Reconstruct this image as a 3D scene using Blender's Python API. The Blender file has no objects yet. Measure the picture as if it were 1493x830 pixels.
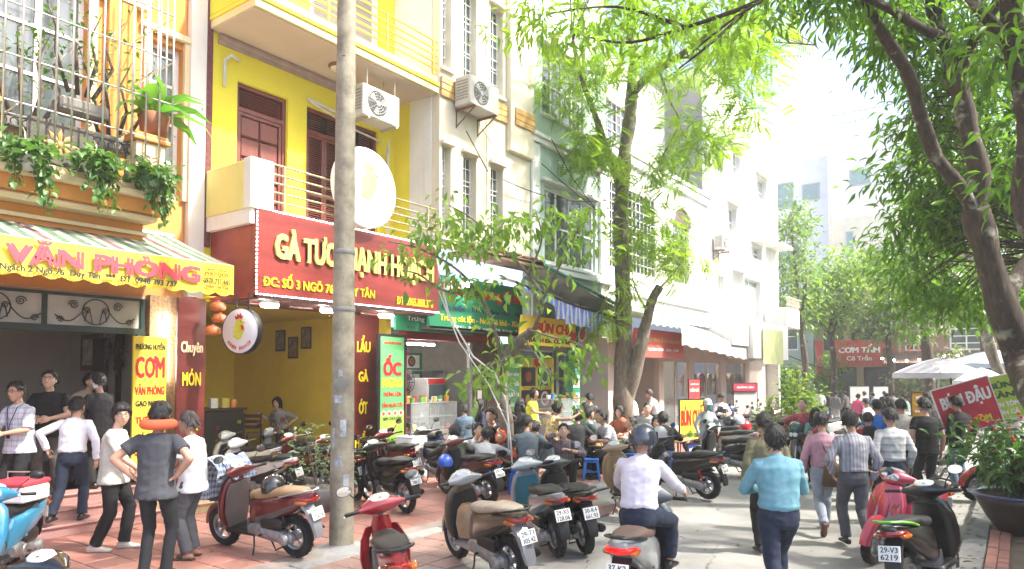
import bpy, bmesh, math, random
import numpy as np
from mathutils import Vector, Matrix, noise
PI = math.pi
SC = bpy.context.scene
COL = SC.collection
rnd = random.Random(7)
V = Vector
# ---------------------------------------------------------------- camera
F, HZ, VPX, EYE, PT, CX = 1020., 545., 1488., 2.1, 40., 746.5
YAW = math.atan((VPX - CX) / F); TH = math.atan(PT / F); CY = HZ - PT
cam = bpy.data.cameras.new('camera'); camo = bpy.data.objects.new('camera', cam); COL.objects.link(camo)
cam.sensor_width = 36; cam.lens = 36 * F / 1493; cam.shift_y = 90 / 1493
cam.clip_start = .05; cam.clip_end = 3000
camo.location = (0, 0, EYE); camo.rotation_euler = (PI/2 + TH, 0, YAW)
SC.camera = camo
FW = V((-math.sin(YAW)*math.cos(TH), math.cos(YAW)*math.cos(TH), math.sin(TH)))
RT = V((math.cos(YAW), math.sin(YAW), 0)); UP = RT.cross(FW)
def ray(px, py): return FW + RT*((px-CX)/F) + UP*((CY-py)/F)
def G(px, py, z=0.):                     # ground (or height z) point seen at a photograph pixel
    d = ray(px, py); t = (z-EYE)/d.z; return V((d.x*t, d.y*t, z))
def FX(px, py, x):                       # point on the plane x = const (a house front)
    d = ray(px, py); t = x/d.x; return V((x, d.y*t, EYE+d.z*t))
def FY(px, py, y):
    d = ray(px, py); t = y/d.y; return V((d.x*t, y, EYE+d.z*t))
def AT(px, dist, z=0.):                  # point at a depth along the view axis
    d = FW + RT*((px-CX)/F); return V((d.x*dist, d.y*dist, z))
# ---------------------------------------------------------------- light
SUNV = V((.88, .38, 1.12)).normalized()
w = bpy.data.worlds.new('World'); SC.world = w; w.use_nodes = True
nt = w.node_tree; bg = nt.nodes['Background']
sky = nt.nodes.new('ShaderNodeTexSky'); sky.sky_type = 'NISHITA'; sky.sun_disc = False
sky.sun_elevation = math.asin(SUNV.z); sky.sun_rotation = math.atan2(SUNV.x, SUNV.y)
sky.air_density = .55; sky.dust_density = 3.0; sky.ozone_density = .8; sky.altitude = 0
nt.links.new(sky.outputs[0], bg.inputs[0]); bg.inputs[1].default_value = .15
sun = bpy.data.lights.new('sun', 'SUN'); sun.energy = 3.1; sun.angle = math.radians(2.2); sun.color = (1, .95, .86)
suno = bpy.data.objects.new('sun', sun); COL.objects.link(suno); suno.location = (10, 5, 30)
suno.rotation_euler = SUNV.to_track_quat('Z', 'Y').to_euler()
SC.view_settings.view_transform = 'Standard'; SC.view_settings.look = 'None'
SC.view_settings.exposure = 2.2; SC.view_settings.gamma = 1
SC.cycles.max_bounces = 8; SC.cycles.transparent_max_bounces = 12; SC.cycles.volume_bounces = 1
SC.cycles.use_denoising = True
# ---------------------------------------------------------------- materials
MC = {}
def srgb(h):
    h = h.lstrip('#'); c = [int(h[i:i+2], 16)/255 for i in (0, 2, 4)]
    return tuple(x/12.92 if x <= .04045 else ((x+.055)/1.055)**2.4 for x in c)
def col(c): return srgb(c) if isinstance(c, str) else tuple(c)
def newmat(name):
    m = bpy.data.materials.new(name); m.use_nodes = True
    n = m.node_tree.nodes; return m, n, m.node_tree.links, n['Principled BSDF']
def mix(n, l, fac, a, b, blend='MIX'):
    x = n.new('ShaderNodeMix'); x.data_type = 'RGBA'; x.blend_type = blend
    for s, v in ((x.inputs[0], fac), (x.inputs[6], a), (x.inputs[7], b)):
        if hasattr(v, 'links') or hasattr(v, 'is_linked'): l.new(v, s)
        elif isinstance(v, (int, float)): s.default_value = v
        else: s.default_value = (*v[:3], 1)
    return x.outputs[2]
def ramp(n, l, src, a, b):
    r = n.new('ShaderNodeMapRange'); r.inputs[1].default_value = a; r.inputs[2].default_value = b
    l.new(src, r.inputs[0]); return r.outputs[0]
def tex(n, l, scale, detail=4, kind='Object', stretch=None, rough=.6):
    tc = n.new('ShaderNodeTexCoord'); src = tc.outputs[kind]
    if stretch:
        mp = n.new('ShaderNodeMapping'); mp.inputs['Scale'].default_value = stretch; l.new(src, mp.inputs[0]); src = mp.outputs[0]
    t = n.new('ShaderNodeTexNoise'); t.inputs['Scale'].default_value = scale; t.inputs['Detail'].default_value = detail
    t.inputs['Roughness'].default_value = rough; l.new(src, t.inputs['Vector']); return t.outputs['Fac']
def M(name, c, rough=.6, var=.18, vs=5, bump=.1, bs=60, metal=0, coat=0, c2=None, emit=0, spec=.5, stretch=None, dirt=0, dc=(.06, .05, .04)):
    if name in MC: return MC[name]
    c = col(c); m, n, l, b = newmat(name); MC[name] = m
    b.inputs['Roughness'].default_value = rough; b.inputs['Metallic'].default_value = metal
    b.inputs['Coat Weight'].default_value = coat; b.inputs['Coat Roughness'].default_value = .08
    b.inputs['Specular IOR Level'].default_value = spec
    lo = tuple(x*(1-var) for x in c); hi = tuple(min(1, x*(1+var*.6)) for x in (col(c2) if c2 else c))
    o = mix(n, l, ramp(n, l, tex(n, l, vs, 5, stretch=stretch), .3, .7), lo, hi)
    if dirt:
        o = mix(n, l, ramp(n, l, tex(n, l, vs*.37, 8, stretch=(1, 1, .35), rough=.7), .53, .53+.28/dirt), o, dc)
    if dirt and vs == 1.3:                                # rain streaks on painted walls
        o = mix(n, l, ramp(n, l, tex(n, l, 1.6, 7, stretch=(4, 4, .14), rough=.75), .60, .60+.3/dirt), o, tuple(x*.75 for x in dc))
    l.new(o, b.inputs['Base Color'])
    if emit: l.new(o, b.inputs['Emission Color']); b.inputs['Emission Strength'].default_value = emit
    if bump:
        bp = n.new('ShaderNodeBump'); bp.inputs['Strength'].default_value = bump; bp.inputs['Distance'].default_value = .02
        l.new(tex(n, l, bs, 4, stretch=stretch), bp.inputs['Height']); l.new(bp.outputs[0], b.inputs['Normal'])
    return m
def stripes(name, cols, period, axis=0, rough=.75, bump=.15, plaid=None, fine=0):
    """fabric with woven stripes along one local axis (plaid adds a second set across it)"""
    if name in MC: return MC[name]
    m, n, l, b = newmat(name); MC[name] = m; b.inputs['Roughness'].default_value = rough
    tc = n.new('ShaderNodeTexCoord'); sx = n.new('ShaderNodeSeparateXYZ'); l.new(tc.outputs['Object'], sx.inputs[0])
    def band(ax, cc):
        mt = n.new('ShaderNodeMath'); mt.operation = 'DIVIDE'; l.new(sx.outputs[ax], mt.inputs[0]); mt.inputs[1].default_value = period
        fr = n.new('ShaderNodeMath'); fr.operation = 'FRACT'; l.new(mt.outputs[0], fr.inputs[0])
        cr = n.new('ShaderNodeValToRGB'); cr.color_ramp.interpolation = 'CONSTANT'
        e = cr.color_ramp.elements
        for i, c in enumerate(cc):
            if i >= 2: e.new(i/len(cc))
            e[i].position = i/len(cc)
        for i, c in enumerate(cc): e[i].color = (*col(c), 1)
        l.new(fr.outputs[0], cr.inputs[0]); return cr.outputs[0]
    o = band(axis, cols)
    if plaid: o = mix(n, l, .5, o, band(2 if axis != 2 else 0, plaid))
    v = ramp(n, l, tex(n, l, 9, 4), .3, .7)
    o = mix(n, l, v, o, (.86, .86, .86), 'MULTIPLY') if False else mix(n, l, .12, o, mix(n, l, v, (.1, .1, .1), (.8, .8, .8)))
    l.new(o, b.inputs['Base Color'])
    bp = n.new('ShaderNodeBump'); bp.inputs['Strength'].default_value = bump; bp.inputs['Distance'].default_value = .02
    l.new(tex(n, l, 14, 4), bp.inputs['Height']); l.new(bp.outputs[0], b.inputs['Normal'])
    return m
def glass(name, c=(.05, .06, .07), rough=.06, alpha=.25):
    if name in MC: return MC[name]
    m, n, l, b = newmat(name); MC[name] = m
    b.inputs['Base Color'].default_value = (*c, 1); b.inputs['Roughness'].default_value = rough
    b.inputs['Specular IOR Level'].default_value = .9; b.inputs['Alpha'].default_value = alpha
    return m
def leafmat(name, c, c2, trans=.45, rough=.45):
    if name in MC: return MC[name]
    m, n, l, b = newmat(name); MC[name] = m
    gi = n.new('ShaderNodeNewGeometry')
    o = mix(n, l, gi.outputs['Random Per Island'], col(c), col(c2))
    o = mix(n, l, ramp(n, l, tex(n, l, .8, 3), .35, .65), o, mix(n, l, .5, o, col(c2)))
    l.new(o, b.inputs['Base Color']); b.inputs['Roughness'].default_value = rough
    tr = n.new('ShaderNodeBsdfTranslucent'); l.new(mix(n, l, 1, o, (1.6, 1.7, .6), 'MULTIPLY'), tr.inputs[0])
    ms = n.new('ShaderNodeMixShader'); ms.inputs[0].default_value = trans
    l.new(b.outputs[0], ms.inputs[1]); l.new(tr.outputs[0], ms.inputs[2])
    l.new(ms.outputs[0], n['Material Output'].inputs[0]); return m
def bark(name, c, c2):
    if name in MC: return MC[name]
    m, n, l, b = newmat(name); MC[name] = m; b.inputs['Roughness'].default_value = .9
    f = tex(n, l, 7, 8, stretch=(2.2, 2.2, .6), rough=.7)
    o = mix(n, l, ramp(n, l, f, .35, .68), col(c), col(c2))
    o = mix(n, l, ramp(n, l, tex(n, l, 3, 4), .58, .7), o, (.34, .34, .27))
    l.new(o, b.inputs['Base Color'])
    bp = n.new('ShaderNodeBump'); bp.inputs['Strength'].default_value = .7; bp.inputs['Distance'].default_value = .03
    l.new(f, bp.inputs['Height']); l.new(bp.outputs[0], b.inputs['Normal']); return m
# ---------------------------------------------------------------- mesh builder
class MB:
    def __init__(s): s.v = []; s.f = []; s.m = []; s.mi = 0
    def mat(s, i): s.mi = i; return s
    def add(s, vs, fs, M=None):
        o = len(s.v)
        s.v += [tuple(M @ V(p)) if M else tuple(p) for p in vs]
        s.f += [tuple(i+o for i in f) for f in fs]; s.m += [s.mi]*len(fs); return s
    def box(s, x0, x1, y0, y1, z0, z1, b=0, M=None):
        if x0 > x1: x0, x1 = x1, x0
        if y0 > y1: y0, y1 = y1, y0
        if z0 > z1: z0, z1 = z1, z0
        if not b:
            vs = [(x, y, z) for x in (x0, x1) for y in (y0, y1) for z in (z0, z1)]
            return s.add(vs, [(0, 1, 3, 2), (4, 6, 7, 5), (0, 4, 5, 1), (2, 3, 7, 6), (0, 2, 6, 4), (1, 5, 7, 3)], M)
        b = min(b, (x1-x0)*.45, (y1-y0)*.45, (z1-z0)*.45)
        vs = []; idx = {}
        for i, x in enumerate((x0, x1)):
            for j, y in enumerate((y0, y1)):
                for k, z in enumerate((z0, z1)):
                    sx, sy, sz = (b, -b)[i], (b, -b)[j], (b, -b)[k]
                    for a, p in enumerate(((x, y+sy, z+sz), (x+sx, y, z+sz), (x+sx, y+sy, z))):
                        idx[i, j, k, a] = len(vs); vs.append(p)
        fs = []
        for i in (0, 1):
            q = [idx[i, 0, 0, 0], idx[i, 1, 0, 0], idx[i, 1, 1, 0], idx[i, 0, 1, 0]]; fs.append(q if i else q[::-1])
            q = [idx[0, i, 0, 1], idx[0, i, 1, 1], idx[1, i, 1, 1], idx[1, i, 0, 1]]; fs.append(q if i else q[::-1])
            q = [idx[0, 0, i, 2], idx[1, 0, i, 2], idx[1, 1, i, 2], idx[0, 1, i, 2]]; fs.append(q if i else q[::-1])
        for i in (0, 1):
            for j in (0, 1):
                fs.append((idx[0, i, j, 1], idx[1, i, j, 1], idx[1, i, j, 2], idx[0, i, j, 2]))
                fs.append((idx[i, 0, j, 0], idx[i, 1, j, 0], idx[i, 1, j, 2], idx[i, 0, j, 2]))
                fs.append((idx[i, j, 0, 0], idx[i, j, 1, 0], idx[i, j, 1, 1], idx[i, j, 0, 1]))
        for i in (0, 1):
            for j in (0, 1):
                for k in (0, 1): fs.append((idx[i, j, k, 0], idx[i, j, k, 1], idx[i, j, k, 2]))
        return s.add(vs, fs, M)
    def rings(s, rs, cap=True, M=None, close=False):
        n = len(rs[0]); vs = [p for r in rs for p in r]; fs = []
        for i in range(len(rs)-(0 if close else 1)):
            a, b = i*n, ((i+1) % len(rs))*n
            for j in range(n): k = (j+1) % n; fs.append((a+j, a+k, b+k, b+j))
        if cap and not close: fs += [tuple(range(n))[::-1], tuple((len(rs)-1)*n+j for j in range(n))]
        return s.add(vs, fs, M)
    def tube(s, pts, r, n=8, M=None, flat=1, cap=True, up=None):
        pts = [V(p) for p in pts]
        if not hasattr(r, '__len__'): r = [r]*len(pts)
        rs = []; prev = None
        for i, p in enumerate(pts):
            t = (pts[min(i+1, len(pts)-1)] - pts[max(i-1, 0)])
            t = t.normalized() if t.length > 1e-9 else V((0, 0, 1))
            if prev is None:
                u = V(up) if up else (V((0, 0, 1)) if abs(t.z) < .9 else V((0, 1, 0)))
            else: u = prev
            u = (u - t*u.dot(t)).normalized(); prev = u; q = t.cross(u)
            rs.append([tuple(p + (q*math.cos(a)*r[i] + u*math.sin(a)*r[i]*flat)) for a in (2*PI*k/n for k in range(n))])
        return s.rings(rs, cap, M)
    def lathe(s, prof, n=16, M=None, cap=False):
        rs = [[(r*math.cos(2*PI*k/n), r*math.sin(2*PI*k/n), z) for k in range(n)] for r, z in prof]
        return s.rings(rs, cap, M)
    def torus(s, R, r, n=20, k=8, M=None, flat=1):
        rs = [[((R+r*math.cos(b))*math.cos(a), (R+r*math.cos(b))*math.sin(a), r*flat*math.sin(b)) for b in (2*PI*j/k for j in range(k))] for a in (2*PI*i/n for i in range(n))]
        return s.rings(rs, False, M, True)
    def ball(s, c, rx, ry=None, rz=None, n=12, k=8, M=None):
        ry = ry or rx; rz = rz or rx
        rs = []
        for i in range(1, k):
            a = PI*i/k
            rs.append([(c[0]+rx*math.sin(a)*math.cos(2*PI*j/n), c[1]+ry*math.sin(a)*math.sin(2*PI*j/n), c[2]-rz*math.cos(a)) for j in range(n)])
        return s.rings(rs, True, M)
    def prism(s, poly, h0, h1, M=None):           # polygon in xy, extruded in z
        n = len(poly); vs = [(x, y, h0) for x, y in poly]+[(x, y, h1) for x, y in poly]
        fs = [tuple(range(n))[::-1], tuple(range(n, 2*n))]+[(i, (i+1) % n, (i+1) % n+n, i+n) for i in range(n)]
        return s.add(vs, fs, M)
    def sheet(s, rows, M=None):                    # grid of points, open sheet
        n = len(rows[0]); vs = [p for r in rows for p in r]
        return s.add(vs, [(i*n+j, i*n+j+1, (i+1)*n+j+1, (i+1)*n+j) for i in range(len(rows)-1) for j in range(n-1)], M)
    def mesh(s, name, mats, smooth=False):
        me = bpy.data.meshes.new(name); me.from_pydata(s.v, [], s.f)
        for m in (mats if isinstance(mats, (list, tuple)) else [mats]): me.materials.append(m)
        if len(me.materials) > 1: me.polygons.foreach_set('material_index', s.m)
        bm = bmesh.new(); bm.from_mesh(me); bmesh.ops.recalc_face_normals(bm, faces=bm.faces); bm.to_mesh(me); bm.free()
        if smooth:
            me.polygons.foreach_set('use_smooth', [True]*len(me.polygons))
            if smooth is not True: me.set_sharp_from_angle(angle=math.radians(smooth))
        return me
    def build(s, name, mats, parent=None, smooth=False, loc=None, rot=None, **kw):
        o = bpy.data.objects.new(name, s.mesh(name, mats, smooth)); COL.objects.link(o)
        if parent: o.parent = parent
        if loc: o.location = loc
        if rot: o.rotation_euler = rot
        return tag(o, **kw)
def tag(o, label=None, cat=None, group=None, kind=None):
    if label: o['label'] = label
    if cat: o['category'] = cat
    if group: o['group'] = group
    if kind: o['kind'] = kind
    return o
def thing(name, label, cat, loc=(0, 0, 0), rz=0, group=None):
    o = bpy.data.objects.new(name, None); COL.objects.link(o); o.empty_display_size = .1
    o.location = loc; o.rotation_euler = (0, 0, rz); return tag(o, label, cat, group)
def inst(name, me, parent=None, loc=None, rot=None, scale=None, mat=None, **kw):
    o = bpy.data.objects.new(name, me); COL.objects.link(o)
    if parent: o.parent = parent
    if loc is not None: o.location = loc
    if rot is not None: o.rotation_euler = rot
    if scale is not None: o.scale = scale if hasattr(scale, '__len__') else (scale,)*3
    if mat: o.material_slots[0].link = 'OBJECT'; o.material_slots[0].material = mat
    return tag(o, **kw)
def part(name, mats, parent, fn, smooth=False, **kw):
    b = MB(); fn(b); return b.build(name, mats, parent, smooth, **kw)
def RX(a): return Matrix.Rotation(a, 4, 'X')
def RY(a): return Matrix.Rotation(a, 4, 'Y')
def RZ(a): return Matrix.Rotation(a, 4, 'Z')
def T(*p): return Matrix.Translation(V(p[0] if len(p) == 1 else p))
def lerp(a, b, t): return a+(b-a)*t
def superell(n, rx, ry, e=2.6):
    out = []
    for k in range(n):
        a = 2*PI*k/n; c, s_ = math.cos(a), math.sin(a)
        out.append((rx*math.copysign(abs(c)**(2/e), c), ry*math.copysign(abs(s_)**(2/e), s_)))
    return out
# ---------------------------------------------------------------- lettering
TXT = []
def text(s, parent, Mx, w, h, mat, depth=.006, bold=.02, name='lettering', letters=False, shear=0):
    """flat lettering fitted to a box w x h centred on Mx (x along the writing, y up, z out of the sign)"""
    base = ''.join(VN.get(c, c) for c in s)
    def curve(q):
        cu = bpy.data.curves.new('lettering', 'FONT'); cu.body = q; cu.extrude = .01; cu.shear = shear; cu.resolution_u = 2
        o = bpy.data.objects.new(name, cu); COL.objects.link(o); return o
    marks = [(c, curve(base[:i+1]), curve(base[i])) for i, c in enumerate(s) if c in VN]
    TXT.append((curve(base), parent, Mx, w, h, mat, depth, bold, letters, marks))
VN = dict(zip('ƠỚỜỢơớờợĐđ', 'OÓÒỌoóòọDd'))     # horned letters and barred D: plain letter plus a drawn stroke
def finish_text():
    dg = bpy.context.evaluated_depsgraph_get()
    def take(o):
        me = bpy.data.meshes.new_from_object(o.evaluated_get(dg)); n = len(me.vertices); co = np.empty(n*3); me.vertices.foreach_get('co', co)
        fs = [tuple(p.vertices) for p in me.polygons]; cu = o.data; bpy.data.objects.remove(o); bpy.data.curves.remove(cu); bpy.data.meshes.remove(me)
        return co.reshape(-1, 3), fs
    for o, parent, Mx, w, h, mat, depth, bold, letters, marks in TXT:
        co, fs = take(o)
        for c, pre, one in marks:
            p, _ = take(pre); q, _ = take(one); x1 = p[:, 0].max(); x0 = x1-(q[:, 0].max()-q[:, 0].min()); low = c.islower(); k = .48 if c in 'ơớờợ' else .69
            if c in 'Đđ':
                poly = [(x0-.05, .31), (x0+.26, .31), (x0+.26, .40), (x0-.05, .40)] if c == 'Đ' else [(x1-.24, .53), (x1+.05, .53), (x1+.05, .60), (x1-.24, .60)]
            else: poly = [(x1-.12, k-.14), (x1-.02, k-.10), (x1+.0, k+.04), (x1+.08, k+.04), (x1+.075, k-.10), (x1+.02, k-.19), (x1-.06, k-.22)]
            b0 = len(co); m_ = len(poly)
            co = np.concatenate([co, np.array([(x, y, z) for z in (-.0101, .0102) for x, y in poly])])
            fs += [tuple(b0+i for i in range(m_))[::-1], tuple(b0+m_+i for i in range(m_))]+[(b0+i, b0+(i+1) % m_, b0+m_+(i+1) % m_, b0+m_+i) for i in range(m_)]
        n = len(co)
        shifts = [(0, 0)] if not bold else [(-bold, -bold*.5), (bold, bold*.5), (bold, -bold*.5), (-bold, bold*.5)]
        lo, hi = co.min(0), co.max(0); lo[:2] -= (bold, bold*.5); hi[:2] += (bold, bold*.5)
        c = (lo+hi)/2; sz = np.maximum(hi-lo, 1e-6); cos = []; f2 = []
        for k, (dx, dy) in enumerate(shifts):          # slightly shifted strokes make the letters bold
            q = (co+np.array([dx, dy, 0])-c)/sz*np.array([w, h, depth]); q[:, 2] += depth/2
            q[:, 2] *= 1+k*.05; cos.append(q); f2 += [tuple(i+k*n for i in f) for f in fs]
        allc = np.concatenate(cos)
        if not letters: groups = [(None, f2)]
        else:
            iv = sorted((min(allc[i][0] for i in f), max(allc[i][0] for i in f)) for f in f2); cl = []
            for a, b in iv:
                if cl and a <= cl[-1][1]-.012*h: cl[-1][1] = max(cl[-1][1], b)
                else: cl.append([a, b])
            groups = [(q, []) for q in cl]
            for f in f2:
                m_ = sum(allc[i][0] for i in f)/len(f)
                for q, g in groups:
                    if q[0]-1e-6 <= m_ <= q[1]+1e-6: g.append(f); break
        for q, g in groups:
            if not g: continue
            used = sorted({i for f in g for i in f}); mp = {i: j for j, i in enumerate(used)}
            me = bpy.data.meshes.new('letter'); me.from_pydata([tuple(allc[i]) for i in used], [], [tuple(mp[i] for i in f) for f in g])
            me.materials.append(mat)
            ob = bpy.data.objects.new('letter' if letters else 'lettering', me); COL.objects.link(ob); ob.parent = parent; ob.matrix_local = Mx
            if not letters: ob['kind'] = 'stuff'
def wallM(x, y, z, n=0, tilt=0):
    """matrix for lettering on a face looking +X"""
    return T(x, y, z) @ RZ(PI/2+n) @ RX(PI/2+tilt)
# ---------------------------------------------------------------- people
SKIN = [M('skin', (.44, .25, .165), .5, .1, 14, .05, 90), M('skin_pale', (.54, .33, .23), .5, .1, 14, .05, 90), M('skin_tan', (.34, .185, .115), .5, .1, 14, .05, 90)]
HAIR = M('black_hair', (.006, .005, .0045), .42, .3, 30, .5, 160, stretch=(1, 1, .25))
HAIRG = M('grey_hair', (.035, .03, .028), .5, .5, 40, .5, 160)
EYEW, EYEB, LIP = M('eye_white', (.6, .58, .55), .3, 0, bump=0), M('iris', (.012, .008, .006), .15, 0, bump=0), M('lips', (.33, .12, .10), .45, .1, bump=0)
def ik(a, t, l1, l2, hint):
    a, t, hint = V(a), V(t), V(hint); d = t-a; L = min(d.length, (l1+l2)*.999); L = max(L, abs(l1-l2)+.02); u = d.normalized()
    x = (l1*l1-l2*l2+L*L)/(2*L); h_ = math.sqrt(max(l1*l1-x*x, 0)); n_ = hint-u*hint.dot(u)
    n_ = n_.normalized() if n_.length > 1e-6 else V((0, 1, 0)); return a+u*x+n_*h_, a+u*L
def headpt(az, el, g=None):
    """point on a head surface; az 0 = face, el = elevation; z up, y forward"""
    ce, se = math.cos(el), math.sin(el)
    x, y, z = .074*ce*math.sin(az), .094*ce*math.cos(az), .115*se
    if z < 0:
        k = min(1, -z/.115); x *= 1-.30*k*k; y = y*(1-.10*k)+(.012*k if y > 0 else .03*k)
        z *= 1.0
    if y > 0:
        fx = lambda s: math.exp(-(x/s)**2)
        y += .022*fx(.011)*math.exp(-((z+.024)/.017)**2) + .010*fx(.009)*math.exp(-((z-.002)/.020)**2)
        y -= .011*(math.exp(-((abs(x)-.031)/.014)**2)*math.exp(-((z-.010)/.011)**2))
        y += .005*math.exp(-((z-.032)/.012)**2)*math.exp(-((abs(x)-.03)/.03)**2)
        y += .006*fx(.022)*math.exp(-((z+.062)/.010)**2) + .010*fx(.024)*math.exp(-((z+.100)/.018)**2)
    else: y *= 1.02
    return V((x, y, z))
def headgrid(fn, na=30, ne=22):
    rs = []
    for i in range(1, ne):
        el = -PI/2+PI*i/ne
        rs.append([tuple(fn(2*PI*j/na, el)) for j in range(na)])
    return rs
def make_hair(style, seed):
    r = random.Random(seed); off = r.uniform(0, 50)
    def hl(az):                                 # elevation of the hair line
        a = abs((az+PI) % (2*PI)-PI)
        pts = {'short': [(0, .60), (.5, .58), (.75, .42), (1.05, .14), (1.5, .16), (1.8, -.15), (2.2, -.34), (PI, -.40)],
               'bowl': [(0, .34), (.6, .32), (.9, .1), (1.3, -.05), (1.7, -.35), (2.2, -.6), (PI, -.66)],
               'long': [(0, .60), (.4, .55), (.8, .2), (1.1, -.2), (1.4, -.8), (2.0, -1.0), (PI, -1.1)],
               'crop': [(0, .72), (.5, .68), (.8, .5), (1.1, .2), (1.5, .2), (1.9, -.2), (PI, -.42)]}[style]
        for (a0, e0), (a1, e1) in zip(pts, pts[1:]):
            if a <= a1: return lerp(e0, e1, (a-a0)/(a1-a0))
        return pts[-1][1]
    t0 = {'short': .023, 'bowl': .026, 'long': .026, 'crop': .009}[style]
    def fn(az, el):
        p = headpt(az, el); n_ = V((p.x/.074, p.y/.094, p.z/.115)).normalized()
        k = (el-hl(az)+.05*noise.noise(V((az*7+off, 1, el*2))))/.16; k = max(0, min(1, k)); k = k*k*(3-2*k)
        tuft = noise.noise(V((math.sin(az)*6+off, math.cos(az)*6, el*2)))*.008+noise.noise(V((math.sin(az)*14+off, math.cos(az)*14, el*4)))*.006
        th = t0*(1+.35*max(0, math.sin(el)))+tuft*(.4 if style == 'crop' else 1)
        return p+n_*lerp(-.016, max(th, .004), k)
    return headgrid(fn, 48, 30)
def hand_geo(b, W, side, curl=.4, thumb=.5):
    """W: wrist matrix, +Y along the hand, palm to -Z; side +1 right hand"""
    sx = -side
    rs = []
    for y, w_, t_ in ((-.015, .026, .020), (.0, .028, .018), (.03, .038, .017), (.06, .043, .015), (.088, .041, .012)):
        rs.append([(px, y, pz) for px, pz in superell(8, w_, t_, 2.4)])
    b.rings(rs, True, W)
    for k, (x, L) in enumerate(((-.031, .066), (-.0105, .076), (.0105, .071), (.031, .056))):
        L *= 1.0; x *= -sx if False else (1 if sx < 0 else -1)
        p = V((x, .082, 0)); a = curl*.35*(1+.12*k); pts = [p.copy()]; 
        for q, f in enumerate((.44, .32, .24)):
            d = V((x*.9*(.25 if q == 0 else .05), math.cos(a), -math.sin(a))).normalized(); p = p+d*L*f; pts.append(p.copy()); a += curl*(1+.1*k)
        b.tube(pts, [.0095, .009, .0083, .0065], 6, W)
    b.tube([(sx*.026, .012, -.004), (sx*(.044+.012*thumb), .040, -.010), (sx*(.050+.014*thumb), .064, -.018-.012*curl), (sx*(.046+.008*thumb), .086, -.022-.02*curl)], [.014, .012, .0105, .007], 6, W)
PQ = []
def person(loc, rz, label, h=1.70, shirt=None, trouser=None, shoe=None, skin=0, hair='short', hairm=None, pose='stand', sleeve='long', tuck=True,
           arms=None, legs=None, head=(0, 0, 0), lean=0., hunch=.06, twist=0., hip=None, bulk=1., slim=1., fem=False, lod=1, acc=(), group=None, belt=True,
           skirt=False, sandal=False, name='person', hems=(.06, .06), hcurl=(.45, .45), collar=True, seed=None, hd=(None, None), roll=0.):
    PQ.append(dict(locals()))
STAND = dict(hip=(0, 0, .895), legs=(((-.10, -.01, .075), 0, (-.1, 1, 0)), ((.10, .02, .075), 0, (.1, 1, 0))))
POSES = {
 'stand': STAND,
 'walkl': dict(hip=(0, 0, .875), legs=(((-.075, .26, .085), 0, (0, 1, 0)), ((.075, -.36, .16), 0, (0, 1, -.2)))),
 'walkr': dict(hip=(0, 0, .875), legs=(((-.075, -.36, .16), 0, (0, 1, -.2)), ((.075, .26, .085), 0, (0, 1, 0)))),
 'sit': dict(hip=(0, 0, .44), legs=(((-.16, .36, .075), .2, (-.25, 1, 1)), ((.16, .36, .075), -.2, (.25, 1, 1)))),
 'ride': dict(hip=(0, 0, .83), legs=(((-.20, .34, .37), .1, (-.5, 1, .6)), ((.20, .34, .37), -.1, (.5, 1, .6)))),
}
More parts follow.
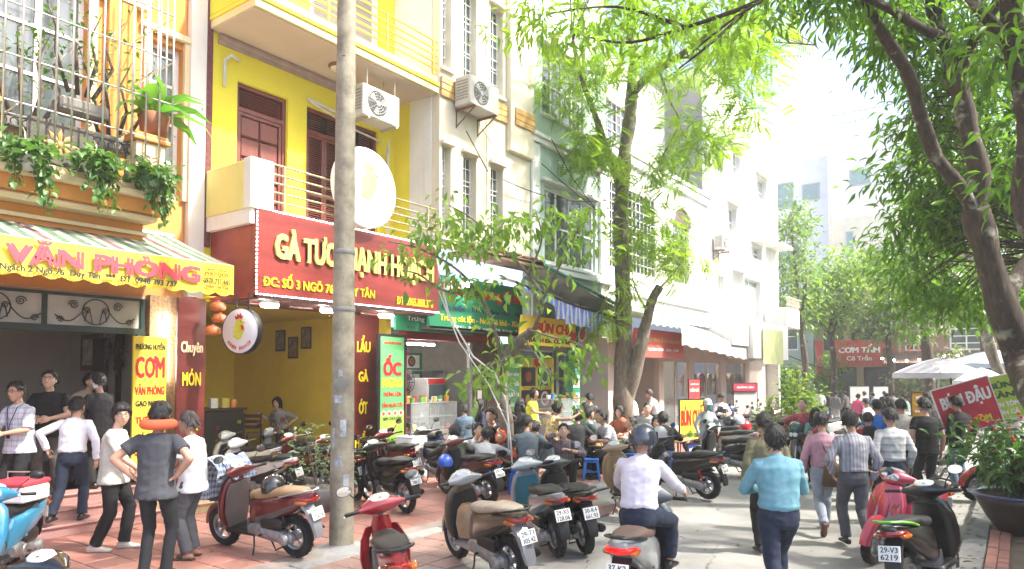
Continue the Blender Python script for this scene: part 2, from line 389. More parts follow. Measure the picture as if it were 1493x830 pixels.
def start_person(q):
    P0 = dict(POSES[q['pose']])
    if q['hip']: P0['hip'] = q['hip']
    if q['legs']: P0['legs'] = q['legs']
    hip = V(P0['hip']); bk = q['bulk']; le = q['lean']
    u1 = V((math.sin(q['roll']), math.sin(le), math.cos(le))).normalized(); u2 = V((math.sin(q['roll']), math.sin(le+q['hunch']*2), math.cos(le+q['hunch']*2))).normalized()
    sd = V((math.cos(q['twist']), math.sin(q['twist']), 0))
    pt = lambda d: hip+u1*d if d < .25 else hip+u1*.25+u2*(d-.25)
    N = pt(.52); fem = q['fem']; sw = (.152 if fem else .172)*(.5+.5*bk)
    S = [N-u2*.078+sd*s_*sw for s_ in (-1, 1)]
    H = [hip+V((s_*.088*bk, 0, -.02)) for s_ in (-1, 1)]
    arms = q['arms'] or (None, None); A = []
    for i, s_ in enumerate((-1, 1)):
        t = arms[i] or ((s_*.27, .06, hip.z-.055), (s_*.4, -1, 0))
        if len(t) == 3 and not hasattr(t[0], '__len__'): t = (t, (s_*.7, -1, -.4))
        el, wr = ik(S[i], t[0], .285, .255, t[1]); A.append((S[i], el, wr))
    L = []
    for i in (0, 1):
        an, yaw, hint = P0['legs'][i]; kn, a2 = ik(H[i], an, .42, .415, hint); L.append((H[i], kn, a2, yaw))
    def ringset(tab, g=0.):
        rs = []
        for d, rx, ry in tab:
            c = pt(d); tw = sd if d > .25 else V((1, 0, 0)).lerp(sd, max(0, d/.25))
            up_ = u1 if d < .25 else u2; f_ = up_.cross(tw).normalized(); t_ = f_.cross(up_).normalized()
            rs.append([tuple(c+t_*a+f_*b) for a, b in superell(16, (rx+g)*bk, (ry+g)*bk, 2.3)])
        return rs
    if fem: tab = [(-.10, .15, .11), (0, .168, .115), (.08, .155, .105), (.18, .125, .092), (.30, .145, .112), (.39, .150, .110), (.455, .125, .083), (.52, .058, .058)]
    else: tab = [(-.10, .14, .105), (0, .160, .112), (.10, .150, .106), (.20, .148, .104), (.32, .165, .116), (.40, .168, .114), (.455, .140, .092), (.52, .062, .062)]
    vox = {1: .013, 2: .018, 3: .026}[q['lod']]
    # ---- skin
    b = MB(); b.rings(ringset(tab, -.014))
    hc = N+u2*.02+V((0, .03, 0))*(1+q['hunch']*2)+u2.lerp(V((0, 0, 1)), .6).normalized()*.132
    b.tube([N-u2*.06, N+u2*.02, hc-V((0, .008, .05))], [.062, .053, .05], 10)
    for i, (s0, el, wr) in enumerate(A):
        cap = s0.lerp(N-u2*.08, .35)
        fat = .5+.5*bk
        b.tube([cap, s0, s0.lerp(el, .5), el], [x*fat*(.86 if fem else 1) for x in (.045, .052, .047, .040)], 10); b.ball(el, .0385*fat)
        b.tube([el, el.lerp(wr, .3), el.lerp(wr, .75), wr], [x*(.88 if fem else 1) for x in (.039, .041, .031, .026)], 10)
    for i, (h0, kn, an, yaw) in enumerate(L):
        b.tube([h0+V((0, 0, .03)), h0.lerp(kn, .5), kn], [.078, .066, .05], 10); b.ball(kn, .049)
        b.tube([kn, kn.lerp(an, .3), kn.lerp(an, .7), an, an-V((0, 0, .02))], [.05, .054, .04, .034, .034], 10)
    jobs = [('body', b, vox)]
    # ---- clothes
    sl = {'long': 1.0, 'rolled': .78, 'elbow': .5, 'short': .30, 'none': 0}[q['sleeve']]
    b = MB(); lo = .035 if q['tuck'] else -.115
    ext = [(lo, .152 if q['tuck'] else .192, .114 if q['tuck'] else .150)]
    if q['tuck']: ext.append((.075, .168, .126))
    b.rings(ringset(ext+[(d, rx+(.004 if d > .3 else .009), ry+(.004 if d > .3 else .012 if q['tuck'] else .020)) for d, rx, ry in tab if d > lo+.03 and d < .5]+[(.505, .086, .076)], .012))
    if q['collar']:
        f = V((0, 1, 0)); b.tube([N-u2*.05, N+u2*.006+f*.008], [.078, .066], 12)
    for i, (s0, el, wr) in enumerate(A):
        if sl == 0: continue
        cap = s0.lerp(N-u2*.10, .45); fat = (.5+.5*bk)*(.87 if fem else 1)
        tl = .54*sl; b.tube([N-u2*.035+(s0-N)*.15, N-u2*.03+(s0-N)*.55, s0+u2*.004], [.05*fat, .05*fat, .052*fat], 10); pts = [cap, s0]; rr = [.056, .062]
        if tl <= .285: e = s0.lerp(el, tl/.285); pts += [s0.lerp(e, .5), e]; rr += [.066, .070]
        else:
            pts += [s0.lerp(el, .5), el]; rr += [.059, .053]
        b.tube(pts, [x*fat for x in rr], 12)
        if tl > .285:
            b.ball(el, .053*fat); e = el.lerp(wr, min(1, (tl-.285)/.255)); b.tube([el, el.lerp(e, .5), e], [.054*fat, .050*fat, .042*fat], 12)
    if q['shirt']: jobs.append(('shirt', b, vox))
    b = MB(); sm = q['slim']
    if q['skirt']:
        b.rings(ringset([(.07, .15, .11), (0, .185, .135), (-.15, .2, .16), (-.36, .215, .185), (-.46, .22, .19)]))
    else:
        g_ = .006 if q['tuck'] else -.010; b.rings(ringset([(.085, .150, .112), (.03, .162, .120), (-.03, .168, .126), (-.10, .150, .12), (-.13, .12, .10)], g_))
        for i, (h0, kn, an, yaw) in enumerate(L):
            b.tube([h0+V((0, 0, .03)), h0.lerp(kn, .25), h0.lerp(kn, .6), kn], [x*(.4+.6*sm)*(.55+.45*bk) for x in ((.098 if q['tuck'] else .085), .096, .083, .070)], 12); b.ball(kn, .069*(.4+.6*sm))
            e = an+(kn-an).normalized()*(q['hems'][i]-.05)
            b.tube([kn, kn.lerp(e, .35), kn.lerp(e, .8), e], [x*sm for x in (.068, .070, .064, .066)], 12)
    if q['trouser']: jobs.append(('trousers', b, vox))
    q.update(hipv=hip, N=N, u1=u1, u2=u2, sd=sd, A=A, L=L, hc=hc, ringset=ringset, tab=tab, pt=pt)
    q['jobs'] = []
    for nm, b, vx in jobs:
        me = bpy.data.meshes.new(nm); me.from_pydata(b.v, [], b.f)
        bm = bmesh.new(); bm.from_mesh(me); bmesh.ops.recalc_face_normals(bm, faces=bm.faces); bm.to_mesh(me); bm.free()
        o = bpy.data.objects.new(nm, me); COL.objects.link(o)
        r = o.modifiers.new('r', 'REMESH'); r.mode = 'VOXEL'; r.voxel_size = vx
        s_ = o.modifiers.new('s', 'SMOOTH'); s_.factor = .5; s_.iterations = 3 if q['lod'] < 3 else 2
        q['jobs'].append((nm, o))
def end_person(q, dg):
    root = thing(q['name'], q['label'], 'person', q['loc'], q['rz'], q['group']); q['root'] = root
    s = q['h']/1.70; root.scale = (s, s, s)
    sd = q['seed'] if q['seed'] is not None else sum(map(ord, q['label'])); r = random.Random(sd); lod = q['lod']
    skin = SKIN[q['skin']]
    hy, hp, hr = q['head']
    HM = T(q['hc']) @ RZ(hy) @ RX(-hp) @ RY(hr) @ Matrix.Scale(1.06, 4); q['HM'] = HM
    for nm, o in q['jobs']:
        me = bpy.data.meshes.new_from_object(o.evaluated_get(dg)); old = o.data; bpy.data.objects.remove(o); bpy.data.meshes.remove(old)
        n = len(me.vertices); co = np.empty(n*3, 'f'); me.vertices.foreach_get('co', co); co = co.reshape(-1, 3)
        if nm == 'body':
            b = MB(); b.v = [tuple(p) for p in co]; b.f = [tuple(p.vertices) for p in me.polygons]; b.m = [0]*len(b.f)
            bpy.data.meshes.remove(me)
            na, ne = ((40, 34) if lod == 1 else (32, 26) if lod == 2 else (20, 16))
            b.rings(headgrid(headpt, na, ne), True, HM)
            for e in (-1, 1):                              # ears
                b.ball((0, 0, 0), .008, .019, .030, 8, 6, HM @ T(e*.076, -.008, -.002) @ RZ(e*.35) )
                b.mat(1).ball((0, 0, 0), .0135, .008, .0085, 10, 6, HM @ T(e*.031, .080, .009))
                b.mat(2).ball((0, 0, 0), .0058, .004, .0068, 8, 6, HM @ T(e*.031, .0862, .009))
                b.mat(4).tube([(e*.016, .0905, .027), (e*.032, .0885, .031), (e*.046, .078, .026)], [.0032, .0045, .0025], 6, HM); b.mat(0)
            b.mat(3).ball((0, 0, 0), .021, .006, .0065, 10, 6, HM @ T(0, .0885, -.057)); b.mat(0)
            for i, (s0, el, wr) in enumerate(q['A']):
                hd = q['hd'][i]; d = V(hd[0]).normalized() if hd else (wr-el).normalized()
                side = -1 if i == 0 else 1
                pn = V(hd[1]) if hd else V((-side, .25, -.35))    # palm direction
                pn = (pn-d*pn.dot(d)); pn = pn.normalized() if pn.length > 1e-4 else V((0, 0, -1))
                zz = -pn; xx = d.cross(zz).normalized()
                W = Matrix(((xx.x, d.x, zz.x, wr.x), (xx.y, d.y, zz.y, wr.y), (xx.z, d.z, zz.z, wr.z), (0, 0, 0, 1)))
                hand_geo(b, W, side, q['hcurl'][i])
            b.build('body', [skin, EYEW, EYEB, LIP, HAIR], root, True)
        else:
            no = np.empty(n*3, 'f'); me.vertices.foreach_get('normal', no); no = no.reshape(-1, 3)
            o3 = r.uniform(0, 90); amp = .012 if nm == 'shirt' else .010
            for i in range(n):                              # cloth folds
                x, y, z = co[i]
                d = noise.noise(V((x*5+o3, y*5, z*3.5)))*.7+(.32-abs(noise.noise(V((x*6+z*7+o3, y*6, z*9-x*5)))))*1.1+(.3-abs(noise.noise(V((x*11-z*9, y*11+o3, z*17)))))*.45
                co[i] += no[i]*(amp*d)
            me.vertices.foreach_set('co', co.ravel()); me.materials.clear(); me.materials.append(q['shirt'] if nm == 'shirt' else q['trouser'])
            me.polygons.foreach_set('use_smooth', [True]*len(me.polygons)); me.name = nm
            ob = bpy.data.objects.new(nm, me); COL.objects.link(ob); ob.parent = root
    # shoes
    sm_ = q['shoe'] or M('black_shoe_leather', (.015, .013, .012), .4, .2)
    for i, (h0, kn, an, yaw) in enumerate(q['L']):
        pitch = 0
        if an.z > .12 and q['pose'].startswith('walk'): pitch = -.85
        W = T(an) @ RZ(yaw) @ RX(pitch)
        def fn(b):
            rs = []
            for y, w_, t_, z in ((-.075, .025, .018, -.045), (-.065, .034, .036, -.038), (-.02, .037, .052, -.022), (.04, .040, .038, -.036), (.10, .047, .027, -.047), (.155, .044, .021, -.053), (.185, .028, .014, -.058)):
                rs.append([(px, y, z+max(pz, -.073-z)) for px, pz in superell(12, w_, t_, 2.6)])
            b.rings(rs, True, W)
        if q['sandal']:
            def fn(b):
                b.mat(1)
                rs = [[(px, y, z+pz) for px, pz in superell(10, w_, t_, 2.4)] for y, w_, t_, z in ((-.065, .02, .016, -.035), (-.05, .030, .03, -.03), (0, .033, .035, -.028), (.08, .042, .022, -.042), (.14, .040, .014, -.05), (.165, .02, .010, -.053))]
                b.rings(rs, True, W); b.mat(0)
                b.prism([(-.036, -.075), (.036, -.075), (.05, .09), (.043, .16), (.02, .185), (-.02, .185), (-.043, .16), (-.05, .09)], -.075, -.058, W)
                b.rings([[(px, y, -.034+pz) for px, pz in superell(10, .05, .028, 2.4)] for y in (.045, .11)], True, W)
        part('shoe', [sm_, skin], root, fn, 40)
    if q['belt'] and q['tuck'] and q['trouser'] and q['shirt']:
        b = MB(); b.rings(q['ringset']([(.035, .167, .127), (.07, .165, .125)]), False); b.build('belt', M('black_belt_leather', (.015, .012, .01), .4), root, True)
    # hair
    if q['hair']:
        st = q['hair']; base = {'bun': 'long', 'pony': 'long', 'longdown': 'long'}.get(st, st)
        b = MB(); b.rings(make_hair(base, sd), True, HM)
        if st == 'bun': b.ball((0, -.10, .05), .045, .04, .045, 10, 8, HM)
        if st == 'pony': b.tube([(0, -.09, .03), (0, -.14, -.01), (0, -.15, -.12), (0, -.12, -.24)], [.02, .032, .034, .012], 10, HM)
        if st == 'longdown':
            for e in (-1, 0, 1): b.tube([(e*.055, -.045-.03*(e == 0), .02), (e*.078, -.03-.07*(e == 0), -.08), (e*.085, -.02-.08*(e == 0), -.2), (e*.075, .0-.09*(e == 0), -.31)], [.045, .05, .045, .02], 10, HM, flat=.7)
        t_ = {'short': .023, 'bowl': .026, 'long': .026, 'crop': .009}[base]
        for k in range(0 if lod == 3 or base == 'crop' else 170):       # loose locks that break the outline
            az, el = r.uniform(0, 2*PI), r.uniform(-.25, 1.35); a_ = abs((az+PI) % (2*PI)-PI)
            if el < (.62 if a_ < .9 else .2 if a_ < 1.7 else -.3): continue
            p = headpt(az, el); n_ = V((p.x/.074, p.y/.094, p.z/.115)).normalized(); p = p+n_*t_*1.12; d = (V((p.x, p.y*.6+(.03 if a_ < 1 else -.02), -.06))+V((r.gauss(0, .03), r.gauss(0, .03), 0))); d = (d-n_*d.dot(n_)*.75).normalized(); s_ = n_.cross(d).normalized()*.0075
            b.add([p-s_, p+s_, p+d*.022+n_*.004+s_*.6, p+d*r.uniform(.035, .06)+n_*r.uniform(-.004, .006), p+d*.022+n_*.004-s_*.6], [(0, 1, 2, 3, 4)], HM)
        b.build('hair', q['hairm'] or HAIR, root, True)
    for a in q['acc']: ACC[a if isinstance(a, str) else a[0]](q, root, HM, *(() if isinstance(a, str) else a[1:]))
ACC = {}
def acc(f): ACC[f.__name__] = f; return f
@acc
def glasses(q, root, HM):
    def fn(b):
        for e in (-1, 1):
            b.torus(.0205, .0022, 16, 5, HM @ T(e*.031, .099, .008) @ RX(PI/2))
            b.tube([(e*.051, .097, .013), (e*.078, .04, .013), (e*.08, -.015, .008)], .0024, 5, HM)
        b.tube([(-.011, .102, .011), (0, .106, .013), (.011, .102, .011)], .0024, 5, HM)
    part('glasses', M('black_frames', (.01, .01, .01), .3, 0), root, fn)
@acc
def mask(q, root, HM, c=(.75, .78, .8)):
    def f2(az, el):
        p = headpt(az, el); a = abs((az+PI) % (2*PI)-PI); n_ = V((p.x, p.y, p.z*.5)).normalized()
        k = 1 if (a < 1.05 and -1.05 < el < -.02) else 0
        return p+n_*(.010 if k else -.02)
    b = MB(); b.rings(headgrid(f2, 40, 30), True, HM)
    for e in (-1, 1): b.tube([(e*.055, .062, -.025), (e*.082, -.01, .0)], .002, 4, HM)
    b.build('face_mask', M('mask_cloth_%d' % int(c[0]*100), c, .8), root, True)
@acc
def helmet(q, root, HM, c=(.015, .017, .02), visor=True, kind='half', w=1.):
    m = M('helmet_%02d%02d%02d' % tuple(int(x*99) for x in c), c, .2, .1, coat=.8, bump=0)
    b = MB(); prof = [(.128, -.045), (.133, -.03), (.134, .01), (.128, .05), (.108, .095), (.07, .128), (.03, .142), (.001, .145)]
    b.lathe(prof, 28, HM @ Matrix.Diagonal((.96*w, 1.12*w, 1, 1)) @ T(0, -.008, .012))
    b.lathe([(.001, .13), (.06, .118), (.10, .085), (.12, .04), (.124, -.045)], 28, HM @ Matrix.Diagonal((.96*w, 1.12*w, 1, 1)) @ T(0, -.008, .012))
    b.build('helmet', m, root, True)
    if visor:
        b = MB(); rs = [[(.137*math.sin(a)*.97*w, .137*math.cos(a)*1.13*w-.006, z) for a in np.linspace(-1.35, 1.35, 15)] for z in (-.02, .03, .07)]
        b.sheet(rs, HM); o = b.build('visor', M('dark_visor', (.02, .03, .05), .08, 0, bump=0, coat=1), root, True)
    b = MB(); b.tube([(-.115*w, .0, -.03), (-.075, .03, -.11), (0, .05, -.128), (.075, .03, -.11), (.115*w, .0, -.03)], .006, 5, HM, flat=1); b.build('chin_strap', M('black_strap', (.012, .012, .012), .7), root)
@acc
def cap(q, root, HM, c=(.7, .7, .68)):
    b = MB(); b.lathe([(.10, .02), (.104, .03), (.10, .07), (.08, .115), (.04, .14), (.001, .146)], 24, HM @ Matrix.Diagonal((.9, 1.12, 1, 1)))
    b.prism([(-.075, .08), (-.06, .13), (0, .16), (.06, .13), (.075, .08)], .022, .030, HM @ RX(-.12))
    b.build('cap', M('cap_cloth_%d%d' % (int(c[0]*100), int(c[2]*100)), c, .8), root, 50)
# ---------------------------------------------------------------- scooters and motorbikes
BLK = M('black_plastic', (.008, .008, .0085), .45, .25, 9, .05, 120)
RUB = M('tyre_rubber', (.010, .0095, .009), .85, .3, 20, .2, 120, dirt=.6, dc=(.08, .07, .06))
CHR = M('chrome', (.75, .75, .76), .18, .1, bump=0, metal=1)
ALU = M('engine_aluminium', (.34, .34, .34), .45, .3, 12, .15, 70, metal=.7, dirt=.8)
RIM = M('alloy_rim', (.42, .42, .43), .35, .15, 8, 0, metal=.8)
DRK = M('dark_metal', (.014, .014, .014), .5, .2, metal=.3)
LAMP = M('lamp_lens', (.62, .65, .68), .08, .25, 30, .25, 90, coat=1)
REDL = M('red_tail_lens', (.22, .006, .006), .12, .2, 20, .1, 90, coat=1)
ORL = M('orange_lens', (.36, .09, .012), .15, .1, bump=0, coat=1)
MIRG = M('mirror_glass', (.8, .82, .84), .03, 0, bump=0, metal=1)
SEATM = M('black_seat_vinyl', (.009, .009, .0095), .55, .2, 10, .25, 160)
PLT = M('licence_plate_white', (.72, .72, .68), .5, .08, 10, .03, 40)
PLTX = M('plate_black', (.02, .02, .02), .6, 0, bump=0)
DASH = M('dash_glass', (.55, .57, .55), .1, .4, 14, 0, coat=1)
def paint(name, c, metal=.25): return M(name, c, .3, .06, 3, .0, coat=.9, metal=metal, dirt=.25, dc=(.12, .1, .08))
def se(n, y, cz, rx, rz, e=2.8, x=0, sl=0):
    return [(x+px, y+pz*sl, cz+pz) for px, pz in superell(n, rx, rz, e)]
def lofty(b, rows, n=16, e=2.8, M=None, sl=0): b.rings([se(n, y, cz, rx, rz, e, 0, sl) for y, cz, rx, rz in rows], True, M)
def loftz(b, rows, n=18, e=2.6, M=None): b.rings([[(px, y+py, z) for px, py in superell(n, rx, ry, e)] for z, y, rx, ry in rows], True, M)
def wheel_meshes(R, wd, spokes, disc):
    ax = RY(PI/2)
    b = MB(); r = wd/2
    prof = [(R-2*r*.95, -r*.62), (R-r*1.1, -r), (R-r*.45, -r*.98), (R-.006, -r*.55), (R, 0), (R-.006, r*.55), (R-r*.45, r*.98), (R-r*1.1, r), (R-2*r*.95, r*.62)]
    b.lathe(prof, 40, ax)
    for k in range(40):
        a = 2*PI*k/40
        b.box(-r*.6, r*.6, -.006, .006, R-.004, R+.004, 0, RX(a) @ RZ(.35 if k % 2 else -.35))
    ty = b.mesh('tyre', RUB, 40)
    b = MB(); q = R-2*r*.95
    b.lathe([(q+.004, -r*.62), (q+.006, -r*.75), (q-.012, -r*.6), (q-.018, 0), (q-.012, r*.6), (q+.006, r*.75), (q+.004, r*.62)], 36, ax)
    if spokes > 8:
        for k in range(spokes):
            a = 2*PI*k/spokes; s_ = .022 if k % 2 else -.022
            b.tube([(s_, .03*math.cos(a), .03*math.sin(a)), (0, (q-.012)*math.cos(a+.25*(1 if k % 4 < 2 else -1)), (q-.012)*math.sin(a+.25*(1 if k % 4 < 2 else -1)))], .0022, 4)
    else:
        for k in range(spokes):
            a = 2*PI*k/spokes
            for d in (-.16, .16): b.box(-.014, .014, -.012, .012, .02, q-.008, .004, RX(a) @ RX(d*.4))
    b.lathe([(.0, -.045), (.03, -.045), (.034, -.02), (.034, .02), (.03, .045), (0, .045)], 14, ax)
    rm = b.mesh('rim', RIM, 40)
    b = MB()
    if disc:
        b.lathe([(.05, .04), (.105, .04), (.105, .046), (.05, .046)], 24, ax, False)
        for k in range(6): b.tube([(.043, .03*math.cos(k*1.05), .03*math.sin(k*1.05)), (.043, .055*math.cos(k*1.05), .055*math.sin(k*1.05))], .006, 4)
        b.box(.03, .065, .07, .125, -.035, .03, .01)
    else: b.lathe([(.0, -.05), (.06, -.05), (.065, -.03), (.065, .05), (.0, .055)], 20, ax)
    return ty, rm, b.mesh('brake', ALU, 40)
def scooter_parts(style):
    """list of (name, mesh, palette key, parent index, location) for one kind; forward is +Y, ground at z = 0"""
    P = []
    def add(name, fn, key, smooth=38, par=None, loc=None):
        b = MB(); fn(b); P.append((name, b.mesh(name, BLK, smooth), key, par, loc)); return len(P)-1
    ub = style == 'underbone'; big = style == 'big'
    R, wd = (.285, .085) if ub else (.262, .105); yf, yr = .645, -.60
    ty, rm, br = wheel_meshes(R, wd, 30 if ub else 5, not ub); ty2, rm2, br2 = wheel_meshes(R, wd*1.08, 30 if ub else 5, False)
    for y, t_, r_, k_ in ((yf, ty, rm, br), (yr, ty2, rm2, br2)):
        i = len(P); P.append(('wheel', t_, None, None, (0, y, R))); P.append(('rim', r_, 'rim', i, None)); P.append(('brake', k_, None, i, None))
    # rear cowl
    if ub:
        rows = [(.16, .60, .05, .10), (.02, .60, .085, .12), (-.2, .62, .115, .125), (-.45, .67, .12, .105), (-.68, .735, .10, .078), (-.86, .79, .06, .05), (-.90, .80, .03, .03)]
    else:
        w_ = 1.12 if big else 1
        rows = [(.05, .46, .10*w_, .16), (.0, .50, .135*w_, .20), (-.16, .55, .155*w_, .195), (-.40, .61, .165*w_, .165), (-.62, .67, .155*w_, .125), (-.80, .73, .12*w_, .088), (-.93, .775, .07*w_, .05), (-.96, .785, .03, .025)]
    add('rear_cowl', lambda b: lofty(b, rows, 18, 3.0), 'body')
    def fairing(b):                               # darker lower side panels with a crease
        for s_ in (-1, 1):
            b.rings([[(s_*(x0+t), y, z+dz) for t, dz in ((0, -h_), (.012, -h_*.5), (.014, h_*.4), (0, h_))] for y, z, x0, h_ in
                     ((.06, .40, .085, .05), (-.1, .45, .135, .07), (-.35, .52, .155, .055), (-.6, .62, .150, .035), (-.8, .70, .11, .015))], True)
    add('side_panel', fairing, 'trim')
    # seat
    zs = .80 if ub else .765
    def seat(b):
        rw = [(.18 if ub else .05, zs-.07, .07, .035), (.10 if ub else .02, zs-.03, .10, .05), (-.15, zs-.02, .135, .055), (-.34, zs+.0, .14, .055), (-.42, zs+.03, .145, .058), (-.62, zs+.045, .135, .052), (-.78, zs+.055, .11, .042), (-.86, zs+.06, .06, .026)]
        lofty(b, rw, 18, 2.7)
    add('seat', seat, 'seat')
    # grab rail
    def rail(b):
        b.tube([(-.135, -.52, zs+.0), (-.15, -.72, zs+.05), (-.12, -.90, zs+.085), (-.05, -.97, zs+.09), (.05, -.97, zs+.09), (.12, -.90, zs+.085), (.15, -.72, zs+.05), (.135, -.52, zs+.0)], .016, 8, flat=.8)
    add('grab_rail', rail, 'rail')
    # front shield
    if ub:
        def shield(b):
            for s_ in (-1, 1):
                b.rings([[(s_*(x+dx), y+dy, z) for dx, dy in ((-.03, .03), (.035, .015), (.06, -.03), (.05, -.045), (-.02, .0))] for z, x, y in
                         ((.26, .13, .30), (.36, .16, .36), (.52, .175, .40), (.68, .15, .42), (.80, .09, .41))], True)
            loftz(b, [(.50, .47, .07, .05), (.64, .44, .095, .06), (.80, .40, .10, .06), (.90, .365, .07, .05)])
        add('leg_shield', shield, 'body')
        add('spine_cover', lambda b: b.tube([(0, .34, .72), (0, .2, .52), (0, .02, .47), (0, -.1, .55)], [.07, .075, .08, .09], 12, flat=1.2), 'trim')
    else:
        k = 1.1 if big else 1
        add('leg_shield', lambda b: loftz(b, [(.27, .46, .08, .03), (.33, .48, .15*k, .05), (.45, .475, .205*k, .055), (.60, .46, .215*k, .06), (.74, .43, .205*k, .07), (.86, .395, .165*k, .07), (.92, .37, .11, .05)], 22, 2.5), 'body')
        add('front_grille', lambda b: loftz(b, [(.46, .535, .03, .012), (.60, .528, .055, .015), (.74, .505, .07, .016), (.82, .475, .05, .012)], 14), 'trim')
        for s_ in (-1, 1):
            add('indicator', lambda b: b.rings([[(s_*(.125+px*1.0+.02*i), .495-abs(i)*.012+py*.5, .70+.035*i) for px, py in superell(8, .03, .05)] for i in (-1.2, -.4, .5, 1.1)], True), 'ind')
        add('inner_shield', lambda b: loftz(b, [(.30, .40, .14, .03), (.5, .385, .185, .035), (.72, .35, .18, .03), (.86, .325, .13, .03)], 16), 'trim')
        def floor(b):
            b.box(-.16, .16, -.06, .46, .235, .30, .025); b.box(-.13, .13, -.02, .42, .30, .312, .004)
            for x in (-.09, -.03, .03, .09): b.box(x-.008, x+.008, .02, .38, .312, .318)
        add('floor_board', floor, 'floor')
    # fender and fork
    def fender(b):
        rs = []
        for k in range(11):
            a = math.radians(lerp(2, 150, k/10)); rr = R+.035
            tw = .062*(1-.35*abs(k/10-.45)); rs.append([(x*tw, yf+(rr+dz)*math.cos(a), R+(rr+dz)*math.sin(a)) for x, dz in ((-1, -.05), (-1.02, -.01), (-.7, .016), (0, .024), (.7, .016), (1.02, -.01), (1, -.05), (.8, -.03), (.6, -.0), (0, .008), (-.6, 0), (-.8, -.03))])
        b.rings(rs, True)
    add('front_fender', fender, 'body')
    def fork(b):
        for s_ in (-1, 1):
            b.tube([(s_*.075, yf, R), (s_*.075, yf-.10, R+.26)], [.024, .022], 8); b.tube([(s_*.075, yf-.10, R+.26), (s_*.06, yf-.20, R+.52)], .017, 8)
        b.tube([(0, .46, .60), (0, .33, .98)], .028, 8); b.tube([(-.09, yf, R), (.09, yf, R)], .012, 8)
    add('fork', fork, 'fork')
    # handlebar
    zh = 1.0
    add('handlebar_cowl', lambda b: b.rings([[(x, y0+py, z0+pz) for py, pz in superell(14, ry, rz, 2.4)] for x, y0, z0, ry, rz in
        ((-.215, .265, zh+.0, .02, .022), (-.16, .30, zh+.0, .05, .045), (-.09, .335, zh+.0, .095, .078), (0, .35, zh+.005, .115, .09), (.09, .335, zh+.0, .095, .078), (.16, .30, zh+.0, .05, .045), (.215, .265, zh+.0, .02, .022))], True), 'cowl')
    add('dashboard', lambda b: b.rings([[(px*f_, .295+py*f_-.01*i, zh+.078+py*f_*.55+.012*i) for px, py in superell(16, .095, .052, 2.4)] for i, f_ in ((-2, 1), (0, 1), (.5, .86), (.6, .01))], True), 'dash')
    add('headlight', lambda b: b.rings([[(px*f_*1.0, .415+.035*i-(px*f_)**2*2.2, zh+.012+pz*f_) for px, pz in superell(16, .105, .055, 2.6)] for i, f_ in ((-1, 1.05), (0, 1), (.9, .8), (1.3, .4), (1.35, .01))], True), 'lamp')
    def bars(b):
        b.tube([(-.345, .20, zh+.01), (-.22, .262, zh), (0, .31, zh-.02), (.22, .262, zh), (.345, .20, zh+.01)], .011, 8)
    add('handlebar', bars, 'bar')
    for s_ in (-1, 1):
        add('grip', lambda b: b.tube([(s_*.225, .258, zh), (s_*.235, .254, zh), (s_*.335, .205, zh+.008), (s_*.352, .196, zh+.009), (s_*.36, .192, zh+.01)], [.021, .017, .018, .020, .012], 10), None)
        add('brake_lever', lambda b: b.tube([(s_*.20, .285, zh-.004), (s_*.25, .302, zh-.012), (s_*.36, .258, zh-.018)], [.009, .006, .006], 6), 'lever')
    for s_ in (-1, 1):
        i = add('mirror', lambda b: (b.tube([(s_*.19, .27, zh+.02), (s_*.22, .255, zh+.10), (s_*.27, .25, zh+.17)], .006, 6),
            b.rings([[(s_*.325+px*f_, .242+dy, zh+.215+pz*f_) for px, pz in superell(16, .072, .048, 2.2)] for dy, f_ in ((-.008, .96), (-.006, 1), (.01, .95), (.035, .55), (.04, .01))], True)), 'mirror')
        add('mirror_glass', lambda b: b.add([(s_*.325+px*.92, .2325, zh+.215+pz*.92) for px, pz in superell(16, .072, .048, 2.2)], [tuple(range(16))]), 'mirg', False, i)
    # engine, exhaust, suspension
    def engine(b):
        b.rings([[(-.12+px, y, z+pz) for px, pz in superell(12, rx, rz)] for y, z, rx, rz in ((.02, .33, .06, .06), (-.12, .33, .075, .09), (-.4, .29, .07, .085), (-.6, .27, .06, .075), (-.68, .27, .03, .04))], True)
        b.lathe([(.0, -.06), (.05, -.06), (.075, -.035), (.075, .02), (0, .02)], 18, T(-.165, -.58, .27) @ RY(PI/2)); b.lathe([(.0, -.03), (.06, -.03), (.07, 0), (.0, .02)], 18, T(-.17, -.2, .32) @ RY(PI/2))
        b.box(-.08, .10, -.06, .14, .27, .42, .03)
        for k in range(6): b.box(-.10, .12, -.05+.03*k, -.04+.03*k, .25, .44)
    add('engine', engine, 'engine')
    add('air_filter', lambda b: b.rings([[(-.135+px, y, .43+pz) for px, pz in superell(12, rx, rz, 3)] for y, rx, rz in ((-.2, .03, .03), (-.23, .06, .06), (-.5, .06, .075), (-.56, .04, .05))], True), None)
    def exhaust(b):
        b.tube([(.05, .08, .26), (.12, -.1, .22), (.15, -.35, .25)], .016, 8)
        b.tube([(.16, -.33, .25), (.165, -.42, .265), (.17, -.80, .33), (.17, -.86, .34)], [.025, .052, .055, .035], 14); b.tube([(.17, -.85, .34), (.17, -.90, .345)], .016, 8)
        b.box(.20, .232, -.74, -.46, .27, .34, .01, T(0, 0, 0) @ T(0, -.6, .3) @ RX(-.16) @ T(0, .6, -.3))
    add('exhaust', exhaust, 'exhaust')
    def shock(b):
        for s_ in ((-1, 1) if ub else (-1,)):
            a, c = V((s_*.125, -.60, .34)), V((s_*.12, -.50, .64)); b.tube([a, c], .012, 8)
            for k in range(9):
                p = a.lerp(c, .22+k*.085); b.torus(.026, .0065, 14, 6, T(p) @ (c-a).to_track_quat('Z', 'Y').to_matrix().to_4x4())
    add('shock_absorber', shock, 'shock')
